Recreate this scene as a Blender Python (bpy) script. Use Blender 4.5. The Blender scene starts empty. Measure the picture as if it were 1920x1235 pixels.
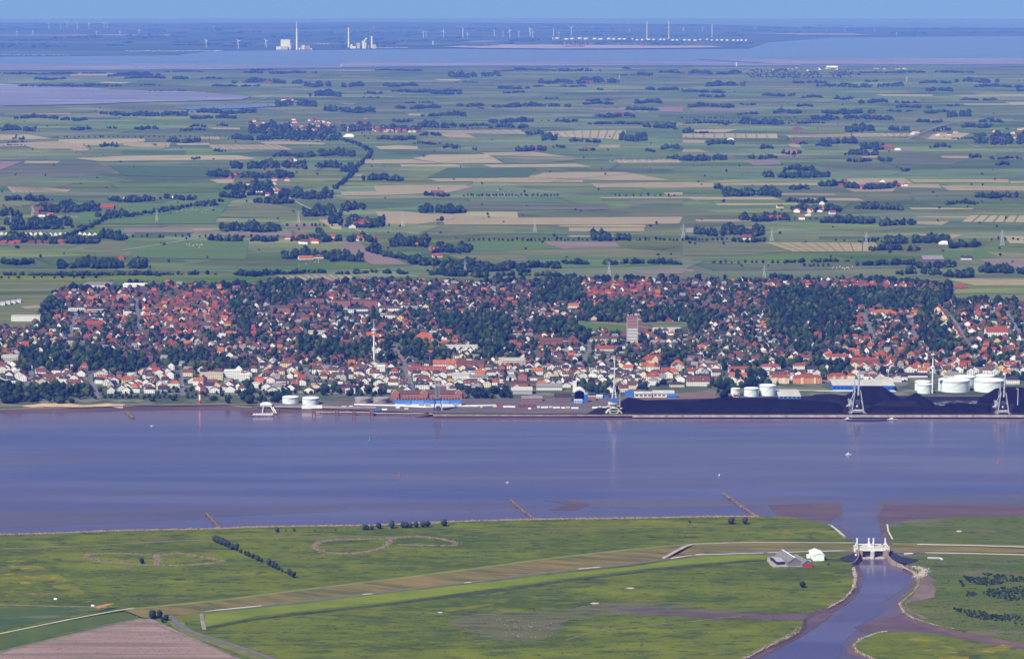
import bpy, bmesh, math, random
import numpy as np
from mathutils import Vector, Matrix
from mathutils.geometry import tessellate_polygon
R = math.radians
random.seed(7)
S = bpy.context.scene
COL = S.collection

# ---------------------------------------------------------------- camera, sky, sun, exposure
CAM_H = 650.0
F = 5000.0
PITCH = R(7.41)
RE = 7.4e6                     # earth radius with refraction
cd = bpy.data.cameras.new('camera'); cam = bpy.data.objects.new('camera', cd); COL.objects.link(cam)
cam.location = (0, 0, CAM_H); cam.rotation_euler = (R(90) - PITCH, 0, 0)
cd.sensor_width = 36; cd.lens = F / 1920 * 36; cd.clip_start = 5; cd.clip_end = 250000
S.camera = cam
SUN_EL, SUN_AZ = 47.0, 222.0   # azimuth clockwise from +Y
W = bpy.data.worlds.new('World'); S.world = W; W.use_nodes = True
wn, wl = W.node_tree.nodes, W.node_tree.links
sky = wn.new('ShaderNodeTexSky'); sky.sky_type = 'NISHITA'; sky.sun_disc = False
sky.sun_elevation = R(SUN_EL); sky.sun_rotation = R(SUN_AZ); sky.altitude = 100
sky.air_density = 1.0; sky.dust_density = 0.1; sky.ozone_density = 7.5
tc = wn.new('ShaderNodeTexCoord'); mx = wn.new('ShaderNodeVectorMath'); mx.operation = 'MAXIMUM'
mx.inputs[1].default_value = (-2, -2, 0.12)
wl.new(tc.outputs['Generated'], mx.inputs[0]); wl.new(mx.outputs[0], sky.inputs['Vector'])
bg = wn['Background']; bg.inputs['Strength'].default_value = 0.052
wl.new(sky.outputs[0], bg.inputs[0])
sl = bpy.data.lights.new('sun', 'SUN'); sl.energy = 5.0; sl.angle = R(0.5); sl.color = (1.0, 0.96, 0.92)
so = bpy.data.objects.new('sun', sl); COL.objects.link(so)
e, a = R(SUN_EL), R(SUN_AZ)
so.rotation_euler = Vector((math.sin(a)*math.cos(e), math.cos(a)*math.cos(e), math.sin(e))).to_track_quat('Z', 'Y').to_euler()
S.view_settings.view_transform = 'Standard'; S.view_settings.look = 'None'
S.view_settings.exposure = 0.34; S.view_settings.gamma = 1.0; S.view_settings.use_curve_mapping = False
S.cycles.max_bounces = 5; S.cycles.diffuse_bounces = 2; S.cycles.glossy_bounces = 2; S.cycles.volume_bounces = 1
S.cycles.transparent_max_bounces = 4; S.cycles.use_denoising = True
S.cycles.sample_clamp_indirect = 4

_ON = 'zeroth first second third fourth fifth sixth seventh eighth ninth tenth eleventh twelfth thirteenth fourteenth fifteenth sixteenth seventeenth eighteenth nineteenth'.split()
_CA = 'zero one two three four five six seven eight nine ten eleven twelve thirteen fourteen fifteen sixteen seventeen eighteen nineteen'.split()
_TE = '. . twenty thirty forty fifty sixty seventy eighty ninety'.split()
def ordinal(n):
    if n < 20: return _ON[n]
    return _TE[n//10]+'-'+_ON[n % 10] if n % 10 else _TE[n//10][:-1]+'ieth'
def words_of(n):
    if n < 20: return _CA[n]
    if n < 100: return _TE[n//10]+('-'+_CA[n % 10] if n % 10 else '')
    return (_CA[n//100] if n >= 200 else 'one')+'-hundred'+('-'+words_of(n % 100) if n % 100 else '')
# ---------------------------------------------------------------- photograph pixel -> point of the ground
CP, SP = math.cos(PITCH), math.sin(PITCH)
def gz(x, y): return -(x*x + y*y) / (2*RE)
def G(px, py, z=3.0):
    dx, dy, dz = (px-960)/F, 1.0, -(py-617.5)/F
    X, Y, Z = dx, dy*CP + dz*SP, -dy*SP + dz*CP
    q = (X*X + Y*Y) / (2*RE)                # H + tZ = z - t^2 q
    h = CAM_H - z
    disc = Z*Z - 4*q*h
    t = (-Z - math.sqrt(max(disc, 0.0))) / (2*q)
    x, y = t*X, t*Y
    return Vector((x, y, z + gz(x, y)))
def P(x, y, z):                              # world -> photograph pixel
    z = z + gz(x, y) - CAM_H
    yy = y*CP - z*SP; zz = y*SP + z*CP
    return 960 + F*x/yy, 617.5 - F*zz/yy
def V(x, y, z=3.0): return Vector((x, y, z + gz(x, y)))

# ---------------------------------------------------------------- materials
MATS = {}
def mat(name, col, rough=0.85, var=0.0, scale=0.05, col2=None, stretch=(1, 1, 1), detail=4, metal=0.0, bump=0.0, bscale=1.0, spec=None, rot=0.0, lo=0.35, hi=0.65, coord='pos'):
    if name in MATS: return MATS[name]
    m = bpy.data.materials.new(name); m.use_nodes = True; MATS[name] = m
    n, l = m.node_tree.nodes, m.node_tree.links
    b = n['Principled BSDF']; b.inputs['Roughness'].default_value = rough; b.inputs['Metallic'].default_value = metal
    b.inputs['Specular IOR Level'].default_value = 0.04 if spec is None else spec
    b.inputs['Base Color'].default_value = (*col, 1)
    if col2 is None and var > 0: col2 = tuple(c*(1-var) for c in col); col = tuple(min(1, c*(1+var*0.6)) for c in col)
    if coord == 'obj':
        g = n.new('ShaderNodeTexCoord'); src = g.outputs['Object']
    else:
        g = n.new('ShaderNodeNewGeometry'); src = g.outputs['Position']
    mp = n.new('ShaderNodeMapping'); mp.inputs['Scale'].default_value = [s*scale for s in stretch]; mp.inputs['Rotation'].default_value = (0, 0, rot)
    l.new(src, mp.inputs['Vector'])
    if col2 is not None:
        t = n.new('ShaderNodeTexNoise'); t.inputs['Scale'].default_value = 1; t.inputs['Detail'].default_value = detail; t.inputs['Roughness'].default_value = 0.65
        l.new(mp.outputs[0], t.inputs['Vector'])
        r = n.new('ShaderNodeValToRGB'); r.color_ramp.elements[0].position = lo; r.color_ramp.elements[1].position = hi
        r.color_ramp.elements[0].color = (*col2, 1); r.color_ramp.elements[1].color = (*col, 1)
        l.new(t.outputs['Fac'], r.inputs[0]); l.new(r.outputs[0], b.inputs['Base Color'])
    if bump > 0:
        t2 = n.new('ShaderNodeTexNoise'); t2.inputs['Scale'].default_value = bscale; t2.inputs['Detail'].default_value = 3
        l.new(src, t2.inputs['Vector'])
        bp = n.new('ShaderNodeBump'); bp.inputs['Strength'].default_value = 1; bp.inputs['Distance'].default_value = bump
        l.new(t2.outputs['Fac'], bp.inputs['Height']); l.new(bp.outputs[0], b.inputs['Normal'])
    return m
def layered(name, base, layers, rough=0.95, bump=0.0, bscale=0.3, spec=0.0, plots=None):
    """base colour, then (colour, noise scale, stretch, low, high, rotation, strength) patches mixed over it"""
    m = bpy.data.materials.new(name); m.use_nodes = True; MATS[name] = m
    n, l = m.node_tree.nodes, m.node_tree.links
    b = n['Principled BSDF']; b.inputs['Roughness'].default_value = rough; b.inputs['Specular IOR Level'].default_value = spec
    g = n.new('ShaderNodeNewGeometry'); cur = None
    for k, (c, sc, st, lo, hi, rot, stg) in enumerate(layers):
        mp = n.new('ShaderNodeMapping'); mp.inputs['Scale'].default_value = [s*sc for s in st]; mp.inputs['Rotation'].default_value = (0, 0, rot); mp.inputs['Location'].default_value = (k*13.7, k*7.1, 0)
        l.new(g.outputs['Position'], mp.inputs['Vector'])
        t = n.new('ShaderNodeTexNoise'); t.inputs['Scale'].default_value = 1; t.inputs['Detail'].default_value = 5; t.inputs['Roughness'].default_value = 0.62
        l.new(mp.outputs[0], t.inputs['Vector'])
        mr = n.new('ShaderNodeMapRange'); mr.inputs['From Min'].default_value = lo; mr.inputs['From Max'].default_value = hi; mr.inputs['To Max'].default_value = stg
        l.new(t.outputs['Fac'], mr.inputs['Value'])
        mxn = n.new('ShaderNodeMix'); mxn.data_type = 'RGBA'
        l.new(mr.outputs[0], mxn.inputs['Factor'])
        if cur is None: mxn.inputs[6].default_value = (*base, 1)
        else: l.new(cur, mxn.inputs[6])
        mxn.inputs[7].default_value = (*c, 1); cur = mxn.outputs[2]
    for (sc, st, rot, rnd_, edge) in (plots or ()):      # fenced plots: each cell its own tint, a ditch along its edge
        mp = n.new('ShaderNodeMapping'); mp.inputs['Scale'].default_value = [s*sc for s in st]; mp.inputs['Rotation'].default_value = (0, 0, rot)
        l.new(g.outputs['Position'], mp.inputs['Vector'])
        vc = n.new('ShaderNodeTexVoronoi'); vc.voronoi_dimensions = '2D'; vc.inputs['Scale'].default_value = 1; vc.inputs['Randomness'].default_value = rnd_
        ve = n.new('ShaderNodeTexVoronoi'); ve.voronoi_dimensions = '2D'; ve.feature = 'DISTANCE_TO_EDGE'; ve.inputs['Scale'].default_value = 1; ve.inputs['Randomness'].default_value = rnd_
        l.new(mp.outputs[0], vc.inputs['Vector']); l.new(mp.outputs[0], ve.inputs['Vector'])
        hs = n.new('ShaderNodeHueSaturation'); sp_ = n.new('ShaderNodeSeparateColor'); l.new(vc.outputs['Color'], sp_.inputs[0])
        for k, (lo, hi) in ((0, (0.475, 0.515)), (1, (0.8, 1.12)), (2, (0.82, 1.3))):
            mr = n.new('ShaderNodeMapRange'); mr.inputs['To Min'].default_value = lo; mr.inputs['To Max'].default_value = hi
            l.new(sp_.outputs[k], mr.inputs['Value']); l.new(mr.outputs[0], hs.inputs[('Hue', 'Saturation', 'Value')[k]])
        l.new(cur, hs.inputs['Color'])
        mr = n.new('ShaderNodeMapRange'); mr.inputs['From Max'].default_value = edge; mr.inputs['To Min'].default_value = 0.62
        l.new(ve.outputs['Distance'], mr.inputs['Value'])
        mm = n.new('ShaderNodeMix'); mm.data_type = 'RGBA'; mm.blend_type = 'MULTIPLY'; mm.inputs['Factor'].default_value = 1
        l.new(hs.outputs[0], mm.inputs[6]); l.new(mr.outputs[0], mm.inputs[7]); cur = mm.outputs[2]
    l.new(cur, b.inputs['Base Color'])
    if bump > 0:
        t2 = n.new('ShaderNodeTexNoise'); t2.inputs['Scale'].default_value = bscale; t2.inputs['Detail'].default_value = 3
        l.new(g.outputs['Position'], t2.inputs['Vector'])
        bp = n.new('ShaderNodeBump'); bp.inputs['Strength'].default_value = 1; bp.inputs['Distance'].default_value = bump
        l.new(t2.outputs['Fac'], bp.inputs['Height']); l.new(bp.outputs[0], b.inputs['Normal'])
    return m
def water_mat(name, col, rough, bump, sc, var=None, spec=0.5, shore=False):
    m = bpy.data.materials.new(name); m.use_nodes = True; MATS[name] = m
    n, l = m.node_tree.nodes, m.node_tree.links
    b = n['Principled BSDF']; b.inputs['Roughness'].default_value = rough; b.inputs['IOR'].default_value = 1.33; b.inputs['Specular IOR Level'].default_value = spec
    g = n.new('ShaderNodeNewGeometry')
    mp = n.new('ShaderNodeMapping'); mp.inputs['Scale'].default_value = (0.0012, 0.006, 1)
    l.new(g.outputs['Position'], mp.inputs['Vector'])
    t = n.new('ShaderNodeTexNoise'); t.inputs['Scale'].default_value = 1; t.inputs['Detail'].default_value = 6
    l.new(mp.outputs[0], t.inputs['Vector'])
    r = n.new('ShaderNodeValToRGB'); r.color_ramp.elements[0].position = 0.35; r.color_ramp.elements[1].position = 0.65
    r.color_ramp.elements[0].color = (*(var or col), 1); r.color_ramp.elements[1].color = (*col, 1)
    l.new(t.outputs['Fac'], r.inputs[0]); l.new(r.outputs[0], b.inputs['Base Color'])
    if shore:      # far-bank silt with the reflection below the quay painted in, and long current streaks
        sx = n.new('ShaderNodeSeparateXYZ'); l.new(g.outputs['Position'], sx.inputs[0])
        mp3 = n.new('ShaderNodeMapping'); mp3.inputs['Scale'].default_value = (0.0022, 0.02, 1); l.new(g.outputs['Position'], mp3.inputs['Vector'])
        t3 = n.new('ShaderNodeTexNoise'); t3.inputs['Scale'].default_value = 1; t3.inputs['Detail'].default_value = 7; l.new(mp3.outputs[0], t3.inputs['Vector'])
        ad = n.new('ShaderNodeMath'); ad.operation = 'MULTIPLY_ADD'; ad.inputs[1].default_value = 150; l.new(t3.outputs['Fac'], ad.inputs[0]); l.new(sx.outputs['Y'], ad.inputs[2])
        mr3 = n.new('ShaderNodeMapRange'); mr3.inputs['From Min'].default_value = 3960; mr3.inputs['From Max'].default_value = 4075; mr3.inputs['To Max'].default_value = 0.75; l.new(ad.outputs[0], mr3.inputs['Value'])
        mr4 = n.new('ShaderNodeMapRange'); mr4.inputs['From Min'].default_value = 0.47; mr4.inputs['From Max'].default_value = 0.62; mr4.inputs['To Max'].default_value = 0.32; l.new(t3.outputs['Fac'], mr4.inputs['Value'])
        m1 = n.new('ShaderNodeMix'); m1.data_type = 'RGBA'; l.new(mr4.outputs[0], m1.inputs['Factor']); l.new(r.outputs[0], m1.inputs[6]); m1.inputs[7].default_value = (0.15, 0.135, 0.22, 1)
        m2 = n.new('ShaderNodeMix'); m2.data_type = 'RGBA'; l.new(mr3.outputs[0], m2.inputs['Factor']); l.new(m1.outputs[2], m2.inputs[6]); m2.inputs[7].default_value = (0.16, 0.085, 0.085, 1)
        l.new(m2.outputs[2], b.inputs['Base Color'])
    t2 = n.new('ShaderNodeTexNoise'); t2.inputs['Scale'].default_value = sc; t2.inputs['Detail'].default_value = 4
    l.new(g.outputs['Position'], t2.inputs['Vector'])
    bp = n.new('ShaderNodeBump'); bp.inputs['Strength'].default_value = 1; bp.inputs['Distance'].default_value = bump
    l.new(t2.outputs['Fac'], bp.inputs['Height']); l.new(bp.outputs[0], b.inputs['Normal'])
    return m

# ---------------------------------------------------------------- mesh and object helpers
class MB:
    def __init__(s): s.v = []; s.f = []; s.m = []
    def add(s, vs, fs, mi=0):
        o = len(s.v); s.v.extend(vs); s.f.extend([tuple(i+o for i in f) for f in fs]); s.m.extend([mi]*len(fs)); return s
    def box(s, x0, x1, y0, y1, z0, z1, mi=0):
        vs = [(x, y, z) for z in (z0, z1) for (x, y) in ((x0, y0), (x1, y0), (x1, y1), (x0, y1))]
        return s.add(vs, [(3, 2, 1, 0), (4, 5, 6, 7), (0, 1, 5, 4), (1, 2, 6, 5), (2, 3, 7, 6), (3, 0, 4, 7)], mi)
    def tube(s, p, q, r0, r1=None, n=8, mi=0, caps=True):
        r1 = r0 if r1 is None else r1
        p, q = Vector(p), Vector(q); d = (q-p).normalized()
        u = d.orthogonal().normalized(); w = d.cross(u); vs = []
        for c, r in ((p, r0), (q, r1)):
            for k in range(n):
                t = 2*math.pi*(k+0.5)/n; vs.append(tuple(c + u*(r*math.cos(t)) + w*(r*math.sin(t))))
        fs = [(k, (k+1) % n, n+(k+1) % n, n+k) for k in range(n)]
        if caps: fs += [tuple(range(n-1, -1, -1)), tuple(range(n, 2*n))]
        return s.add(vs, fs, mi)
    def lathe(s, prof, n=32, mi=0, c=(0, 0, 0)):
        vs = []; fs = []
        for r, z in prof:
            for k in range(n):
                t = 2*math.pi*k/n; vs.append((c[0]+r*math.cos(t), c[1]+r*math.sin(t), c[2]+z))
        for j in range(len(prof)-1):
            for k in range(n): fs.append((j*n+k, j*n+(k+1) % n, (j+1)*n+(k+1) % n, (j+1)*n+k))
        fs.append(tuple((len(prof)-1)*n+k for k in range(n)))
        return s.add(vs, fs, mi)
    def mesh(s, name, mats):
        me = bpy.data.meshes.new(name); me.from_pydata(s.v, [], s.f)
        for m in (mats if isinstance(mats, (list, tuple)) else [mats]): me.materials.append(m)
        if any(s.m): me.polygons.foreach_set('material_index', s.m)
        me.update(); return me
def link(name, me, parent=None, loc=None, rz=0.0):
    o = bpy.data.objects.new(name, me); COL.objects.link(o)
    if parent is not None: o.parent = parent
    if loc is not None: o.location = loc
    if rz: o.rotation_euler = (0, 0, rz)
    return o
def tag(o, label=None, cat=None, group=None, kind=None):
    for k, v in (('label', label), ('category', cat), ('group', group), ('kind', kind)):
        if v: o[k] = v
    return o
def thing(name, label, cat, loc, rz=0.0, group=None):
    o = bpy.data.objects.new(name, None); COL.objects.link(o); o.location = loc; o.rotation_euler = (0, 0, rz); o.empty_display_size = 2
    return tag(o, label, cat, group)
def struct(name, me): return tag(link(name, me), kind='structure')

def cut_sheet(pts, zoff, cellx=1000.0, celly=1000.0, ys=None, noise=None):
    """flat outline (world x,y) -> tessellated sheet that follows the curve of the earth"""
    bm = bmesh.new()
    vs = [bm.verts.new((x, y, 0)) for x, y in pts]
    tris = tessellate_polygon([[Vector((x, y, 0)) for x, y in pts]])
    for t in tris:
        try: bm.faces.new([vs[i] for i in t])
        except ValueError: pass
    xs_ = [p[0] for p in pts]; ys_ = [p[1] for p in pts]
    k = math.floor(min(xs_)/cellx)+1
    while k*cellx < max(xs_):
        bmesh.ops.bisect_plane(bm, geom=bm.verts[:]+bm.edges[:]+bm.faces[:], plane_co=(k*cellx, 0, 0), plane_no=(1, 0, 0)); k += 1
    if ys is None:
        ys = []; k = math.floor(min(ys_)/celly)+1
        while k*celly < max(ys_): ys.append(k*celly); k += 1
    for y in ys:
        if min(ys_) < y < max(ys_):
            bmesh.ops.bisect_plane(bm, geom=bm.verts[:]+bm.edges[:]+bm.faces[:], plane_co=(0, y, 0), plane_no=(0, 1, 0))
    for v in bm.verts: v.co.z = zoff + gz(v.co.x, v.co.y)
    bmesh.ops.recalc_face_normals(bm, faces=bm.faces)
    for f in bm.faces:
        if f.normal.z < 0: f.normal_flip()
    me = bpy.data.meshes.new('sheet'); bm.to_mesh(me); bm.free(); return me
def rough_outline(pts, step, amp, closed=True, rnd=random):
    out = []; n = len(pts)
    for i in range(n if closed else n-1):
        a, b = pts[i], pts[(i+1) % n]; L = math.hypot(b[0]-a[0], b[1]-a[1]); k = max(1, min(60, int(L/step)))
        for j in range(k):
            t = j/k; w = amp if j else amp*0.3
            out.append((a[0]+(b[0]-a[0])*t + rnd.uniform(-w, w), a[1]+(b[1]-a[1])*t + rnd.uniform(-w, w)))
    if not closed: out.append(pts[-1])
    return out
def wpts(px, z=3.0): return [tuple(G(x, y, z)[:2]) for x, y in px]
LAYER = [0]
def sheet(name, px, m, z=3.0, off=None, rough=None, kind='structure', wp=None):
    pts = wp or wpts(px, z)
    d = sum(p[1] for p in pts)/len(pts)
    if off is None:
        LAYER[0] = (LAYER[0]+1) % 9; off = 0.06*(1+LAYER[0])
    o = off*max(1.0, d/4000.0)
    if rough: pts = rough_outline(pts, *rough)
    c = 1000.0 if d < 9000 else 2500.0
    me = cut_sheet(pts, z+o, c, c); me.materials.append(m)
    return tag(link(name, me), kind=kind)
def ribbon(name, px, width, m, z=3.0, off=0.4, wp=None, kind='structure', sub=25.0):
    pts = [Vector((*p, 0)) for p in (wp or wpts(px, z))]
    q = []
    for a_, b_ in zip(pts, pts[1:]):
        k = max(1, int((b_-a_).length/sub))
        q += [a_.lerp(b_, j/k) for j in range(k)]
    q.append(pts[-1])
    for _ in range(2): q = [q[0]] + [(q[i-1]+q[i]*2+q[i+1])/4 for i in range(1, len(q)-1)] + [q[-1]]
    mb = MB(); vs = []
    for i, p in enumerate(q):
        d = (q[min(i+1, len(q)-1)] - q[max(i-1, 0)]).normalized(); nrm = Vector((-d.y, d.x, 0))
        w = width(i/(len(q)-1)) if callable(width) else width
        for s_ in (-1, 1):
            r = p + nrm*(s_*w/2); vs.append((r.x, r.y, z+off*max(1, r.y/4000)+gz(r.x, r.y)))
    mb.add(vs, [(2*i, 2*i+1, 2*i+3, 2*i+2) for i in range(len(q)-1)])
    me = mb.mesh(name, m)
    return tag(link(name, me), kind=kind)
def inside(x, y, poly):
    c = False; j = len(poly)-1
    for i in range(len(poly)):
        xi, yi = poly[i]; xj, yj = poly[j]
        if (yi > y) != (yj > y) and x < (xj-xi)*(y-yi)/(yj-yi)+xi: c = not c
        j = i
    return c

# ================================================================ GROUND
G_far = layered('farmland', (0.085, 0.125, 0.022), [
    ((0.12, 0.155, 0.028), 0.0025, (0.35, 1.4, 1), 0.45, 0.6, 0.1, 0.9),
    ((0.062, 0.1, 0.022), 0.006, (0.3, 1.2, 1), 0.48, 0.58, -0.12, 0.8),
    ((0.12, 0.13, 0.06), 0.0016, (0.5, 2.2, 1), 0.56, 0.66, 0.05, 0.6),
    ((0.03, 0.06, 0.03), 0.02, (0.12, 1.5, 1), 0.60, 0.66, 0.04, 0.7),
    ((0.12, 0.14, 0.05), 0.03, (0.3, 1.2, 1), 0.54, 0.64, 0.3, 0.5)],
    plots=[(0.0022, (0.55, 1.0, 1), 0.12, 0.75, 0.012), (0.006, (0.5, 1.3, 1), -0.1, 0.8, 0.02)])
mud = mat('river_mud', (0.13, 0.08, 0.072), 0.45, col2=(0.08, 0.048, 0.052), scale=0.02, stretch=(0.3, 1.5, 1), bump=0.15, bscale=0.15, spec=0.45)
mudwet = mat('wet_mud', (0.12, 0.075, 0.09), 0.2, col2=(0.08, 0.055, 0.08), scale=0.008, stretch=(0.25, 2, 1), bump=0.1, bscale=0.2, spec=0.5)
sand = mat('beach_sand', (0.52, 0.36, 0.2), var=0.2, scale=0.05)
sandg = mat('beach_grass', (0.17, 0.15, 0.07), var=0.35, scale=0.05, stretch=(0.5, 1.5, 1))
WEST = [(-2500, 775), (-300, 772), (0, 770), (100, 768), (230, 765), (330, 762.5), (430, 763), (480, 768), (520, 766), (560, 768), (620, 770), (700, 772), (800, 776), (812, 780), (1100, 782), (2300, 784), (4500, 784)]
wsh = wpts(WEST, 0.0)
FARY = 112000.0
def make_ground():
    ys = [4100, 4400, 4800, 5300, 6000, 6800, 7600, 8500, 9500, 11000, 12500] + list(range(14000, 112000, 2500))
    pts = [(x, y) for x, y in wsh] + [(26000.0, FARY*0.62), (38000.0, FARY), (-38000.0, FARY), (-26000.0, FARY*0.62)]
    me = cut_sheet(pts, 3.0, 2500.0, ys=ys); me.materials.append(G_far)
    return me
struct('ground', make_ground())
struct('river_bed', (lambda me: (me.materials.append(mud), me)[1])(cut_sheet([(-3500, 1000), (3500, 1000), (3500, 4300), (-3500, 4300)], -2.5)))
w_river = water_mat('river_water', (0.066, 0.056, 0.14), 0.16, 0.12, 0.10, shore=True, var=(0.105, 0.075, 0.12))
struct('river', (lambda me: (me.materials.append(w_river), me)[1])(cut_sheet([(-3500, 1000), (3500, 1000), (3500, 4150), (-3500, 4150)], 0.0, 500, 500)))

def skirt(name, wp, z0, z1, out, m, mi_noise=2.0):
    """a sloping bank along an open outline, falling outwards from z0 to z1"""
    q = [Vector((*p, 0)) for p in wp]; vs = []; n = len(q)
    for i, p in enumerate(q):
        d = (q[min(i+1, n-1)] - q[max(i-1, 0)]).normalized(); nr = Vector((d.y, -d.x, 0))
        o = out(p) if callable(out) else out
        r = p + nr*(o + random.uniform(-mi_noise, mi_noise)*min(1, o/10)) if o > 0.01 else p
        vs.append((p.x, p.y, z0+gz(p.x, p.y))); vs.append((r.x, r.y, z1+gz(r.x, r.y)))
    mb = MB().add(vs, [(2*i, 2*i+2, 2*i+3, 2*i+1) for i in range(n-1)])
    return struct(name, mb.mesh(name, m))
bank = rough_outline(wsh[:14], 20, 1.0, closed=False)
skirt('river_beach', bank, 3.0, -0.6, 34.0, mud, 6)
skirt('shore_line', [(x, y+1.0) for x, y in bank], 3.12, 1.9, 9.0, mat('pale_shingle', (0.5, 0.43, 0.36), var=0.2, scale=0.1), 2)

# ---- east bank: marsh meadows
MEAD = [
    ((0.06, 0.084, 0.008), 0.006, (0.7, 1.5, 1), 0.42, 0.6, 0.1, 0.9),
    ((0.17, 0.185, 0.006), 0.011, (0.6, 1.3, 1), 0.5, 0.66, 0.0, 0.8),
    ((0.048, 0.07, 0.016), 0.03, (0.5, 1.3, 1), 0.50, 0.64, 0.2, 0.8),
    ((0.13, 0.155, 0.008), 0.07, (0.5, 1.2, 1), 0.52, 0.64, 0.0, 0.7),
    ((0.028, 0.045, 0.014), 0.13, (0.45, 1.0, 1), 0.56, 0.66, 0.0, 0.8),
    ((0.13, 0.105, 0.045), 0.010, (0.5, 2.0, 1), 0.60, 0.70, 0.1, 0.7),
    ((0.025, 0.04, 0.015), 0.35, (0.5, 0.9, 1), 0.60, 0.68, 0.0, 0.7)]
meadow = layered('meadow', (0.112, 0.134, 0.008), MEAD, bump=0.5, bscale=0.12)
mead_dull = layered('rough_pasture', (0.095, 0.112, 0.02), [
    ((0.065, 0.1, 0.014), 0.008, (0.6, 1.6, 1), 0.45, 0.6, 0.1, 0.9),
    ((0.15, 0.125, 0.075), 0.012, (0.5, 1.8, 1), 0.52, 0.66, 0.0, 0.8),
    ((0.11, 0.145, 0.012), 0.006, (0.8, 1.5, 1), 0.56, 0.68, 0.0, 0.8),
    ((0.035, 0.05, 0.016), 0.09, (0.5, 1.2, 1), 0.55, 0.66, 0.0, 0.8),
    ((0.03, 0.045, 0.016), 0.35, (0.5, 0.9, 1), 0.60, 0.68, 0.0, 0.6)], bump=0.5, bscale=0.12)
ZE = 2.5
L1 = [(-1500, 1006), (-300, 1004), (0, 1003), (100, 999), (230, 993), (330, 992), (400, 990), (470, 987), (560, 985), (700, 984), (860, 976), (1010, 972), (1200, 970), (1340, 967), (1480, 968), (1555, 981), (1580, 1003), (1600, 1016), (1607, 1030), (1609, 1045),
      (1600, 1052), (1594, 1068), (1600, 1082), (1597, 1102), (1580, 1122), (1545, 1140), (1518, 1147), (1508, 1158), (1504, 1172), (1494, 1184), (1452, 1204), (1395, 1232), (1350, 1262), (1250, 1340), (1100, 1600), (-1500, 1600)]
R1 = [(4000, 962), (2300, 965), (1920, 967), (1780, 969), (1700, 975), (1662, 984), (1662, 1000), (1672, 1016), (1668, 1028), (1667, 1045), (1690, 1052), (1712, 1062), (1720, 1080), (1716, 1098), (1700, 1114), (1687, 1130), (1696, 1148), (1722, 1163), (1760, 1175), (1830, 1190), (1920, 1206), (2300, 1240), (4000, 1340)]
R2 = [(4000, 1400), (2300, 1262), (1920, 1217), (1860, 1209), (1800, 1195), (1740, 1186), (1690, 1183), (1640, 1184), (1612, 1196), (1597, 1208), (1600, 1218), (1622, 1228), (1650, 1242), (1700, 1290), (1800, 1600), (4000, 1600)]
def land(name, px, m, open_from, open_to, out=7.0):
    wp = wpts(px, ZE)
    base = rough_outline(wp, 12, 1.3)
    me = cut_sheet(base, ZE, 400, 400); me.materials.append(m); o = struct(name, me)
    n = len(base); loop = base + base[:1]
    area = sum(loop[i][0]*loop[i+1][1]-loop[i+1][0]*loop[i][1] for i in range(n))
    lp = loop if area > 0 else loop[::-1]
    skirt('mud_bank', lp, ZE, -0.6, out, mud, 3)
    return o
land('marsh_meadow', L1, meadow, 0, 0, 6.0)
land('marsh_pasture', R1, mead_dull, 0, 0, 8.0)
land('creek_meadow', R2, meadow, 0, 0, 6.0)

# mud flats and creeks, low water
def mudflat(px, m, off, nm='mud_flat', rough=(14, 3.0)): return sheet(nm, px, m, z=0.0, off=off, rough=rough)
mudflat([(1425, 934), (1500, 932), (1583, 936), (1580, 955), (1583, 985), (1600, 1005), (1608, 1020), (1590, 1025), (1540, 985), (1400, 975)], mudwet, 0.05)
mudflat([(1640, 934), (1760, 928), (1960, 926), (2600, 924), (2600, 975), (1700, 980), (1668, 1020), (1655, 1012), (1640, 975), (1636, 950)], mudwet, 0.05)
mudflat([(1655, 945), (1920, 946), (2500, 944), (2500, 972), (1700, 978), (1672, 1016), (1655, 1000), (1645, 970)], mud, 0.12)
mudflat([(1440, 946), (1575, 944), (1578, 962), (1560, 975), (1480, 972), (1455, 962)], mud, 0.12)
mudflat([(1060, 936), (1400, 934), (1560, 937), (1575, 946), (1400, 948), (1200, 952), (1080, 950)], mudwet, 0.08)
mudflat([(640, 944), (960, 940), (1010, 948), (900, 955), (700, 955)], mudwet, 0.07)
mudflat([(-200, 965), (200, 956), (420, 951), (640, 946), (660, 956), (420, 968), (200, 980), (0, 990), (-200, 992)], mudwet, 0.08)
mudflat([(1015, 936), (1060, 940), (1110, 944), (1080, 956), (1030, 955), (1065, 946)], mud, 0.14)
sheet('mud_creek', [(1000, 1100), (1560, 1100), (1600, 1040), (1720, 1040), (1760, 1130), (2500, 1200), (2500, 1320), (1700, 1260), (1900, 1600), (1000, 1600)], mudwet, z=0.0, off=0.07)
sheet('mud_flat', [(1700, 1165), (1830, 1190), (2400, 1250), (2400, 1275), (1860, 1213), (1740, 1190), (1660, 1180)], mud, z=0.0, off=0.13, rough=(10, 2))
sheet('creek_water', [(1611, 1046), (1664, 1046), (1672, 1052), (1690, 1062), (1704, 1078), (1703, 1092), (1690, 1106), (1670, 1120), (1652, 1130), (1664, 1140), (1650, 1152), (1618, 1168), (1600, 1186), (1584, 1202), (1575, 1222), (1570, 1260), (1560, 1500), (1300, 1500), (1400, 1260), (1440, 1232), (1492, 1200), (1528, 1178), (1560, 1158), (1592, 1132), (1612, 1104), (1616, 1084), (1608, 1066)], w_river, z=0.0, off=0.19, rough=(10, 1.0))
sheet('mud_flat', [(1700, 1150), (1660, 1160), (1600, 1176), (1620, 1184), (1690, 1184), (1740, 1176)], mud, z=0.0, off=0.24, rough=(10, 2))
sheet('mud_flat', [(1440, 1165), (1510, 1160), (1560, 1150), (1530, 1176), (1490, 1200), (1420, 1234), (1400, 1234), (1490, 1186), (1505, 1174)], mud, z=0.0, off=0.26, rough=(10, 2))
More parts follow.
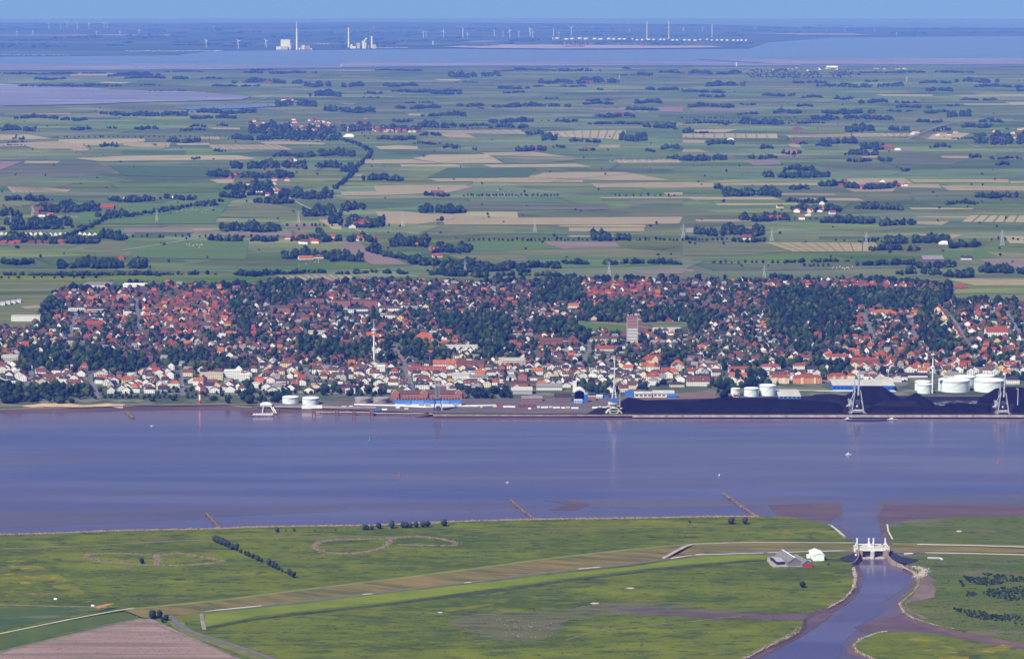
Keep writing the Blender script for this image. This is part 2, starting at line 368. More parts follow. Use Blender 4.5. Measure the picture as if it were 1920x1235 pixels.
sheet('mud_flat', [(1598, 1056), (1612, 1062), (1620, 1084), (1612, 1108), (1585, 1134), (1560, 1148), (1540, 1148), (1590, 1120), (1602, 1090)], mud, z=0.0, off=0.28, rough=(10, 2))
# ---- ribbons and surfaces on the east bank
asph = mat('asphalt', (0.15, 0.13, 0.15), var=0.2, scale=0.1)
conc = mat('pale_concrete', (0.55, 0.5, 0.45), var=0.15, scale=0.2)
verge = mat('verge', (0.17, 0.16, 0.06), col2=(0.1, 0.12, 0.03), scale=0.06)
lime = mat('lush_verge', (0.17, 0.2, 0.01), col2=(0.11, 0.15, 0.012), scale=0.02, stretch=(0.5, 1.5, 1), bump=0.3, bscale=0.2)
drygrass = mat('dry_grass', (0.19, 0.14, 0.045), col2=(0.085, 0.09, 0.025), scale=0.06, stretch=(0.12, 1.6, 1), rot=-0.47, lo=0.40, hi=0.6, detail=6, bump=0.3, bscale=0.2)
dikegreen = mat('dike_grass', (0.085, 0.115, 0.02), col2=(0.06, 0.09, 0.02), scale=0.03, bump=0.2, bscale=0.2)
crestm = mat('crest_grass', (0.2, 0.21, 0.05), col2=(0.13, 0.16, 0.03), scale=0.08, stretch=(0.4, 1, 1))
plough = layered('ploughed_soil', (0.27, 0.185, 0.16), [
    ((0.17, 0.13, 0.1), 0.03, (0.12, 2.2, 1), 0.46, 0.58, 0.25, 0.9),
    ((0.32, 0.22, 0.19), 0.05, (0.12, 2.0, 1), 0.5, 0.62, 0.25, 0.7),
    ((0.13, 0.13, 0.07), 0.008, (0.5, 2.0, 1), 0.54, 0.66, 0.3, 0.8),
    ((0.1, 0.07, 0.06), 0.25, (0.15, 2.5, 1), 0.6, 0.72, 0.25, 0.8)], bump=0.25, bscale=0.3)
def dike(name, crest_px, toe_px, hz, back, front_m, top_m, topw=5.0):
    """embankment: seaward toe, crest edge, crest edge, landward toe, one strip per face"""
    n = 60
    def samp(px, z):
        P_ = [Vector(G(x, y, z)) for x, y in px]; L = [0]
        for a_, b_ in zip(P_, P_[1:]): L.append(L[-1]+(b_-a_).length)
        out = []
        for i in range(n+1):
            t = L[-1]*i/n; k = 0
            while k < len(L)-2 and L[k+1] < t: k += 1
            out.append(P_[k].lerp(P_[k+1], (t-L[k])/(L[k+1]-L[k])))
        return out
    C = samp(crest_px, ZE+hz); T = samp(toe_px, ZE+0.2); vs = []
    for i in range(n+1):
        d = (C[min(i+1, n)]-C[max(i-1, 0)]); d.z = 0; d.normalize(); nr = Vector((-d.y, d.x, 0)); nr = nr if nr.y > 0 else -nr
        c2 = C[i]+nr*topw; b = C[i]+nr*(topw+back); b.z = ZE+0.05+gz(b.x, b.y); j = random.uniform(-0.15, 0.15)
        vs += [tuple(T[i]), tuple(C[i]+Vector((0, 0, j))), tuple(c2+Vector((0, 0, j))), tuple(b)]
    mb = MB()
    for i in range(n):
        for k, mi in ((0, 0), (1, 1), (2, 2)):
            a_ = 4*i+k; mb.f.append((a_, a_+1, a_+5, a_+4)); mb.m.append(mi)
    mb.v = vs
    return struct(name, mb.mesh(name, [front_m, top_m, dikegreen]))
dike('dike', [(232, 1143), (300, 1137), (420, 1125), (600, 1102), (760, 1083), (900, 1065), (1040, 1046), (1150, 1034), (1230, 1026), (1300, 1020), (1400, 1017), (1500, 1017), (1603, 1018)],
     [(275, 1160), (340, 1153), (420, 1141), (600, 1122), (760, 1103), (900, 1087), (1060, 1067), (1180, 1056), (1260, 1046), (1330, 1036), (1400, 1033), (1500, 1032), (1606, 1032)], 6.0, 26, drygrass, crestm, 6)
dike('dike', [(-700, 1330), (-250, 1237), (0, 1187), (120, 1162), (240, 1138)],
     [(-700, 1400), (-250, 1275), (0, 1217), (130, 1184), (262, 1156)], 6.0, 22, dikegreen, dikegreen, 4)
dike('dike', [(1672, 1019), (1800, 1020), (1920, 1023), (2400, 1035), (3500, 1060)], [(1672, 1033), (1800, 1033), (1920, 1036), (2400, 1049), (3500, 1078)], 4.0, 16, drygrass, crestm, 4)
ribbon('path', [(-250, 1237.5), (0, 1187.5), (120, 1162.5), (205, 1146), (250, 1139)], 3.0, mat('pale_path', (0.5, 0.44, 0.3), var=0.2, scale=0.1), z=ZE+6.1, off=0.12)
road_px = [(285, 1156), (330, 1151), (420, 1143.5), (490, 1135.5), (600, 1124), (760, 1105), (900, 1089), (1060, 1069), (1180, 1058), (1250, 1047.5)]
ribbon('road', [(100, 1193), (200, 1170), (262, 1158), (285, 1156)], 3.2, verge, z=ZE, off=0.35)
ribbon('road_verge', road_px, 9.0, verge, z=ZE, off=0.28)
ribbon('road', road_px, 4.5, asph, z=ZE, off=0.36)
ribbon('road', [(1250, 1047.5), (1300, 1040), (1370, 1034.5), (1500, 1033.5), (1603, 1034), (1670, 1034), (1735, 1036)], 8.0, asph, z=ZE, off=0.40)
ribbon('road', [(1735, 1036), (1850, 1038), (1920, 1040), (2400, 1055)], 4.0, conc, z=ZE, off=0.44)
ribbon('path', [(1720, 1020), (1770, 1021), (1850, 1022), (1920, 1025), (2300, 1037)], 4.5, conc, z=ZE+4.0, off=0.15)
ribbon('path', [(1298, 1019.6), (1340, 1018), (1400, 1016.3), (1500, 1016.3), (1603, 1017.3)], 4.0, mat('gravel_path', (0.36, 0.3, 0.26), var=0.2, scale=0.1), z=ZE+6.0, off=0.25)
def ramp(name, pts, w, m):
    q = [Vector(G(x, y, z)) for x, y, z in pts]; vs = []
    for i, p in enumerate(q):
        d = (q[min(i+1, len(q)-1)]-q[max(i-1, 0)]); d.z = 0; d.normalize(); n_ = Vector((-d.y, d.x, 0))*w/2
        vs += [tuple(p-n_), tuple(p+n_)]
    return struct(name, MB().add(vs, [(2*i, 2*i+1, 2*i+3, 2*i+2) for i in range(len(q)-1)]).mesh(name, m))
ramp('path', [(1243, 1046, ZE+0.8), (1256, 1039, ZE+3.2), (1270, 1031, ZE+5.2), (1284, 1024, ZE+6.2), (1298, 1019.6, ZE+6.3)], 5.0, MATS['gravel_path'])
for seg in ([(345, 1149.6), (420, 1143), (490, 1135.5)], [(1085, 1066.5), (1125, 1063)], [(1258, 1047), (1290, 1041), (1320, 1037)], [(870, 1092.5), (884, 1091.5)], [(680, 1114.5), (698, 1113)], [(1295, 1040.5), (1603, 1031.5)]):
    ribbon('road_slab', seg, 3.0, conc, z=ZE, off=0.5)
ribbon('road', [(318, 1152), (326, 1160), (330, 1172), (345, 1181), (370, 1189), (410, 1200), (460, 1215), (520, 1238), (700, 1310), (1000, 1450)], 5.0, asph, z=ZE, off=0.5)
ribbon('road_verge', [(326, 1160), (330, 1175), (350, 1187), (380, 1196), (430, 1212), (500, 1238), (680, 1320)], 14.0, verge, z=ZE, off=0.3)
sheet('lush_strip', [(385, 1150), (420, 1146), (600, 1126), (900, 1092), (1180, 1062), (1300, 1044), (1420, 1040), (1500, 1042), (1300, 1056), (1100, 1078), (900, 1106), (760, 1124), (600, 1141), (480, 1155), (400, 1170), (378, 1178)], lime, z=ZE, off=0.14, rough=(20, 1.5))
ribbon('ditch', [(378, 1180), (420, 1168), (520, 1155), (700, 1136), (900, 1111), (1100, 1083), (1300, 1060), (1450, 1048), (1590, 1050)], lambda t: 9.0, mat('ditch_reed', (0.06, 0.07, 0.03), var=0.4, scale=0.1), z=ZE, off=0.22)
ribbon('ditch', [(378, 1150), (377, 1165), (383, 1180)], 4.0, mat('ditch_pale', (0.25, 0.24, 0.2), var=0.4, scale=0.2), z=ZE, off=0.25)
sheet('ploughed_field', [(-700, 1360), (0, 1224), (140, 1188), (262, 1160), (285, 1160), (350, 1190), (430, 1225), (560, 1290), (900, 1500), (-700, 1500)], plough, z=ZE, off=0.16, rough=(20, 1.0))
ribbon('field_track', [(-200, 1268), (0, 1222), (140, 1188), (262, 1159)], 5.0, mat('track', (0.17, 0.16, 0.13), var=0.3, scale=0.1), z=ZE, off=0.3)
ribbon('field_track', [(265, 1160), (320, 1182), (400, 1213), (470, 1245), (700, 1360)], 3.0, mat('track', (0.2, 0.2, 0.1)), z=ZE, off=0.3)
pgrey = layered('saltmarsh', (0.105, 0.112, 0.035), [((0.13, 0.112, 0.065), 0.02, (0.5, 2, 1), 0.45, 0.6, 0.1, 0.9), ((0.06, 0.07, 0.035), 0.06, (0.4, 1.6, 1), 0.5, 0.62, 0, 0.9)], bump=0.4, bscale=0.15)
sheet('saltmarsh', [(835, 1162), (900, 1150), (1080, 1138), (1140, 1128), (1250, 1128), (1330, 1140), (1480, 1150), (1300, 1157), (1180, 1152), (1060, 1160), (1045, 1190), (1000, 1200), (930, 1200), (870, 1180)], pgrey, z=ZE, off=0.15, rough=(7, 7))
sheet('creek_mud', [(1130, 1138), (1220, 1142), (1340, 1149), (1440, 1151), (1512, 1150), (1508, 1162), (1440, 1160), (1340, 1158), (1200, 1149)], mud, z=ZE, off=0.2, rough=(15, 2))
sheet('dry_patch', [(1722, 1070), (1738, 1072), (1750, 1085), (1757, 1105), (1750, 1120), (1722, 1126), (1702, 1130), (1705, 1142), (1740, 1160), (1728, 1160), (1700, 1144), (1697, 1130), (1712, 1116), (1724, 1100), (1727, 1084)], mat('bare_soil', (0.17, 0.125, 0.11), var=0.25, scale=0.03), z=ZE, off=0.2, rough=(12, 3))
gold = layered('buttercups', (0.112, 0.134, 0.008), MEAD + [((0.22, 0.2, 0.008), 0.02, (0.8, 1.3, 1), 0.48, 0.64, 0.3, 0.55), ((0.42, 0.27, 0.004), 0.06, (0.8, 1.3, 1), 0.56, 0.7, 0.2, 0.65)], bump=0.3, bscale=0.2)
for px in ([(-40, 1040), (50, 1050), (110, 1075), (150, 1100), (175, 1128), (150, 1130), (100, 1095), (0, 1098), (-40, 1100)], [(0, 1105), (60, 1100), (110, 1112), (60, 1122), (10, 1118)],
           [(1690, 1200), (1730, 1190), (1790, 1215), (1830, 1240), (1870, 1290), (1740, 1290), (1760, 1232), (1720, 1212)], [(1830, 1220), (1880, 1208), (1900, 1212), (1860, 1226)],
           [(1800, 1142), (1850, 1143), (1895, 1150), (1860, 1153), (1810, 1148)], [(1185, 1004), (1260, 1000), (1340, 1004), (1250, 1010)], [(815, 1143), (880, 1136), (940, 1130), (900, 1140), (840, 1148)]):
    sheet('flower_meadow', px, gold, z=ZE, rough=(10, 4))
sheet('green_field', [(-300, 1150), (0, 1140), (100, 1140), (180, 1142), (110, 1158), (0, 1182), (-300, 1240)], layered('blue_green_crop', (0.048, 0.085, 0.03), [((0.07, 0.1, 0.02), 0.015, (0.6, 1.5, 1), 0.45, 0.6, 0, 0.9), ((0.14, 0.14, 0.09), 0.02, (0.5, 2, 1), 0.56, 0.64, 0, 0.7)]), z=ZE, off=0.2)
ribbon('track', [(-300, 1130), (0, 1133), (60, 1134), (120, 1138), (200, 1138)], 4.0, mat('track2', (0.22, 0.18, 0.12), var=0.3, scale=0.1), z=ZE, off=0.25)
sheet('orange_soil', [(175, 1147), (200, 1141), (215, 1140), (185, 1150)], mat('orange_soil', (0.38, 0.2, 0.08)), z=ZE, off=5.6)
for px, w in (([(-300, 1032), (0, 1029), (180, 1022), (300, 1015), (400, 1011), (560, 1006), (800, 1006)], 5.0), ([(880, 992), (1000, 991), (1300, 987), (1480, 985)], 4.0), ([(1400, 1153), (1300, 1165), (1100, 1180), (1060, 1200)], 3.0)):
    ribbon('track', px, w, mat('worn_track', (0.17, 0.15, 0.06), var=0.3, scale=0.1), z=ZE, off=0.3)

# ================================================================ JADE BAY, FAR SHORE, FIELDS
w_jade = water_mat('bay_water', (0.14, 0.2, 0.33), 0.4, 0.02, 0.02, var=(0.1, 0.15, 0.27), spec=0.35)
w_tidal = layered('tidal_flat', (0.17, 0.16, 0.235), [((0.36, 0.37, 0.47), 0.003, (0.15, 2.5, 1), 0.5, 0.58, 0.03, 0.9), ((0.14, 0.1, 0.12), 0.003, (0.2, 2.5, 1), 0.5, 0.62, 0.0, 0.8)], rough=0.4, spec=0.4)
def jade():
    near = [(-900, 139), (0, 134), (300, 133), (640, 129), (900, 126), (1400, 125), (2300, 124.5), (3200, 124)]
    far = [(3200, 62), (2300, 66), (1920, 68), (1560, 71), (1440, 80), (1405, 92), (1100, 94), (850, 92), (760, 93), (400, 96), (330, 104), (0, 107), (-900, 110)]
    pts = [tuple(G(x, y, 3)[:2]) for x, y in near+far]
    me = cut_sheet(pts, 5.0, 2000, 2000); me.materials.append(w_jade); struct('bay', me)
jade()
for px in ([(-200, 124), (200, 120), (420, 122), (640, 126), (640, 128.5), (300, 132), (-200, 135)], [(640, 116), (900, 118), (1200, 117), (1500, 121), (1500, 124.5), (900, 124.8), (640, 128)], [(1300, 112), (1600, 110), (2200, 113), (2200, 123), (1500, 123)]):
    sheet('tidal_flat', px, w_tidal, off=1.0)
sheet('tidal_flat', [(-400, 156), (0, 158), (60, 162), (200, 168), (380, 174), (470, 183), (455, 188), (340, 191), (230, 194), (100, 198), (0, 200), (-400, 203)], w_tidal, off=0.9, rough=(200, 40))
sheet('pond', [(320, 203), (400, 199), (520, 197), (526, 200), (440, 205), (360, 207)], w_jade, off=0.9)

FARL = layered('far_country', (0.055, 0.09, 0.05), [((0.1, 0.13, 0.08), 0.0005, (0.3, 1, 1), 0.46, 0.62, 0, 0.8), ((0.035, 0.06, 0.04), 0.0008, (0.3, 1.5, 1), 0.52, 0.62, 0, 0.7)])
sheet('far_shore', [(-1500, 110.5), (-900, 110), (0, 106.8), (330, 103.8), (400, 95.8), (760, 92.8), (850, 91.8), (1100, 93.8), (1405, 91.8), (1440, 79.8), (1560, 70.8), (1920, 67.8), (2300, 65.8), (3200, 61.8), (3600, 36), (-1800, 36)], FARL, off=0.35)
sheet('sea', [(-1900, 45), (-400, 44), (300, 45.5), (700, 43), (1000, 45), (1300, 47), (1500, 52), (1800, 54), (2300, 53), (3600, 50), (3600, 34.3), (-1900, 34.3)], rough=(3000, 900), m=water_mat('sea_water', (0.13, 0.19, 0.3), 0.5, 0.02, 0.02, var=(0.08, 0.13, 0.2), spec=0.35), off=0.6)
TAN = [mat('stubble_field_%d' % i, c, col2=c2, scale=0.02, stretch=(0.25, 2.6, 1), detail=6, lo=0.42, hi=0.57) for i, (c, c2) in enumerate([((0.34, 0.27, 0.13), (0.21, 0.18, 0.08)), ((0.31, 0.25, 0.13), (0.25, 0.21, 0.12)), ((0.36, 0.3, 0.15), (0.25, 0.22, 0.11))])]
PINK = mat('bare_field', (0.23, 0.165, 0.14), col2=(0.17, 0.13, 0.1), scale=0.012, stretch=(0.25, 2, 1))
OLIVE = mat('hay_meadow', (0.16, 0.155, 0.05), col2=(0.09, 0.115, 0.035), scale=0.012, stretch=(0.25, 2.0, 1), detail=6, lo=0.42, hi=0.58)
PURP = mat('fallow_field', (0.13, 0.125, 0.07), col2=(0.075, 0.095, 0.035), scale=0.007, stretch=(0.3, 1.8, 1), detail=6, lo=0.42, hi=0.58)
LGREEN = mat('bright_grass', (0.1, 0.16, 0.024), col2=(0.08, 0.125, 0.024), scale=0.004, stretch=(0.3, 2, 1))
DGREEN = mat('dark_grass', (0.06, 0.1, 0.024), col2=(0.07, 0.11, 0.022), scale=0.004, stretch=(0.3, 2, 1))
DITCH = mat('ditch_line', (0.035, 0.05, 0.025))
FIELDS = {'A': (0, 220, 3, [
 ('t', 0,150,330,135,480,165,500,190,410,192,400,180,210,180,150,165,0,168), ('t', 330,125,560,122,815,120,815,136,560,158,330,158), ('t', 0,98,160,98,290,120,0,128),
 ('t', 700,142,960,142,950,168,800,170,690,158), ('s', 1170,155,1560,155,1650,184,1205,182), ('t', 990,148,1180,146,1175,156,1000,158), ('t', 1455,142,1560,135,1830,145,1820,155,1500,153),
 ('t', 420,232,720,218,1340,215,1440,232,1400,240,560,248), ('o', 0,222,250,222,250,243,0,243), ('p', 0,250,130,250,0,300), ('v', 0,260,500,250,700,300,400,340,0,330),
 ('s', 40,390,230,395,400,408,380,420,70,423), ('o', 0,345,230,355,100,385,0,385), ('t', 1175,352,1320,345,1310,372,1230,372), ('o', 1530,350,1610,350,1655,380,1590,385),
 ('o', 1210,560,1290,520,1440,480,1560,495,1800,545,1900,575,1600,570), ('p', 700,625,1160,622,1240,632,1160,648,700,648), ('p', 1160,650,1640,650,1640,668,1200,665),
 ('t', 1080,628,1240,628,1240,634,1090,636), ('t', 1790,572,1850,572,1920,615,1920,630,1870,628), ('o', 600,685,950,685,900,725,730,725,660,768,430,760), ('o', 400,458,620,458,600,478,500,470),
 ('p', 1580,598,1780,598,1780,625,1620,622), ('t', 1170,60,1350,60,1350,70,1200,68), ('t', 1120,110,1240,110,1235,126,1130,124), ('g', 700,700,1400,690,1380,800,750,790), ('g', 500,500,1300,470,1200,600,400,600), ('d', 600,270,1300,280,1200,340,700,330), ('g', 1000,430,1400,420,1300,470,1000,470)]),
 'B': (640, 220, 3, [
 ('s', 440,75,1000,70,1040,95,620,90), ('t', 530,92,700,92,760,117,600,112), ('t', 190,165,330,158,430,165,430,180,220,180), ('s', 1150,80,1600,72,1600,100,1560,125,1200,110),
 ('t', 790,200,1080,195,1180,210,1300,225,820,215), ('t', 400,232,500,212,820,210,910,258,560,260,470,245), ('t', 130,240,400,238,560,262,120,262), ('o', 900,240,1300,236,1310,245,1060,262,920,256),
 ('t', 330,266,640,266,690,278,340,278), ('t', 790,268,1320,262,1410,278,850,282), ('t', 1450,155,1570,155,1560,172,1455,172), ('t', 1530,240,1900,240,1910,255,1560,258),
 ('t', 1140,312,1600,310,1850,355,1500,355,1060,340), ('t', 480,346,740,344,740,362,540,362), ('t', 740,345,1060,340,1360,355,1360,368,740,370), ('t', 1400,372,1920,368,1920,396,1440,398),
 ('t', 180,388,380,383,700,385,735,395,600,425,240,440,0,442,0,420,200,420), ('t', 50,320,120,320,110,330,60,332), ('t', 190,530,330,528,670,560,570,582,430,600,240,600),
 ('t', 700,530,990,532,995,565,700,560), ('t', 570,582,700,562,1040,566,1600,562,1920,560,1900,598,1600,604,580,604), ('t', 1220,608,1710,606,1710,618,1230,616), ('t', 1280,622,1700,622,1705,642,1280,642),
 ('t', 1270,665,1620,665,1620,674,1290,674), ('o', 1630,465,1920,465,1920,495,1680,495,1600,485), ('t', 1810,426,1920,424,1920,438,1830,438), ('p', 1120,698,1540,700,1570,728,1400,730,1240,738),
 ('o', 560,762,1500,730,1900,760,1920,790,780,830), ('p', 0,705,90,705,280,790,120,800,0,760), ('p', 110,795,290,790,380,828,180,830), ('p', 1630,865,1920,850,1920,880,1700,880), ('g', 720,700,1120,700,1240,738,560,762), ('d', 600,285,1100,285,1050,338,480,340), ('v', 700,480,1500,490,1500,520,700,525), ('g', 1000,770,1900,800,1900,830,1200,850)]),
 'C': (1280, 220, 3, [
 ('s', 0,92,530,92,535,118,0,115), ('t', 60,70,310,68,240,85,70,84), ('s', 580,100,900,95,1000,110,600,115), ('s', 900,92,1330,90,1280,108,1000,112), ('s', 1330,100,1420,88,1620,90,1540,130,1380,125,1310,108),
 ('o', 1300,60,1540,28,1540,34,1330,80), ('t', 0,128,130,130,120,148,0,146), ('t', 0,182,90,182,160,200,0,200), ('t', 590,152,650,152,670,175,610,170), ('p', 1180,180,1260,178,1330,188,1200,190),
 ('p', 350,245,520,240,570,265,400,270), ('v', 760,268,1150,262,1200,285,800,285), ('t', 1000,218,1100,216,1090,228,1020,228), ('t', 1450,218,1620,220,1600,232,1460,228), ('t', 910,348,1250,346,1300,375,1000,378,920,365),
 ('t', 1280,350,1830,350,1835,370,1300,366), ('t', 1840,360,1920,360,1920,372,1845,372), ('t', 0,368,170,370,180,395,0,396), ('t', 200,370,760,368,760,382,230,382), ('t', 1220,380,1440,378,1460,398,1200,395),
 ('t', 1450,385,2100,388,2100,412,1500,412), ('t', 900,395,1200,398,1180,418,960,420), ('o', 1270,418,1640,420,1640,438,1300,438), ('t', 520,430,850,430,870,440,540,438), ('t', 10,450,500,450,560,465,60,466),
 ('t', 180,486,650,484,650,494,200,496), ('t', 640,456,980,456,1030,472,720,470), ('t', 1270,508,1640,510,1630,518,1290,516), ('t', 1310,556,1620,556,1640,566,1330,562), ('s', 1620,552,2100,552,2100,592,1570,588),
 ('o', 600,550,780,530,900,550,880,562,640,560), ('t', 1200,585,1500,585,1460,606,1230,600), ('t', 70,576,380,576,380,588,80,588), ('o', 960,630,1240,620,1150,640,980,655), ('s', 460,705,1080,706,1110,740,1060,756,620,756),
 ('t', 1320,660,1580,660,1520,685,1380,680), ('t', 1810,668,2100,668,2100,712,1840,708), ('p', 1660,796,2100,794,2100,850,1780,840), ('g', 1330,755,1700,752,1790,790,1340,790), ('p', 0,852,60,855,0,872), ('v', 1200,230,1600,240,1500,270,1150,260), ('o', 0,700,460,705,600,756,300,780,0,780)]),
 'D': (0, 500, 4, [('o', -400,110,0,110,400,115,620,130,400,190,0,195,-400,200), ('o', 0,215,390,210,370,330,230,470,0,470,-400,470,-400,215), ('t', 150,300,280,290,330,305,200,318)]),
 'E': (480, 500, 4, [('s', 160,65,700,60,780,108,270,122)]), 'F': (960, 500, 4, [('t', 890,30,1300,15,1380,30,1100,52)]),
 'H': (1440, 500, 4, [('t', 1330,90,2300,92,2300,135,1550,140), ('o', 1340,200,2300,180,2300,260,1600,275,1340,240), ('o', 640,85,1320,80,1340,105,880,108)]),
 'T1': (0, 0, 3, [('t', 380,410,640,415,620,428,400,428), ('o', 1620,430,1820,420,1780,440), ('o', 0,600,600,625,1300,600,1300,610,600,632,100,640,0,640), ('t',580,462,740,466,700,474,560,470), ('p', 500,655,620,655,600,668,520,665)]),
 'T2': (640, 0, 3, [('o', 0,425,200,428,180,440,0,438), ('t', 520,445,680,448,660,456,560,455), ('t', 370,640,460,642,440,652,380,650), ('p', 1400,610,1600,615,1580,625,1420,622), ('p', 1780,605,1920,603,1920,632,1800,630), ('p', 0,580,90,582,60,592,0,590), ('o', 1360,545,1700,545,1680,553,1400,553)]),
 'T3': (1280, 0, 3, [('t', 1080,533,1410,535,1400,545,1120,543), ('t', 1500,536,2100,530,2100,542,1600,545), ('t', 1810,575,2100,573,2100,585,1850,585), ('p', 40,612,400,612,420,622,80,626), ('p', 820,695,920,695,880,705,840,704)])}
FM = {'t': TAN, 's': TAN, 'p': [PINK], 'o': [OLIVE], 'v': [PURP], 'g': [LGREEN], 'd': [DGREEN]}
frnd = random.Random(3)
for key, (ox, oy, k, lst) in FIELDS.items():
    for f in lst:
        pts = [(ox+f[i]/k, oy+f[i+1]/k) for i in range(1, len(f), 2)]
        sheet('field', pts, frnd.choice(FM[f[0]]))
        if f[0] in 's' and len(pts) >= 4:   # drainage furrows across the striped fields
            w = wpts([pts[0], pts[1], pts[-2], pts[-1]]); n = 9
            for i in range(1, n):
                t = i/n; a_ = [w[0][j]+(w[1][j]-w[0][j])*t for j in (0, 1)]; b_ = [w[3][j]+(w[2][j]-w[3][j])*t for j in (0, 1)]
                ribbon('ditch', None, 3.0, mat('furrow', (0.12, 0.12, 0.05)), off=0.75, wp=[a_, b_], sub=200)
# thin grazing strips between the mapped fields
for i in range(100):
    y = frnd.choice((frnd.uniform(140, 300), frnd.uniform(230, 500))); x = frnd.uniform(-60, 1960)
    L = frnd.uniform(40, 220); h = frnd.uniform(1.5, 9)*(y/400)**0.7; sk = frnd.uniform(-1, 1)*h*3
    sheet('field', [(x, y), (x+L, y+frnd.uniform(-1, 1)), (x+L+sk, y+h), (x+sk*0.6, y+h)], frnd.choice([LGREEN, DGREEN, OLIVE, PURP, LGREEN, DGREEN, LGREEN, DGREEN, TAN[1]]), off=0.05+0.0005*i)
for i in range(34):   # long ditches and lanes
    y = frnd.uniform(150, 505); x = frnd.uniform(-100, 1800); L = frnd.uniform(60, 420)
    s_ = frnd.choice((frnd.uniform(-0.01, 0.01), frnd.uniform(-0.12, 0.12)))
    ribbon('ditch', [(x, y), (x+L/2, y+L/2*s_+frnd.uniform(-1, 1)), (x+L, y+L*s_)], frnd.uniform(2.5, 5), frnd.choice([DITCH, DITCH, OLIVE]), off=0.7, sub=300)
for px in ([(1700, 262), (1740, 245), (1760, 237), (1800, 228)], [(1815, 271), (1840, 278)], [(515, 352), (560, 385), (600, 398), (650, 425), (690, 440)], [(870, 490), (1000, 486), (1280, 492), (1500, 497)], [(0, 507), (200, 505), (600, 512), (760, 505)],
           [(0, 430), (200, 424), (600, 420), (880, 437), (1920, 448)], [(460, 196), (520, 178), (580, 175)], [(100, 210), (300, 204), (460, 196)], [(690, 250), (1000, 235), (1400, 238)], [(1470, 300), (1700, 295), (1920, 300)], [(230, 470), (480, 430)], [(1430, 505), (1570, 508), (1700, 500)]):
    ribbon('country_road', px, 7, mat('lane', (0.3, 0.27, 0.22), var=0.2, scale=0.01), off=0.8, sub=150)

# town and harbour ground
town_m = layered('town_ground', (0.075, 0.095, 0.045), [((0.2, 0.18, 0.16), 0.02, (1, 1.5, 1), 0.48, 0.6, 0, 0.8), ((0.045, 0.07, 0.03), 0.012, (1, 1, 1), 0.5, 0.6, 0, 0.8)])
TOWN = [(-900, 640), (0, 618), (55, 617), (70, 590), (90, 560), (100, 547), (150, 540), (300, 532), (440, 540), (560, 530), (700, 527), (900, 530), (1100, 527), (1400, 527), (1600, 525), (1780, 535), (1775, 566), (1920, 568), (2900, 575), (2900, 760), (1300, 745), (470, 757), (-900, 762)]
sheet('town_ground', TOWN, town_m, off=0.75)
sheet('river_bank', [(-900, 750), (0, 750), (480, 750), (500, 760), (440, 760), (200, 761), (0, 765), (-900, 768)], sandg, off=0.9)
sheet('beach', [(40, 762), (80, 757), (110, 757), (120, 762), (60, 765)], sand, off=1.0, rough=(8, 2))
sheet('beach', [(55, 764), (90, 757), (125, 757), (160, 761), (200, 757), (235, 759), (230, 762), (160, 764)], sand, off=1.1, rough=(8, 2))
harb = mat('harbour_paving', (0.15, 0.12, 0.115), col2=(0.1, 0.08, 0.085), scale=0.03, stretch=(0.5, 1.5, 1))
sheet('harbour_yard', [(470, 764), (500, 757), (640, 752), (960, 748), (1340, 742), (2900, 742), (2900, 779), (1200, 778), (815, 775), (640, 768), (560, 766)], harb, off=1.0)
sheet('rail_yard', [(1270, 738), (1340, 735), (1345, 750), (1300, 757), (1190, 752), (1200, 746)], mat('rusty_yard', (0.22, 0.14, 0.1), col2=(0.13, 0.09, 0.08), scale=0.08, stretch=(0.3, 2, 1)), off=1.3)
sheet('grass_strip', [(1540, 726), (1480, 726), (1385, 733), (1380, 738), (1560, 733)], OLIVE, off=1.3)
sheet('sports_field', [(1080, 603), (1175, 606), (1180, 625), (1130, 630), (1090, 618)], LGREEN, off=1.3)
sheet('sports_field', [(1220, 605), (1270, 604), (1290, 612), (1270, 620), (1225, 618)], OLIVE, off=1.3)
ribbon('running_track', [(1110, 607), (1150, 607), (1185, 612), (1240, 620), (1290, 628)], 12, mat('tartan', (0.33, 0.12, 0.09)), off=1.5)
STREETS = [[(735, 640), (742, 655), (752, 672), (762, 695), (776, 742)], [(144, 584), (138, 605), (130, 640)], [(165, 698), (174, 720), (184, 748)], [(342, 694), (340, 715), (343, 742)], [(620, 740), (578, 705), (572, 690)],
           [(1620, 588), (1628, 610), (1640, 640)], [(1708, 602), (1712, 625), (1727, 652)], [(1780, 592), (1800, 620), (1815, 650)], [(1888, 585), (1900, 605), (1912, 628)], [(1838, 690), (1845, 720), (1852, 738)],
           [(1100, 640), (1106, 660), (1090, 690)], [(1160, 650), (1140, 670), (1135, 690)], [(60, 695), (55, 715), (50, 735)], [(255, 560), (258, 590), (262, 620)], [(0, 655), (200, 650), (480, 655), (740, 660), (1000, 655)], [(1200, 650), (1400, 660), (1600, 668)]]
for s_ in STREETS: ribbon('street', s_, 8.5, mat('street_asphalt', (0.16, 0.145, 0.155), var=0.15, scale=0.1), off=1.1)
SW = [[Vector(G(x, y, 3)[:2]) for x, y in s_] for s_ in STREETS[:14]]
def near_street(x, y, d):
    p = Vector((x, y))
    for s_ in SW:
        for a_, b_ in zip(s_, s_[1:]):
            ab = b_-a_; t = max(0, min(1, (p-a_).dot(ab)/ab.length_squared))
            if (p-a_-ab*t).length < d: return True
    return False

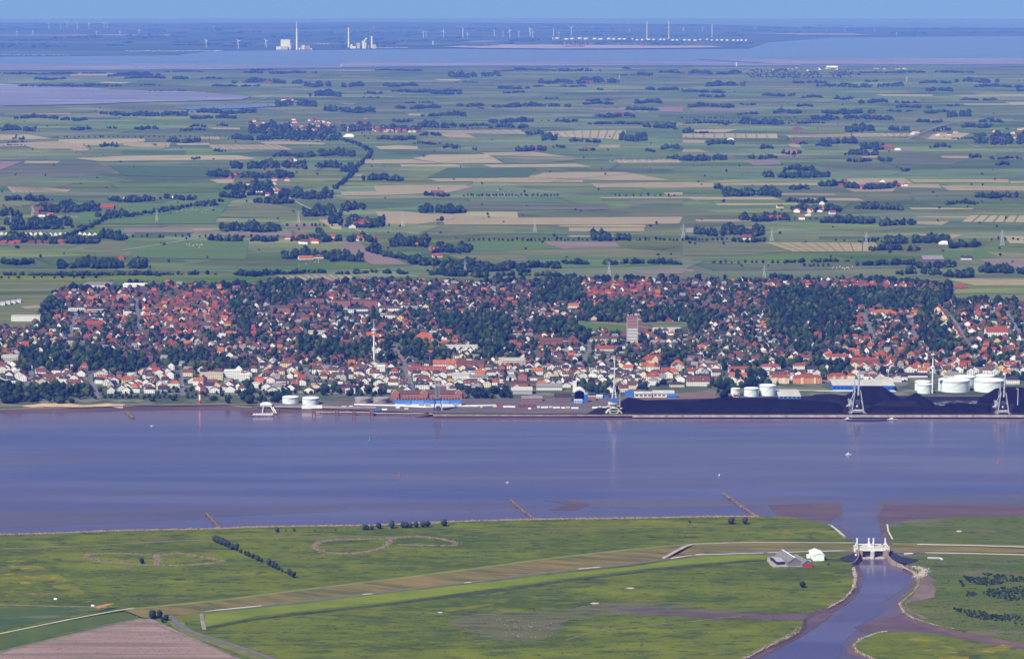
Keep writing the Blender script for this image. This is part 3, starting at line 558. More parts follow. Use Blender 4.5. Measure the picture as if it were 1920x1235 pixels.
# ================================================================ TREE BUILDERS
GREENS = [mat('leaves_%d' % i, c, col2=tuple(k*0.62 for k in c), scale=0.35, detail=2, spec=0.05) for i, c in enumerate([(0.024, 0.05, 0.016), (0.04, 0.075, 0.017), (0.014, 0.03, 0.018), (0.085, 0.105, 0.02), (0.02, 0.048, 0.022), (0.05, 0.03, 0.025)])]
WILLOW = mat('willow_leaves', (0.05, 0.065, 0.035), col2=(0.028, 0.04, 0.024), scale=0.8, detail=2, spec=0.05)
BARK = mat('bark', (0.1, 0.07, 0.05), var=0.3, scale=2)
def ico(sub):
    bm = bmesh.new(); bmesh.ops.create_icosphere(bm, subdivisions=sub, radius=1.0)
    v = np.array([tuple(p.co) for p in bm.verts]); f = np.array([[q.index for q in p.verts] for p in bm.faces]); bm.free(); return v, f
ICO = {s: ico(s) for s in (1, 2, 3)}
nrs = np.random.RandomState(5)
def lump(sub, amp, squash=0.85, rs=nrs):
    v, f = ICO[sub]; v = v.copy(); r = 1 + amp*(rs.rand(len(v))-0.5)*2
    for _ in range(3):
        d = rs.randn(3); d /= np.linalg.norm(d); r += 0.16*np.clip(v@d, 0, 1)**2*rs.choice((-1, 1))
    v = v*r[:, None]; v[:, 2] *= squash; return v, f
def crown_variant(lobes, leafn, seed, tall=1.0):
    """unit crown (radius about 1, base at 0): overlapping lumps with loose leaf sprays around them"""
    rs = np.random.RandomState(seed); V_, F_ = [], []; o = 0
    for i in range(lobes):
        a = rs.rand()*6.28; r = 0.42*math.sqrt(rs.rand()) if i else 0; s = 0.75 if i == 0 else rs.uniform(0.38, 0.6)
        v, f = lump(2 if i == 0 else 1, 0.13, 0.95, rs); v = v*s + [r*math.cos(a)*1.2, r*math.sin(a)*1.2, (0.85 + rs.uniform(-0.35, 0.55)*(i > 0))*tall]
        V_.append(v); F_.append(f+o); o += len(v)
    A = np.concatenate(V_); n = leafn
    c = A[rs.randint(0, len(A), n)]*[1.04, 1.04, 1.02] + rs.randn(n, 3)*0.05
    d1 = rs.randn(n, 3); d1 /= np.linalg.norm(d1, axis=1)[:, None]; d2 = np.cross(d1, rs.randn(n, 3)); d2 /= np.linalg.norm(d2, axis=1)[:, None]; s = rs.uniform(0.06, 0.13, n)[:, None]
    tri = np.stack([c+d1*s, c-d1*s*0.6+d2*s, c-d1*s*0.6-d2*s], 1).reshape(-1, 3)
    V_.append(tri); F_.append(np.arange(3*n).reshape(-1, 3)+o)
    return np.concatenate(V_), np.concatenate(F_)
def np_mesh(name, v, f, mats, mi=None):
    me = bpy.data.meshes.new(name); me.vertices.add(len(v)); me.vertices.foreach_set('co', np.asarray(v, np.float32).ravel())
    me.loops.add(f.size); me.loops.foreach_set('vertex_index', np.asarray(f, np.int32).ravel())
    me.polygons.add(len(f)); me.polygons.foreach_set('loop_start', np.arange(0, f.size, 3, dtype=np.int32))
    for m in mats: me.materials.append(m)
    if mi is not None: me.polygons.foreach_set('material_index', np.asarray(mi, np.int32))
    me.update(calc_edges=True); return me
CROWN = {}
def crown_mesh(k, m):
    key = (k, m.name)
    if key not in CROWN:
        tall = 1.0 if k < 4 else 1.9
        v, f = crown_variant(6, 110, 100+k, tall); CROWN[key] = np_mesh('crown', v, f, [m])
    return CROWN[key]
TRUNK = MB().tube((0, 0, 0), (0.02, 0, 0.55), 0.07, 0.045, 6, caps=False).tube((0.02, 0, 0.5), (0.3, 0.1, 0.95), 0.04, 0.02, 5, caps=False).tube((0.02, 0, 0.5), (-0.25, -0.12, 0.95), 0.04, 0.02, 5, caps=False).mesh('trunk', BARK)
def tree(x, y, z, r, h, label, group, m, k=None, rnd=random, nm='tree', bare=0.22):
    """one tree: root empty on the ground, trunk and crown as its parts"""
    t = thing(nm, label, 'tree', V(x, y, z), rnd.uniform(0, 6.28), group)
    k = rnd.randrange(4) if k is None else k
    c = link('crown', crown_mesh(k, m), t); top = 1.75 if k < 4 else 2.7
    c.scale = (r, r, h*(1-bare)/top); c.location = (0, 0, h*bare*0.6)
    q = link('trunk', TRUNK, t); q.scale = (r*1.1, r*1.1, h*0.8)
    return t
# light variants for the mass of trees
LOW = []
for i in range(6):
    rs = np.random.RandomState(40+i); v, f = lump(1, 0.30, 1.0, rs)
    q = rs.randn(18, 3); q /= np.linalg.norm(q, axis=1)[:, None]; q[:, 2] = np.abs(q[:, 2])*0.9-0.1; c_ = q*rs.uniform(0.9, 1.12, (18, 1)); d1 = rs.randn(18, 3)*0.17; d2 = rs.randn(18, 3)*0.17
    tri = np.stack([c_+d1, c_-d1*0.5+d2, c_-d1*0.5-d2], 1).reshape(-1, 3)
    f = np.concatenate([f, np.arange(54).reshape(-1, 3)+len(v)]); v = np.concatenate([v, tri]) + [0, 0, 1.0]; LOW.append((v*[1, 1, 0.5], f))
TINY = []
for i in range(6):
    v, f = ICO[1]; rs = np.random.RandomState(60+i); b = bmesh.new(); bmesh.ops.create_icosphere(b, subdivisions=1, radius=1.0)
    v = np.array([tuple(p.co) for p in b.verts]); f = np.array([[q.index for q in p.verts] for p in b.faces]); b.free()
    v = v*(1+0.5*(rs.rand(len(v), 1)-0.5)); TINY.append(((v+[0, 0, 1.0])*[1, 1, 0.5], f))
def mass(name, pts, tmpl, mats, label=None):
    """pts: (x, y, z, radius, height, material) -> one mesh of many crowns"""
    if not pts: return None
    VV, FF, MM = [], [], []; o = 0
    for i, (x, y, z, r, h, m) in enumerate(pts):
        v, f = tmpl[(i*7+int(x)) % len(tmpl)]; a = (i*2.399) % 6.283; c, s = math.cos(a)*r, math.sin(a)*r
        q = np.empty_like(v); q[:, 0] = v[:, 0]*c - v[:, 1]*s + x; q[:, 1] = v[:, 0]*s + v[:, 1]*c + y; q[:, 2] = v[:, 2]*h + z + gz(x, y)
        VV.append(q); FF.append(f+o); MM.append(np.full(len(f), m)); o += len(v)
    return tag(link(name, np_mesh(name, np.concatenate(VV), np.concatenate(FF), mats, np.concatenate(MM))), label, None, None, 'stuff')

# ================================================================ WOODLOTS AND HEDGES OF THE PLAIN
GROVES = {'A': (0, 220, 3, """0 200 38 78,400 510 45 72,600 665 48 64,755 890 44 70,1070 1160 35 55,1220 1280 30 50,70 140 105 125,560 665 135 165,940 1125 108 145,1080 1135 215 238,865 885 140 160,
1400 1580 10 90,1480 1700 20 130,1650 1920 15 130,1300 1550 90 128,1535 1770 185 225,1790 1920 165 218,1775 1920 240 288,1300 1720 228 290,1165 1650 285 340,1310 1540 330 440,1520 1870 385 460,1430 1650 440 485,1260 1400 370 405,1225 1380 415 455,
30 270 430 470,200 560 455 535,0 120 505 560,30 400 540 610,0 350 590 635,540 755 515 560,610 870 432 475,900 1100 430 465,400 520 600 620,1095 1225 470 500,1240 1575 572 645,860 1010 500 525,1705 1920 475 560,1850 1920 520 600,
1640 1920 650 700,1415 1565 660 700,1170 1365 655 698,1590 1840 725 795,1845 1920 725 810,1780 1815 600 665,0 190 785 830,330 820 770 850,400 640 790 850,550 710 620 690,0 1540 862 888,1520 1920 850 880,380 900 862 892,0 560 640 710,1330 1540 850 895"""),
 'B': (640, 220, 3, """0 200 20 80,200 440 30 80,440 560 80 103,200 415 95 130,0 75 165 220,0 90 250 310,120 345 310 358,440 695 475 540,0 130 465 525,0 240 535 620,530 575 558 582,1040 1135 68 100,1130 1215 75 130,1285 1455 112 142,1565 1730 75 135,
575 670 145 175,410 555 130 152,980 1150 150 192,1190 1260 152 172,1340 1425 170 190,1710 1765 168 195,1800 1920 145 180,1860 1920 205 240,455 610 418 445,1400 1620 640 695,1410 1470 615 690,270 500 650 710,505 730 690 765,170 215 680 745,0 120 735 812,
385 445 760 825,440 780 780 840,560 750 800 860,700 1060 825 870,750 1230 800 850,1240 1920 792 830,0 370 850 880,870 1300 860 895,500 700 840 890,280 480 660 730,40 180 645 700,600 820 850 900"""),
 'C': (1280, 220, 3, """0 60 52 90,915 1075 25 82,1150 1275 45 78,1410 1515 50 78,1570 1730 25 60,1640 1920 60 155,135 290 118 155,435 510 148 180,640 700 130 152,780 980 105 152,1000 1130 125 185,1390 1505 140 172,915 1100 172 215,550 670 180 210,
370 540 205 235,0 245 198 245,910 1060 225 252,1100 1175 215 248,1760 1835 240 270,1610 1680 200 230,570 740 262 300,450 825 290 340,765 920 345 388,910 1180 362 405,1180 1212 350 390,600 705 372 408,180 225 372 405,230 550 378 445,1220 1280 282 302,
1650 1880 412 455,1480 1645 458 490,580 820 450 480,610 890 480 530,970 1260 480 522,320 600 525 585,765 1080 545 598,1110 1310 562 610,60 160 612 665,160 450 585 668,10 80 665 695,275 465 668 705,990 1140 678 702,1140 1500 648 712,
1500 1670 680 735,1055 1330 710 752,570 930 790 815,980 1330 795 835,1320 1530 795 850,1200 1450 840 885,1470 1650 850 900,1600 1920 820 880"""),
 'T1': (0, 0, 3, """80 325 640 668,340 490 655 680,620 1060 615 655,1070 1330 640 668,1080 1440 605 640,1550 1780 550 600,1820 1920 585 625,1740 1920 497 545,1190 1460 470 488,1300 1700 435 470,700 1060 420 445,180 370 430 450,0 600 400 420,
600 900 400 430,100 680 465 490,790 900 470 482,930 1140 395 405,1370 1780 395 415,1710 1860 450 490,1130 1250 430 445"""),
 'T2': (640, 0, 3, """0 190 590 635,0 130 455 490,130 235 512 530,230 430 460 488,280 680 495 520,500 680 510 532,300 580 585 612,190 460 385 400,600 900 390 435,650 800 575 600,850 1290 572 604,450 700 632 655,280 400 665 688,430 600 670 720,900 1460 378 402,
880 1060 478 500,910 1030 508 524,1080 1140 475 490,1140 1230 545 558,1230 1380 475 490,1270 1560 425 470,1360 1530 565 588,1430 1650 630 660,1590 1780 597 622,1660 1750 400 425,1780 1920 395 412,1710 1920 485 508,1650 1810 550 582,830 1080 655 690,
830 1050 690 720,1200 1330 662 688,1390 1700 680 702,1700 1880 680 720,1110 1300 440 470,600 830 690 712"""),
 'T3': (1280, 0, 3, """0 330 390 418,360 1000 375 440,1000 1640 392 412,130 350 450 488,620 760 450 468,750 1240 458 492,1020 1095 447 462,1330 1510 450 470,1530 1780 430 465,0 240 500 522,90 240 527 548,440 630 520 542,670 790 530 550,850 965 540 562,
990 1170 552 580,1200 1400 585 610,30 290 575 605,320 410 577 592,640 740 580 600,510 670 607 638,785 1080 605 642,720 1190 635 675,1360 1480 612 638,1490 1620 610 660,1310 1460 668 690,0 800 680 698,200 260 678 702,320 560 660 700,
1480 1560 583 598,1560 1770 548 566,1370 1520 485 515,1640 1920 470 492,1880 1960 490 515,1670 1800 665 690""")}
grn = random.Random(11)
def grove(x0, x1, y0, y1, name='woodland', shape=True):
    w, hpx = x1-x0, y1-y0; d = G((x0+x1)/2, y1)[1]; sc = d/F
    TH = min(13.0, max(7.0, hpx*sc*0.8)); th_px = TH/sc*0.98; deep = max(hpx-th_px, th_px*0.25)
    cr = 5.0/sc                                           # crown radius in photo pixels
    n = int(min(420, max(3, 1.4*w*deep/(cr*cr*0.75*0.8)))); big = 1.0
    if n > 300: big = math.sqrt(n/300); n = 300
    pts = []; f1, f2, p1, p2 = grn.uniform(5, 12), grn.uniform(16, 30), grn.uniform(0, 6), grn.uniform(0, 6)
    for i in range(n):
        for _ in range(12):
            u, v = grn.random(), grn.random(); e1 = 0.5+0.5*math.sin(f1*u+p1); e2 = 0.5+0.5*math.sin(f2*u+p2)
            if v < 0.42+0.58*(0.65*e1+0.35*e2) and (e1*0.6+e2*0.4 > 0.12 or w < 12): break
        p = G(x0+u*w, y1 - v*deep + math.sin(f1*u*0.7+p2)*min(1.2, hpx*0.12))
        h = (0.8+0.35*e2)*TH*grn.uniform(0.65, 1.15)*(1.0 if 0.08 < u < 0.92 else 0.75); r = grn.uniform(3.4, 6.2)*big
        pts.append((p.x, p.y, 3.0-h*0.12, r, h*1.1, grn.choice((0, 0, 1, 2, 2, 4, 3))))
    mass(name, pts, LOW if d < 9500 else TINY, GREENS)
for key, (ox, oy, k, s_) in GROVES.items():
    for e_ in s_.replace('\n', '').split(','):
        a_, b_, c_, d_ = map(float, e_.split()); grove(ox+a_/k, ox+b_/k, oy+c_/k, oy+d_/k, 'hedgerow' if (d_-c_)/(b_-a_) < 0.09 else 'woodland')
for i in range(46):     # small copses and hedges scattered over the plain
    y = grn.uniform(128, 300) if i < 55 else grn.uniform(300, 500); x = grn.uniform(-50, 1930); w = grn.uniform(8, 60)*(0.5+y/500); h = grn.uniform(2.5, 7)*(0.5+y/400)
    grove(x, x+w, y-h, y, 'copse')
for px in ([(640, 262), (672, 272), (695, 285), (692, 295), (665, 318), (655, 335), (625, 357)], [(100, 455), (140, 440), (200, 412), (300, 398), (420, 378)], [(690, 470), (720, 480), (780, 490), (860, 500), (900, 515)]):
    pts = []
    for a_, b_ in zip(px, px[1:]):
        for j in range(22):
            t = j/22; p = G(a_[0]+(b_[0]-a_[0])*t+grn.uniform(-3, 3), a_[1]+(b_[1]-a_[1])*t+grn.uniform(-1.5, 1.5)); pts.append((p.x, p.y, 2, grn.uniform(4, 7), grn.uniform(10, 15), grn.choice((0, 2, 1))))
    mass('treeline', pts, LOW, GREENS)
pts = []                # loose field trees, hedge trees and roadside rows
for (x0, x1, y, n) in ((880, 1290, 451, 46), (1290, 1420, 450, 14), (250, 640, 445, 26), (870, 1050, 368, 30), (100, 480, 258, 40), (1270, 1560, 228, 60), (1270, 1500, 222, 40), (1180, 1260, 231, 20), (640, 900, 241, 50), (1860, 1960, 450, 8), (540, 760, 424, 16), (1150, 1280, 368, 10), (1510, 1560, 500, 6), (1340, 1480, 494, 12), (0, 200, 522, 10), (430, 500, 262, 8), (1440, 1600, 412, 12)):
    for j in range(n):
        p = G(x0+(x1-x0)*(j+grn.uniform(-0.3, 0.3))/n, y+grn.uniform(-0.8, 0.8)); pts.append((p.x, p.y, 2.6, grn.uniform(2.5, 5), grn.uniform(6, 11), grn.choice((0, 2, 1))))
for j in range(380):
    p = G(grn.uniform(-50, 1970), 130+380*grn.random()**1.3); pts.append((p.x, p.y, 2.6, grn.uniform(2, 5), grn.uniform(4, 10), grn.choice((0, 2, 1))))
mass('hedgerow_trees', pts, TINY, GREENS, 'small dark trees standing singly along the ditches and lanes of the plain')
# woods of the far shore, low lumps with distance haze put into a paler leaf colour
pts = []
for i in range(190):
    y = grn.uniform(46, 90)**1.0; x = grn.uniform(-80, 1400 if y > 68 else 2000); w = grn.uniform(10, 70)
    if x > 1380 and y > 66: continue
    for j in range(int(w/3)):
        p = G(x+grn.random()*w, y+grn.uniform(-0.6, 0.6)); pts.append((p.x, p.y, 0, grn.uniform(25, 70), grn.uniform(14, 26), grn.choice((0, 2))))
mass('far_shore_woods', pts, TINY, [mat('hazed_leaves', (0.045, 0.08, 0.045))]*6)

# ================================================================ HOUSES
WALLC = {'white': (0.80, 0.78, 0.72), 'cream': (0.72, 0.62, 0.42), 'red brick': (0.33, 0.12, 0.08), 'brown brick': (0.2, 0.11, 0.09), 'grey': (0.42, 0.4, 0.4), 'yellow': (0.75, 0.5, 0.15), 'orange': (0.7, 0.28, 0.09), 'pale green': (0.62, 0.7, 0.6), 'blue': (0.04, 0.16, 0.6), 'pale blue': (0.3, 0.45, 0.72)}
ROOFC = {'orange': (0.42, 0.125, 0.045), 'red': (0.30, 0.078, 0.042), 'dark red': (0.17, 0.07, 0.05), 'brown': (0.115, 0.075, 0.06), 'dark': (0.055, 0.046, 0.06), 'grey': (0.24, 0.22, 0.23), 'light grey': (0.5, 0.48, 0.46), 'white': (0.8, 0.8, 0.78), 'blue': (0.06, 0.18, 0.55)}
WM = {k: mat('wall_'+k.replace(' ', '_'), v, col2=tuple(c*0.86 for c in v), scale=0.5) for k, v in WALLC.items()}
RM = {k: mat('roof_'+k.replace(' ', '_'), v, col2=tuple(c*0.72 for c in v), scale=0.4, stretch=(1, 1, 2)) for k, v in ROOFC.items()}
WK, RK = list(WALLC), list(ROOFC)
glass = mat('window_glass', (0.03, 0.035, 0.05), 0.15, spec=0.5)
wframe = mat('window_frame', (0.7, 0.7, 0.68))
doorm = mat('door_wood', (0.16, 0.07, 0.04))
def wall_geo(mb, w, d, h, rise, kind, mi=0, T=lambda p: p):
    x, y = w/2, d/2
    b = [(-x, -y, -0.5), (x, -y, -0.5), (x, y, -0.5), (-x, y, -0.5), (-x, -y, h), (x, -y, h), (x, y, h), (-x, y, h)]
    f = [(0, 1, 5, 4), (1, 2, 6, 5), (2, 3, 7, 6), (3, 0, 4, 7)]
    if kind == 'side': b += [(-x, 0, h+rise), (x, 0, h+rise)]; f += [(4, 7, 8), (5, 9, 6)]
    elif kind == 'gable': b += [(0, -y, h+rise), (0, y, h+rise)]; f += [(4, 5, 8), (6, 7, 9)]
    elif kind == 'flat': f += [(4, 5, 6, 7)]
    mb.add([T(p) for p in b], f, mi)
def roof_geo(mb, w, d, h, rise, kind, mi=0, T=lambda p: p, o=0.45, th=0.28):
    x, y = w/2, d/2
    if kind == 'flat':
        n = MB().box(-x-0.2, x+0.2, -y-0.2, y+0.2, h+0.004, h+0.5); mb.add([T(p) for p in n.v], n.f, mi); return
    if kind == 'hip':
        r = min(y, x)*0.9; X, Y = x+o, y+o; hz = h-0.12
        if w >= d: top = [(-x+r, 0, h+rise), (x-r, 0, h+rise)]; f = [(0, 1, 5, 4), (2, 3, 4, 5), (1, 2, 5), (3, 0, 4)]
        else: top = [(0, -y+r, h+rise), (0, y-r, h+rise)]; f = [(0, 1, 4), (1, 2, 5, 4), (2, 3, 5), (3, 0, 4, 5)]
        vs = [(-X, -Y, hz), (X, -Y, hz), (X, Y, hz), (-X, Y, hz)] + top
        mb.add([T(p) for p in vs], f + [(3, 2, 1, 0)], mi); return
    s = o*rise/(y if kind == 'side' else x)
    if kind == 'side': prof = [(-y-o, h-s), (0, h+rise), (y+o, h-s)]; pt = lambda a, z, e: (e*(x+o), a, z)
    else: prof = [(-x-o, h-s), (0, h+rise), (x+o, h-s)]; pt = lambda a, z, e: (a, e*(y+o), z)
    vs = []
    for e in (-1, 1):
        for a, z in prof: vs += [pt(a, z+0.05, e), pt(a, z+0.05+th, e)]
    f = [(0, 6, 8, 2), (2, 8, 10, 4), (1, 3, 9, 7), (3, 5, 11, 9), (0, 1, 7, 6), (4, 10, 11, 5), (0, 2, 3, 1), (2, 4, 5, 3), (6, 7, 9, 8), (8, 9, 11, 10)]
    mb.add([T(p) for p in vs], f, mi)
PMESH = {}
def pm(key, fn, mats):
    if key not in PMESH: mb = MB(); fn(mb); PMESH[key] = mb.mesh(str(key[0]), mats)
    return PMESH[key]
def window_mesh(w=1.15, h=1.35):
    return pm(('window', w, h), lambda mb: mb.box(-w/2, w/2, -0.06, 0.05, 0, h, 0).box(-w/2+0.12, w/2-0.12, -0.10, -0.061, 0.12, h-0.12, 1), [wframe, glass])
def door_mesh(): return pm(('door',), lambda mb: mb.box(-0.55, 0.55, -0.1, 0.05, 0, 2.2), doorm)
def chimney_mesh(c='red brick'): return pm(('chimney', c), lambda mb: mb.box(-0.45, 0.45, -0.45, 0.45, -1.4, 1.2).box(-0.55, 0.55, -0.55, 0.55, 1.2, 1.4), WM[c])
def house_parts(t, w, d, h, rise, kind, wall, roof, windows=True, chim=True, door=True, rnd=random, dormer=0):
    q = lambda a: round(a*2)/2
    w, d, h, rise = q(w), q(d), q(h), q(rise)
    link('wall', pm(('wall', w, d, h, rise, kind, wall), lambda mb: wall_geo(mb, w, d, h, rise, kind), WM[wall]), t)
    rf = link('roof', pm(('roof', w, d, h, rise, kind, roof), lambda mb: roof_geo(mb, w, d, h, rise, kind), RM[roof]), t)
    if chim:
        cz = h + rise*(0.95 if kind != 'hip' else 0.8); cx = rnd.uniform(-0.25, 0.25)*w if kind == 'side' else 0; cy = rnd.uniform(-0.2, 0.3)*d if kind == 'gable' else 0
        link('chimney', chimney_mesh('red brick' if wall != 'white' or rnd.random() < 0.5 else 'white'), rf, (cx, cy, cz+0.3))
    if windows:
        st = max(1, int(h/2.8)); n = max(2, int(w/2.9)); wm_ = window_mesh()
        for s_ in range(st):
            for i in range(n):
                x = (i-(n-1)/2)*w/n
                if s_ == 0 and door and i == n//2: link('door', door_mesh(), t, (x, -d/2, 0)); continue
                link('window', wm_, t, (x, -d/2, 0.9+s_*2.8))
        if kind == 'gable' and w > 6: link('window', wm_, t, (0, -d/2, h+0.4))
        for i in (-1, 1): link('window', wm_, t, (-w/2, i*d*0.22, 0.9+(st-1)*2.8), R(-90))
    for i in range(dormer):
        x = (i-(dormer-1)/2)*w/dormer
        def dm(mb): wall_geo(mb, 1.8, 2.6, 1.4, 0.8, 'gable', 0); roof_geo(mb, 1.8, 2.6, 1.4, 0.8, 'gable', 1, o=0.2, th=0.15); mb.box(-0.5, 0.5, -1.36, -1.3, 0.2, 1.2, 2)
        link('dormer', pm(('dormer', wall, roof), dm, [WM[wall], RM[roof], glass]), rf, (x, -d*0.24, h+rise*0.22))

OCC = []          # footprints already taken: (x, y, radius)
GRIDC = {}
def occupy(x, y, r): GRIDC.setdefault((int(x//40), int(y//40)), []).append((x, y, r))
def free_at(x, y, r):
    i, j = int(x//40), int(y//40)
    for a in range(i-2, i+3):
        for b in range(j-2, j+3):
            for (u, v, s) in GRIDC.get((a, b), ()):
                if (u-x)**2 + (v-y)**2 < (r+s)**2: return False
    return True
def occ_rect(x0, x1, yb, depth):
    n = max(1, int((x1-x0)/12)); m = max(1, int(depth/12))
    for i in range(n+1):
        for j in range(m+1): occupy(x0+(x1-x0)*i/n, yb+depth*j/m, 8)

LM = []           # landmarks used to say where a house stands
def block(name, label, x0, x1, yb, h, depth, kind, wall, roof, rise=4.0, rot=0.0, storeys=None, cat='building', group=None, z=3.0, windows=True, nwin=None, balcony=False, lm=None, chim=0, dormer=0, band=None):
    """a landmark building whose front wall stands on the ground between two bearings"""
    a_, b_ = G(x0, yb, z), G(x1, yb, z); w = max(4.0, (b_-a_).length/max(0.5, math.cos(rot)) - abs(math.sin(rot))*depth*0.5); mid = (a_+b_)/2
    t = thing(name, label, cat, (mid.x, mid.y+depth/2, z+gz(mid.x, mid.y)), rot, group)
    occ_rect(a_.x, b_.x, mid.y, depth)
    if lm: LM.append((lm, mid.x, mid.y))
    mb = MB(); wall_geo(mb, w, depth, h, rise, kind); link('wall', mb.mesh('wall', WM[wall]), t)
    mb = MB(); roof_geo(mb, w, depth, h, rise, kind); rf = link('roof', mb.mesh('roof', RM[roof]), t)
    st = storeys or max(1, int(h/3.0)); fh = h/st
    if windows:
        n = nwin or int(max(2, min(16, w/3.4))); wm_ = window_mesh(1.5, 1.4)
        for s_ in range(st):
            for i in range(n): link('window', wm_, t, ((i-(n-1)/2)*w/n, -depth/2, s_*fh+fh*0.32))
    if balcony:
        for s_ in range(1, st):
            bx = pm(('balcony', round(w), wall), lambda mb: mb.box(-w*0.42, w*0.42, -1.5, 0, 0, 1.0), WM['white']); link('balcony', bx, t, (0, -depth/2-0.15, s_*fh))
    if band: link('wall_band', MB().box(-w/2-0.05, w/2+0.05, -depth/2-0.08, depth/2+0.08, band[0], band[1]).mesh('wall_band', WM[band[2]]), t)
    for i in range(chim): link('chimney', chimney_mesh(), rf, ((i-(chim-1)/2)*w/max(1, chim)*0.8, 0.6, h+rise*0.9))
    for i in range(dormer):
        def dm(mb): wall_geo(mb, 2.4, 3, 1.8, 1.0, 'gable', 0); roof_geo(mb, 2.4, 3, 1.8, 1.0, 'gable', 1, o=0.2, th=0.15); mb.box(-0.7, 0.7, -1.56, -1.5, 0.3, 1.5, 2)
        link('dormer', pm(('dormerb', wall, roof), dm, [WM[wall], RM[roof], glass]), rf, ((i-(dormer-1)/2)*w/dormer*0.9, -depth*0.25, h+rise*0.2))
    return t, w
# -------- landmark buildings, west bank
B = block
B('warehouse', 'wide low hall with blue-grey roof and white front behind the western houses', 156, 210, 541.5, 8, 60, 'side', 'white', 'grey', 2, R(-4), windows=False, lm='grey-roofed hall')
B('warehouse', 'long flat white hall standing among trees behind the red estate', 230, 274, 539, 6, 30, 'flat', 'white', 'white', windows=False, lm='flat white hall')
B('office_building', 'white three-storey building shell on the sandy building site', 21, 75, 603, 11, 16, 'flat', 'white', 'light grey', storeys=3, nwin=12, lm='white building shell')
for i in range(4): B('row_house', 'white cubic new house at the building site, %s from the photo edge' % ('first', 'second', 'third', 'fourth')[i], 1+i*10, 9+i*10, 573-i*1.5, 7, 10, 'flat', 'white', 'light grey', storeys=2, group='white cubic houses at the building site', nwin=2)
B('apartment_block', 'grey and white flat-roofed apartments at the head of the western street', 128, 160, 586, 9, 14, 'flat', 'white', 'grey', balcony=True, lm='grey-white apartments')
B('apartment_block', 'dark-fronted apartment slab with white balcony bands beside the pale apartments', 160, 200, 588, 11, 14, 'flat', 'brown brick', 'dark', balcony=True)
B('villa', 'small white box house among dark trees right of the slab', 231, 246, 593, 8, 11, 'flat', 'white', 'white')
B('school', 'long red-roofed building standing beside the western street', 158, 192, 615, 7, 18, 'side', 'red brick', 'red', 6, R(5), lm='red-roofed western school')
B('apartment_block', 'beige four-storey block with stacked balconies at the photo edge park', 3, 34, 681, 13, 15, 'flat', 'cream', 'light grey', balcony=True, lm='beige balcony block')
B('hotel', 'long white stepped hotel with many windows above the promenade trees', 375, 418, 714, 12, 15, 'flat', 'cream', 'light grey', storeys=4, lm='white promenade hotel')
B('hotel', 'tall bright white slab with flat roof behind the striped lighthouse houses', 420, 452, 712, 15, 15, 'flat', 'white', 'white', storeys=4)
B('clinic', 'white flat-roofed building with a row of small windows at the park edge', 448, 468, 716, 12, 14, 'flat', 'white', 'white', storeys=3)
B('apartment_block', 'brick block of four floors behind the promenade villas', 420, 436, 722, 10, 12, 'flat', 'grey', 'grey')
B('apartment_block', 'long cream wall under a purple-brown roof left of the promenade street', 76, 102, 712, 5, 14, 'side', 'white', 'dark red', 4)
for i, (x0, x1, yb, wl_, rf_, st_, kd) in enumerate([(505, 545, 586, 'red brick', 'brown', 3, 'side'), (540, 563, 577, 'red brick', 'dark', 3, 'side'), (560, 592, 588, 'brown brick', 'dark', 3, 'side'), (582, 607, 572, 'red brick', 'dark', 4, 'flat'), (622, 658, 576, 'red brick', 'dark red', 4, 'flat'), (658, 684, 574, 'red brick', 'brown', 4, 'flat'), (684, 708, 579, 'red brick', 'dark red', 5, 'flat'),
        (652, 690, 588, 'white', 'dark', 3, 'side'), (711, 750, 587, 'white', 'brown', 3, 'side'), (758, 784, 582, 'grey', 'dark', 3, 'flat'), (713, 741, 598, 'white', 'grey', 2, 'flat'), (598, 625, 593, 'red brick', 'dark', 3, 'side'), (565, 590, 600, 'red brick', 'brown', 2, 'side'), (668, 690, 595, 'white', 'dark', 2, 'side')]):
    desc = ['long, in front of the brick slab row', 'short, behind the dark-roofed long block', 'dark-roofed, middle of the estate', 'tall with pale bands, left of the striped slabs', 'wide with cream bands, first of the tall slabs', 'second of the tall slabs', 'tallest, with bright red-brown top', 'white-fronted with dark roof', 'white-fronted, tall hipped mass by the mast', 'grey, right of the mast', 'low and white, just behind the mast', 'angled, between two dark roofs', 'lowest of the estate, near the gardens', 'low white-fronted row before the white block'][i]
    B('apartment_block', '%s apartment block, %s' % (wl_, desc), x0, x1, yb, 3*st_+1, 13, kd, wl_, rf_, 3.5, R((-6, 4, 0, 3)[i % 4]), storeys=st_, group='apartment blocks in the middle of the town', lm='brick apartment estate' if i == 4 else None)
B('villa', 'yellow gabled house on a red roof edge behind the main street', 744, 757, 601, 7, 12, 'gable', 'yellow', 'brown', 4)
B('church_hall', 'big building with very large bright orange hipped roof beside the main street woods', 777, 812, 641, 6, 22, 'hip', 'cream', 'orange', 10, R(10), lm='great orange roof')
B('villa', 'cream two-storey house with red roof left of the great orange roof', 733, 757, 637, 7, 14, 'side', 'cream', 'dark red', 5)
B('villa', 'cream building with red roof below the great orange roof', 791, 822, 652, 6, 14, 'side', 'cream', 'red', 5, R(8))
B('row_house', 'long low orange roof standing right of the great orange roof', 828, 865, 645, 4, 10, 'side', 'brown brick', 'orange', 3)
B('factory', 'white sawtooth-roofed factory hall between dark park trees', 835, 895, 658, 8, 25, 'flat', 'white', 'light grey', nwin=14, lm='white sawtooth factory')
B('hospital', 'dark red brick hospital block with projecting bays', 856, 907, 693, 11, 16, 'side', 'red brick', 'dark red', 4, nwin=13, lm='red brick hospital', chim=2)
B('town_hall', 'large cream villa with broad dark red hipped roof and side wing in the park', 525, 558, 690, 9, 20, 'hip', 'cream', 'dark red', 8, dormer=3, lm='broad hipped villa')
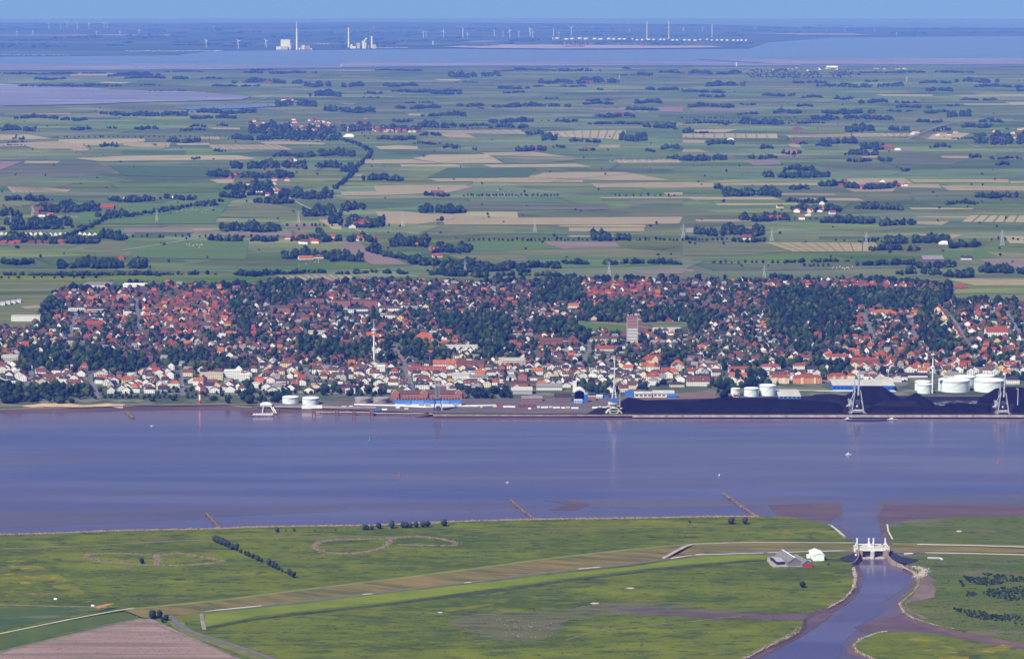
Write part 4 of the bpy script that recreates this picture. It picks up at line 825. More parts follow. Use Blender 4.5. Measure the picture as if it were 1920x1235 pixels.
B('terrace', 'long bright red roof with white dormers over shops on the main street', 766, 836, 702, 7, 14, 'side', 'white', 'red', 6, R(-3), dormer=8, lm='red dormer terrace')
B('terrace', 'steep orange-roofed town houses stepping behind the dormer terrace', 812, 858, 691, 8, 14, 'side', 'white', 'orange', 6, dormer=3)
B('villa', 'white twin-gabled house with orange roof left of the brick hospital', 842, 858, 686, 8, 12, 'gable', 'white', 'orange', 5)
B('department_store', 'long white flat-roofed store with two window bands behind the waterfront', 848, 880, 716, 11, 30, 'flat', 'white', 'light grey', storeys=3, nwin=10, lm='long white store')
B('department_store', 'white terraced store wing with dark ribbon windows, right of the long store', 880, 915, 719, 10, 30, 'flat', 'white', 'grey', storeys=3, nwin=10)
B('apartment_block', 'cream apartment tower with balcony stacks above the harbour houses', 935, 985, 689, 15, 14, 'flat', 'cream', 'light grey', balcony=True, storeys=5, lm='cream balcony tower')
B('bank', 'white flat-roofed corner building with dark window band by the mast', 706, 722, 698, 10, 16, 'flat', 'white', 'white', nwin=4)
B('shop', 'low grey-roofed white shop at the bend of the main street', 726, 750, 699, 5, 16, 'side', 'white', 'dark', 3)
B('hall', 'low white strip building with blue-brown roof by the main street', 733, 750, 708, 4, 14, 'side', 'white', 'dark', 3)
B('villa', 'ornate white waterfront house with dark mansard roof near the dark dock crane', 779, 805, 731, 9, 14, 'hip', 'white', 'dark', 5, dormer=2)
B('office_building', 'white villa with two windows rows left of the brick harbour station', 748, 764, 731, 9, 13, 'hip', 'white', 'brown', 5)
B('villa', 'white house with brown gables left of the great main street', 700, 720, 727, 9, 12, 'gable', 'white', 'brown', 5)
B('apartment_block', 'white flat-fronted block, top of the promenade houses', 558, 574, 715, 10, 13, 'flat', 'white', 'red', nwin=3)
B('villa', 'white house with flat bright red roof above the white tanks', 558, 573, 719, 8, 12, 'side', 'cream', 'red', 6)
B('apartment_block', 'brown brick apartments with rows of balconies above the trees', 516, 538, 725, 11, 13, 'flat', 'brown brick', 'brown', balcony=True)
B('villa', 'grand white villa with dark mansard roof and round dormers', 584, 604, 726, 8, 14, 'hip', 'cream', 'dark', 6, dormer=3)
B('hall', 'long brown roof beside woods behind the middle villas', 640, 674, 647, 5, 16, 'side', 'brown brick', 'dark red', 4)
B('villa', 'white and brick house with steep red roof above the middle gardens', 546, 565, 627, 8, 14, 'gable', 'red brick', 'red', 6)
B('apartment_block', 'pale yellow flat block standing among middle gardens', 578, 610, 628, 7, 12, 'flat', 'cream', 'light grey')
B('school', 'dark red-brown brick school with long roof left of the conifers', 1011, 1055, 649, 9, 20, 'side', 'red brick', 'dark red', 5, lm='brown brick school', chim=1)
B('school', 'red-brown angled wing beside the long brick school', 1068, 1084, 647, 9, 26, 'gable', 'red brick', 'dark red', 6, R(12))
B('office_building', 'long low cream office with brown hipped roof left of the tower block', 1106, 1165, 642, 7, 16, 'hip', 'cream', 'brown', 4, nwin=14, lm='long cream office')
B('terrace', 'red-roofed terrace below the long cream office', 1116, 1151, 659, 5, 12, 'side', 'white', 'red', 5, R(4))
B('museum', 'cream gabled building with sweeping bright red hipped roof above the harbour', 1205, 1243, 684, 8, 20, 'hip', 'cream', 'red', 8, lm='cream gabled museum')
link('gable_front', (lambda mb: (wall_geo(mb, 10, 4, 11, 6, 'gable', 0), roof_geo(mb, 10, 4, 11, 6, 'gable', 1), mb)[-1])(MB()).mesh('gable_front', [WM['cream'], RM['red']]), bpy.data.objects['museum'], (4, -11, 0))
B('villa', 'large orange pyramidal roof over white walls on the harbour slope', 1259, 1283, 692, 6, 18, 'hip', 'white', 'orange', 9)
B('villa', 'wide orange roof in front of the pyramidal roof', 1252, 1272, 702, 5, 16, 'hip', 'cream', 'orange', 6)
B('office_building', 'modern brick cube framed in white behind the red harbour flats', 1312, 1346, 687, 8, 20, 'flat', 'brown brick', 'grey', nwin=6, lm='modern brick cube', band=(7.2, 8.1, 'white'))
B('hall', 'long brown brick hall with flat roof at an angle behind the brick cube', 1290, 1318, 676, 9, 16, 'flat', 'brown brick', 'dark', rot=R(-14))
B('factory', 'white sawtooth hall at the sports ground', 1225, 1277, 624, 7, 25, 'flat', 'white', 'light grey', nwin=12, lm='sports ground hall')
B('row_house', 'long bright red roof on low white rows behind the poplars', 1065, 1117, 578, 5, 14, 'side', 'white', 'orange', 4, R(-3), lm='red rows behind the poplars')
B('villa', 'big white house with orange roof and white dormer above the harbour yard', 997, 1018, 704, 8, 12, 'side', 'white', 'orange', 5, dormer=1)
B('apartment_block', 'tall white gabled warehouse-like house with small windows', 1020, 1038, 714, 11, 14, 'gable', 'cream', 'brown', 6, storeys=4, nwin=3)
B('row_house', 'white row houses with blue-grey roof in equal bays near the harbour', 1006, 1054, 733, 7, 12, 'side', 'white', 'grey', 5, dormer=8, nwin=14, lm='white bay row')
B('supermarket', 'long flat red-edged store roof left of the white bay row', 958, 1005, 724, 5, 24, 'flat', 'red brick', 'brown', windows=False)
B('hall', 'grey metal hall with low roof and two white gables', 962, 998, 740, 7, 26, 'side', 'grey', 'light grey', 4, windows=False)
B('villa', 'big white house cluster with red hipped roof at the harbour slope', 1212, 1236, 719, 12, 14, 'hip', 'white', 'red', 6, storeys=4, dormer=1)
B('villa', 'long cream house with dark roof and regular windows behind the white quay hall', 1256, 1283, 727, 6, 12, 'hip', 'cream', 'dark', 3.5, storeys=2, nwin=8)
B('apartment_block', 'large white house with dark red mansard roof right of the cream house', 1288, 1330, 725, 9, 16, 'side', 'white', 'dark red', 7, dormer=2)
B('tree_hall', 'white tall pillar-like stair house beside the arched shed', 1074, 1081, 736, 18, 5, 'flat', 'white', 'white', windows=False)
for i, (x0, x1, yb, wl_, rf_) in enumerate([(1366, 1404, 701, 'white', 'red'), (1426, 1464, 696, 'white', 'red'), (1488, 1515, 694, 'white', 'red'), (1549, 1592, 677, 'white', 'red'), (1585, 1644, 684, 'red brick', 'red'), (1367, 1378, 712, 'white', 'orange'), (1387, 1400, 713, 'white', 'orange'), (1490, 1522, 679, 'cream', 'dark red')]):
    B('apartment_block', '%s apartment house with %s roof, %s' % (wl_, rf_, ['behind the poplars by the small tanks', 'left of the round dark tree clump', 'behind the patterned flats', 'with banded storeys, highest up the slope', 'very long and low', 'half hidden, left one of a pair of orange roofs', 'half hidden, right one of a pair of orange roofs', 'low, with curved white gable front'][i]), x0, x1, yb, 8, 12, 'hip' if i in (1, 2) else 'side', wl_, rf_, 4, R((2, -3)[i % 2]), group='red-roofed flats above the harbour', lm='red-roofed harbour flats' if i == 0 else None)
for i, (x0, x1, yb, wl_) in enumerate([(1446, 1481, 720, 'cream'), (1488, 1541, 720, 'orange'), (1553, 1588, 717, 'orange')]):
    t, w = B('apartment_block', ['dark-patterned cream apartment block with red roof, left of the orange flats', 'bright orange apartment block with white balconies and red roof', 'red-orange apartment block behind the blue hall corner'][i], x0, x1, yb, 11, 13, 'hip', wl_, 'red', 4, R((-10, 2, 3)[i]), storeys=4, nwin=8, lm='orange apartment block' if i == 1 else None)
    for j in range(2): link('balcony_tower', MB().box(-2, 2, -1.2, 0, 0, 10.5).mesh('balcony_tower', WM['cream']), t, ((-0.2, 0.25)[j]*w, -6.6, 0.2))
B('school', 'large white-walled school with broad red roof among trees on the eastern slope', 1849, 1890, 632, 10, 22, 'side', 'white', 'red', 8, nwin=10, lm='white eastern school')
B('hall', 'L-shaped bright orange roof complex beside woods', 1636, 1682, 591, 5, 26, 'hip', 'white', 'orange', 5, lm='orange roof complex')
B('office_building', 'cream office with white lattice windows and grey hipped roof behind the big tanks', 1772, 1803, 712, 9, 18, 'hip', 'cream', 'grey', 4, nwin=9, lm='cream harbour office')
B('villa', 'white house with bright red roof behind the eastern crane boom', 1884, 1905, 692, 8, 13, 'side', 'white', 'red', 5, dormer=2)
B('customs_house', 'pinkish white building with purple hipped roof beside the eastern crane', 1888, 1912, 721, 8, 16, 'hip', 'white', 'dark', 6, storeys=2, nwin=6)
B('market_hall', 'long dark lattice-roofed sheds left of the white mast', 1668, 1740, 708, 4, 20, 'side', 'white', 'dark', 3, R(-4), windows=False)
for i, (x0, yb) in enumerate([(1760, 585), (1766, 592), (1772, 600), (1779, 608), (1785, 617), (1792, 627), (1799, 638), (1808, 650)]):
    B('terrace', 'orange-roofed terrace segment %s along the eastern avenue' % ('farthest from the river', 'second from the far end', 'third from the far end', 'fourth from the far end', 'fourth from the river end', 'third from the river end', 'second from the river end', 'nearest the river')[i], x0-6, x0+8, yb, 6, 26, 'gable', 'cream', 'orange', 5, R(-14), windows=False, group='orange terraces along the eastern avenue', lm='orange avenue terraces' if i == 4 else None)
for i, (x0, yb) in enumerate([(1818, 612), (1826, 625), (1838, 640), (1900, 652), (1880, 668), (1905, 676)]):
    B('terrace', 'red-roofed white terrace, %s' % ('beside the eastern avenue trees', 'just below the first avenue terrace', 'above the avenue junction', 'at the photo edge, upper of three', 'middle of three near the edge', 'lowest of three near the edge')[i], x0-8, x0+9, yb, 5, 24, 'gable', 'white', 'red', 5, R(-20), windows=False, group='red and white terraces in the east')
# church with a pointed spire
t, w = B('church', 'dark church nave with slender pointed spire among trees', 1535, 1549, 640, 8, 26, 'gable', 'brown brick', 'dark', 7, R(-15), windows=False, lm='pointed church spire')
link('tower', MB().box(-3, 3, -3, 3, 0, 18).mesh('tower', WM['brown brick']), t, (0, -16, 0))
link('spire', MB().tube((0, 0, 18), (0, 0, 40), 3.6, 0.15, 8).mesh('spire', RM['dark']), t, (0, -16, 0))
# tower block
a_, b_ = G(1175.5, 645), G(1195.5, 645); w = (b_-a_).length; cx = (a_+b_)/2
t = thing('tower_block', 'tall tower block, white storeys below and red storeys on top', 'tower block', (cx.x, cx.y+9, 3+gz(cx.x, cx.y))); LM.append(('tall tower block', cx.x, cx.y)); occ_rect(a_.x, b_.x, cx.y, 18)
H = 50.0; NS = 17; redm = mat('red_cladding', (0.5, 0.28, 0.24), var=0.15, scale=0.5)
link('wall', MB().box(-w/2, w/2, -9, 9, -0.5, H*0.62).mesh('wall', WM['grey']), t); link('upper_wall', MB().box(-w/2, w/2, -9, 9, H*0.62, H).mesh('upper_wall', redm), t)
for i in range(NS):
    z = 3+i*(H-4)/NS; top = z > H*0.60
    link('balcony', pm(('tb', top), lambda mb: mb.box(-w*0.46, w*0.46, -0.9, 0, 0, 1.5), redm if top else WM['white']), t, (0, -9.05, z))
    link('window', pm(('tbw',), lambda mb: mb.box(-w*0.44, w*0.44, -0.12, 0, 0, 1.1), glass), t, (0, -9.03, z+1.55))
for i in (-0.5, 0.5): link('corner_pier', MB().box(-0.6, 0.6, -1.0, 0, 0, H).mesh('corner_pier', WM['grey']), t, (i*w, -9.1, 0))
link('roof', MB().box(-w/2-0.2, w/2+0.2, -9.2, 9.2, H+0.01, H+0.8).mesh('roof', RM['dark red']), t)
for x, h_ in ((-8, 5), (-6.5, 3), (-3, 2.5), (0, 4), (7.5, 6)): link('antenna', MB().tube((x, 0, H), (x, 0, H+h_), 0.25, 0.15, 6).box(x-0.6, x+0.6, -0.4, 0.4, H+0.8, H+2.2).mesh('antenna', wframe), t)

# ================================================================ HARBOUR
steel = mat('grey_steel', (0.36, 0.36, 0.38), 0.55, var=0.15, scale=0.3); steel_l = mat('pale_steel', (0.7, 0.69, 0.66), 0.5, var=0.1, scale=0.3); steel_d = mat('dark_steel', (0.06, 0.06, 0.11), 0.6)
bluep = mat('blue_paint', (0.03, 0.16, 0.62), 0.5, var=0.1, scale=0.3); lblue = mat('light_blue_paint', (0.13, 0.33, 0.8), 0.6, var=0.08, scale=0.2)
whitep = mat('white_paint', (0.8, 0.8, 0.78), 0.5); tankw = mat('tank_white', (0.74, 0.8, 0.78), 0.45, col2=(0.68, 0.74, 0.72), scale=0.1); tankg = mat('tank_grey', (0.3, 0.25, 0.25), 0.6, var=0.25, scale=0.15)
redp = mat('red_paint', (0.6, 0.06, 0.05), 0.5); rust = mat('rusty_steel', (0.2, 0.1, 0.07), 0.8, var=0.3, scale=0.4)
def tank(x0, x1, yb, hpx, label, m, group, rim=steel, cone=0.09, ladder=True):
    a_, b_ = G(x0, yb), G(x1, yb); r = (b_-a_).length/2; c = (a_+b_)/2; d = c.y; h = hpx*d/F*1.01
    t = thing('storage_tank', label, 'storage tank', (c.x, c.y+r*0.4, 3+gz(c.x, c.y)), 0, group); occ_rect(a_.x, b_.x, c.y, r*2)
    link('shell', MB().lathe([(r, -0.3), (r, h)], 40, 0).mesh('shell', m), t)
    link('roof', MB().lathe([(r*0.995, h+0.02), (r*0.6, h+r*cone*0.75), (0.3, h+r*cone*1.25)], 40).mesh('roof', m), t)
    link('rim', MB().lathe([(r, h-0.5), (r+0.22, h-0.5), (r+0.22, h-0.1), (r, h-0.1)], 40).mesh('rim', rim), t)
    link('wind_girder', MB().lathe([(r, h*0.86), (r+0.3, h*0.86), (r+0.3, h*0.9), (r, h*0.9)], 40).mesh('wind_girder', rim), t)
    if ladder:
        pts = [(math.cos(-2.6+i*0.12)*(r+0.5), math.sin(-2.6+i*0.12)*(r+0.5), h*i/12) for i in range(13)]; mb = MB()
        for p, q in zip(pts, pts[1:]): mb.tube(p, q, 0.14, 0.14, 4)
        link('stair', mb.mesh('stair', rim), t)
    return t
g1 = 'twin white tanks at the western harbour edge'
tank(529, 560, 757, 13, 'left one of the twin white tanks beside the riverside trees', tankw, g1); tank(566.5, 598, 759, 13, 'right one of the twin white tanks, above the white banner', tankw, g1); LM.append(('twin white tanks', G(565, 758).x, G(565, 758).y))
tank(665, 695.5, 756, 10, 'left one of the two weathered grey tanks', tankg, 'weathered grey tanks'); tank(699.5, 730, 756, 10, 'right one of the two grey tanks, beside the brick station', tankg, 'weathered grey tanks'); LM.append(('grey tanks', G(697, 756).x, G(697, 756).y))
g2 = 'row of three white tanks behind the coal yard'
tank(1370.5, 1388, 743, 15, 'smallest white tank, left end of the row of three', tankw, g2); tank(1395.5, 1423, 743.5, 16, 'middle white tank of the row of three', tankw, g2); tank(1424.5, 1455.5, 742, 20, 'largest white tank, right end of the row of three', tankw, g2); LM.append(('row of three tanks', G(1410, 743).x, G(1410, 743).y))
g3 = 'large pale tanks in the eastern tank farm'
tank(1830, 1866, 722, 18, 'huge pale tank half hidden behind its two neighbours', tankw, g3); tank(1790, 1830, 722, 16, 'wide tank roof rising behind the two largest tanks', tankw, g3)
tank(1716, 1746, 733, 18, 'pale tank partly behind a smaller one by the white mast', tankw, g3); tank(1720.5, 1747.5, 738, 18, 'small pale tank next to the white mast', tankw, g3)
tank(1761, 1820, 734.5, 22, 'very wide pale tank in the middle of the tank farm', tankw, g3); tank(1828, 1884, 734.5, 22, 'very wide pale tank next to the eastern harbour crane', tankw, g3); LM.append(('large pale tanks', G(1800, 730).x, G(1800, 730).y))
t = thing('banner', 'long white banner with faded dark writing on the bank below the tanks', 'banner', G(585, 766.5)); bw = G(604, 766.5).x-G(566, 766.5).x
link('panel', MB().box(-bw/2, bw/2, -0.2, 0.2, 0.3, 6.0).mesh('panel', whitep), t)
for i in range(6): link('letter', MB().box(-0.5, 0.5, -0.24, -0.205, 3.4, 4.3+0.5*(i == 0)).box(-0.2, 0.2, -0.25, -0.245, 2.6 if i == 0 else 3.2, 3.39).mesh('letter', steel), t, (-5+i*2.4, 0, 0))
# striped lighthouse
p = G(375, 757.5); sc = p.y/F; t = thing('lighthouse', 'slim red and white striped lighthouse with red gallery on the river bank', 'lighthouse', p); LM.append(('striped lighthouse', p.x, p.y)); occupy(p.x, p.y, 14)
Hh = 45*sc; zs = [0, 0.19, 0.40, 0.57, 0.78]
for i in range(4): link('tower_band', MB().lathe([(1.75-0.25*zs[i], Hh*zs[i]), (1.75-0.25*zs[i+1], Hh*zs[i+1])], 20).mesh('tower_band', redp if i % 2 == 0 else whitep), t)
link('gallery', MB().lathe([(1.5, Hh*0.78), (3.2, Hh*0.80), (3.2, Hh*0.83), (1.6, Hh*0.84)], 20).mesh('gallery', redp), t)
link('lantern', MB().lathe([(1.6, Hh*0.84), (1.6, Hh*0.91)], 16).mesh('lantern', redp), t)
link('upper_gallery', MB().lathe([(1.6, Hh*0.86), (2.8, Hh*0.875), (2.8, Hh*0.89), (1.6, Hh*0.9)], 16).mesh('upper_gallery', redp), t)
link('dome', MB().lathe([(1.7, Hh*0.91), (1.0, Hh*0.96), (0.2, Hh*0.99)], 16).mesh('dome', redp), t)
# masts
for (x, yb, yt, r0, lab, lmk) in ((701.5, 682, 597, 1.6, 'tall white radar mast with platforms rising from the town centre', 'white radar mast'), (1748, 738, 655, 1.25, 'tall white mast in front of the pale tanks', 'white tank-farm mast')):
    p = G(x, yb); Hm = (yb-yt)*p.y/F; t = thing('mast', lab, 'mast', p); LM.append((lmk, p.x, p.y)); occupy(p.x, p.y, 10)
    link('pole', MB().tube((0, 0, 0), (0, 0, Hm*0.80), r0, r0*0.75, 14).tube((0, 0, Hm*0.80), (0, 0, Hm), r0*0.35, r0*0.15, 8).mesh('pole', whitep), t)
    for k in ((0.76, 0.70) if yt < 600 else (0.9, 0.62)): link('platform', MB().lathe([(r0*0.8, Hm*k), (r0*2.6, Hm*k+0.1), (r0*2.6, Hm*k+0.9), (r0*0.8, Hm*k+1)], 16).mesh('platform', whitep), t)
for x, yb, yt in ((1908, 767, 728),):
    p = G(x, yb); Hm = (yb-yt)*p.y/F; t = thing('lamp_mast', 'thin pale light mast standing on the coal right of the eastern crane', 'lamp mast', p)
    link('pole', MB().tube((0, 0, 0), (0, 0, Hm), 0.55, 0.4, 8).mesh('pole', steel_l), t); link('lamp_head', MB().box(-3, 0.5, -0.5, 0.5, Hm, Hm+0.7).mesh('lamp_head', steel_l), t)
# portal cranes with raised boom
def big_crane(xc, yb, scale, label, lean=0.0):
    p = G(xc, yb); u = p.y/F*scale; t = thing('harbour_crane', label, 'crane', (p.x, p.y, 3+gz(p.x, p.y)), 0, 'grey portal cranes on the coal quay')
    for sx in (-1, 1):
        for sy in (-1, 1):
            link('leg', MB().tube((sx*12*u, sy*6, 0.3), (sx*5*u, sy*3, 46*u), 1.0, 0.8, 8).mesh('leg', steel), t)
            link('bogie', MB().box(sx*12*u-3.5, sx*12*u+3.5, sy*6-0.8, sy*6+0.8, 0, 1.6).mesh('bogie', steel_d), t)
            link('foot_strut', MB().tube((sx*11.5*u, sy*6, 5*u), (sx*17*u, sy*6, 1.2), 0.5, 0.5, 6).mesh('foot_strut', steel), t)
    link('lower_beam', MB().box(-11.5*u, 11.5*u, -6.6, -5.4, 5*u, 6.6*u).box(-11.5*u, 11.5*u, 5.4, 6.6, 5*u, 6.6*u).mesh('lower_beam', steel), t)
    link('walkway', MB().box(-9*u, 9*u, -5.3, -4.2, 8*u, 9.5*u).mesh('walkway', steel_l), t)
    link('machine_house', MB().box(-4*u, 4*u, -3, 6, 20*u, 27*u).box(-2.2*u, 2.2*u, -4.2, -3, 15*u, 19*u).mesh('machine_house', steel_d), t)
    link('cab', MB().box(-3*u, -0.5*u, -6.5, -4.4, 15*u, 18*u).mesh('cab', steel_l), t)
    link('boom', MB().tube((1.5*u, 0, 36*u), ((2.2+lean)*u, 0, 82*u), 2.0*u, 1.5*u, 12).tube(((2.2+lean)*u, 0, 82*u), ((2.2+lean)*u, 0, 84*u), 1.7*u, 1.7*u, 12).mesh('boom', steel), t)
    for k in range(6): link('boom_collar', MB().lathe([(1.9*u, 0), (2.15*u, 0.3), (1.9*u, 0.6)], 12).mesh('boom_collar', steel_l), t, (1.6*u+0.1*k, 0, (40+k*7)*u))
    link('counter_arm', MB().tube((-5*u, 1, 42*u), (-14*u, 1, 24*u), 0.9, 0.7, 6).tube((-5*u, 1, 42*u), (-6*u, 1, 68*u), 0.9, 0.4, 6).tube((-6*u, 1, 68*u), (-9*u, 1, 40*u), 0.4, 0.4, 6).mesh('counter_arm', steel), t)
    link('counterweight', MB().box(-15*u, -10*u, -2, 3, 18*u, 26*u).mesh('counterweight', steel), t)
    mb = MB(); rs = random.Random(4)
    for k in range(9): a = (-22*u+rs.uniform(0, 8)*u, rs.uniform(-3, 3), rs.uniform(10, 32)*u); b = (-16*u+rs.uniform(0, 6)*u, rs.uniform(-3, 3), rs.uniform(8, 30)*u); mb.tube(a, b, 0.35, 0.35, 5)
    link('grab_frame', mb.mesh('grab_frame', steel_l), t)
    link('back_stay', MB().tube((-8*u, 2, 40*u), (-12*u, 5, 3*u), 0.6, 0.6, 6).tube((-18*u, 2, 28*u), (-12*u, 2, 4*u), 0.6, 0.6, 6).mesh('back_stay', steel), t)
    LM.append(('grey portal crane' if xc < 1700 else 'eastern portal crane', p.x, p.y)); return t
big_crane(1607.5, 776, 1.0, 'tall grey portal crane with upright boom in front of the blue hall'); big_crane(1880, 776.5, 0.92, 'eastern grey portal crane with upright boom in front of the pale tanks', 1.5)
# slewing crane with blue cab
p = G(1151, 776); u = p.y/F; t = thing('harbour_crane', 'slewing crane with white arched base, blue cab and tall slender boom', 'crane', (p.x, p.y, 3+gz(p.x, p.y))); LM.append(('blue-cabbed crane', p.x, p.y))
for sy in (-5, 5):
    mb = MB(); P_ = [(-16*u, 0), (-11*u, 7*u), (-5*u, 12*u), (5*u, 12*u), (11*u, 7*u), (16*u, 0)]
    for a, b in zip(P_, P_[1:]): mb.tube((a[0], sy, a[1]+0.4), (b[0], sy, b[1]+0.4), 0.9, 0.9, 6)
    for a, b in (((-11*u, 7*u), (11*u, 7*u)), ((-8*u, 2*u), (8*u, 2*u)), ((-11*u, 7*u), (-4*u, 2*u)), ((11*u, 7*u), (4*u, 2*u)), ((-16*u, 0), (-8*u, 2*u)), ((16*u, 0), (8*u, 2*u))): mb.tube((a[0], sy, a[1]), (b[0], sy, b[1]), 0.55, 0.55, 6)
    link('portal_frame', mb.mesh('portal_frame', mat('cream_steel', (0.62, 0.58, 0.42), 0.6, var=0.2, scale=0.3)), t)
link('turret', MB().lathe([(4, 12*u), (3, 14*u), (3, 19*u), (6.5, 20*u), (6.5, 21.5*u), (2, 22*u)], 20).mesh('turret', MATS['cream_steel']), t)
link('cab', MB().box(-4*u, 4.2*u, -4, 5, 23*u, 31*u).mesh('cab', bluep), t); link('side_cab', MB().box(-11*u, -7*u, -2, 2, 18*u, 23*u).box(-13*u, -5*u, -2.5, 2.5, 14*u, 15.5*u).mesh('side_cab', steel_l), t)
link('jib_base', MB().tube((-3.5*u, -2, 31*u), (-0.8*u, 0, 54*u), 0.8, 0.6, 6).tube((4*u, -2, 31*u), (1.4*u, 0, 54*u), 0.8, 0.6, 6).tube((-3*u, -1, 36*u), (3.4*u, -1, 40*u), 0.4, 0.4, 5).tube((3*u, -1, 42*u), (-2*u, -1, 47*u), 0.4, 0.4, 5).mesh('jib_base', steel_l), t)
link('boom', MB().tube((0.2*u, 0, 53*u), (1.2*u, 0, 106*u), 1.1, 0.55, 8).mesh('boom', steel_l), t)
link('boom_tip', MB().box(-7*u, 3*u, -0.4, 0.4, 106*u, 107*u).box(-6*u, 2*u, -0.4, 0.4, 109*u, 110*u).box(-2*u, 1.2*u, -0.4, 0.4, 105*u, 111*u).mesh('boom_tip', steel_l), t)
link('counter_jib', MB().tube((4*u, 0, 25*u), (13*u, 1, 10*u), 0.6, 0.6, 6).tube((13*u, 1, 10*u), (16*u, 0, 12*u), 0.9, 0.4, 6).mesh('counter_jib', steel_l), t)
p = G(1162.5, 762); u = p.y/F; t = thing('lamp_mast', 'grey light mast right of the blue-cabbed crane', 'lamp mast', p); link('pole', MB().tube((0, 0, 0), (0, 0, 38*u), 0.9, 0.6, 8).mesh('pole', steel), t); link('base_block', MB().box(-4, 4, -2, 2, 0, 1.4).mesh('base_block', whitep), t)
# dark dock crane
p = G(821, 770); u = p.y/F; t = thing('harbour_crane', 'dark blue lattice dock crane in front of the brick harbour station', 'crane', (p.x, p.y, 3+gz(p.x, p.y))); LM.append(('dark dock crane', p.x, p.y))
for sx in (-7, 7):
    for sy in (-4, 4): link('leg', MB().tube((sx*u, sy, 0), (sx*u*0.8, sy*0.8, 24*u), 0.7, 0.6, 6).mesh('leg', steel_d), t)
link('lower_cab', MB().box(-3*u, 4*u, -5, -2, 4*u, 10*u).mesh('lower_cab', steel_d), t); link('portal_beam', MB().box(-8*u, 8*u, -5, 5, 21*u, 24*u).mesh('portal_beam', steel_d), t)
link('tower', MB().box(-4*u, 3*u, -3, 3, 24*u, 48*u).mesh('tower', mat('dark_blue_steel', (0.07, 0.07, 0.14), 0.7, var=0.4, scale=0.5)), t)
mb = MB()
for k in range(7): mb.tube((-5.5*u, -4, (24+k*4)*u), (4.5*u, -4, (28+k*4)*u), 0.35, 0.35, 5).tube((4.5*u, -4, (24+k*4)*u), (-5.5*u, -4, (28+k*4)*u), 0.35, 0.35, 5)
link('lattice', mb.mesh('lattice', steel), t); link('head', MB().box(-6*u, 5*u, -4, 4, 48*u, 51*u).mesh('head', steel), t)
link('boom', MB().tube((-4*u, 0, 50*u), (-6*u, 0, 66*u), 0.8, 0.4, 6).tube((2*u, 0, 50*u), (3*u, 0, 62*u), 0.7, 0.4, 6).tube((-6*u, 0, 64*u), (3*u, 0, 61*u), 0.4, 0.4, 6).mesh('boom', steel), t)
link('white_pole', MB().tube((8*u, -6, -3), (8*u, -6, 20*u), 0.5, 0.5, 6).mesh('white_pole', whitep), t)
# brick harbour station with gables and the blue shed in front
def station():
    a_, b_ = G(733, 748.5), G(871, 748.5); w = (b_-a_).length; c = (a_+b_)/2; t = thing('harbour_station', 'long red brick harbour station with three white-edged gables', 'station', (c.x, c.y+8, 3+gz(c.x, c.y))); LM.append(('brick station', c.x, c.y)); occ_rect(a_.x, b_.x, c.y, 20)
    brick = mat('bright_brick', (0.42, 0.14, 0.1), var=0.2, scale=0.5)
    mb = MB(); wall_geo(mb, w, 14, 8.5, 5, 'side'); link('wall', mb.mesh('wall', brick), t); mb = MB(); roof_geo(mb, w, 14, 8.5, 5, 'side'); rf = link('roof', mb.mesh('roof', RM['brown']), t)
    for x in (-0.44, -0.05, 0.42):
        mb = MB(); wall_geo(mb, 11, 4, 10, 5.5, 'gable'); g = link('gable_wing', mb.mesh('gable_wing', brick), t, (x*w, -8, 0))
        mb = MB(); roof_geo(mb, 11, 4, 10, 5.5, 'gable', o=0.3); link('gable_edge', mb.mesh('gable_edge', WM['cream']), g)
        for s_ in range(2):
            for i in (-3, 0, 3): link('window', window_mesh(1.5, 2.0), g, (i, -2, 3.2+s_*3.6))
    for i in range(24):
        x = (i-11.5)/24*w*0.97
        if all(abs(x-k*w) > 7 for k in (-0.44, -0.05, 0.42)): link('window', window_mesh(1.6, 2.6), t, (x, -7, 3.2))
station()
def blue_shed():
    t = thing('quay_shed', 'long light blue quay shed with white base wall below the brick station', 'shed', (0, 0, 0)); a_, b_ = G(740, 762), G(865, 762); w = (b_-a_).length; c = (a_+b_)/2; t.location = (c.x, c.y+7, 3+gz(c.x, c.y)); occ_rect(a_.x, b_.x, c.y, 14); LM.append(('blue quay shed', c.x, c.y))
    link('base_wall', MB().box(-w/2, w/2, -7, 7, 0, 3.8).mesh('base_wall', WM['white']), t)
    for i, (u0, u1) in enumerate(((-0.5, -0.255), (-0.245, -0.06), (-0.055, 0.11), (0.12, 0.315), (0.32, 0.5))): link('wall_panel', MB().box(u0*w, u1*w, -6.6, 6.6, 3.8, 10).mesh('wall_panel', lblue if i % 2 else mat('mid_blue', (0.07, 0.24, 0.72), 0.6)), t)
    rf = link('roof', MB().box(-w/2-0.4, w/2+0.4, -6.9, 6.9, 10.01, 10.5).mesh('roof', RM['grey']), t)
    for i in range(22): link('roof_ridge', MB().add([(-1.6, -6.6, 10.5), (1.6, -6.6, 10.5), (1.6, 6.6, 10.5), (-1.6, 6.6, 10.5), (-1.2, -6.6, 12), (-1.2, 6.6, 12)], [(0, 1, 4), (2, 3, 5), (1, 2, 5, 4), (3, 0, 4, 5)]).mesh('roof_ridge', RM['brown']), rf, ((i-10.5)/22*w*0.97, 0, 0))
    for x in (-0.3, 0.0, 0.42, -0.1): link('door', MB().box(-4, 4, -0.25, 0, 0.2, 5.5).mesh('door', steel), t, (x*w, -7.02, 0))
blue_shed()
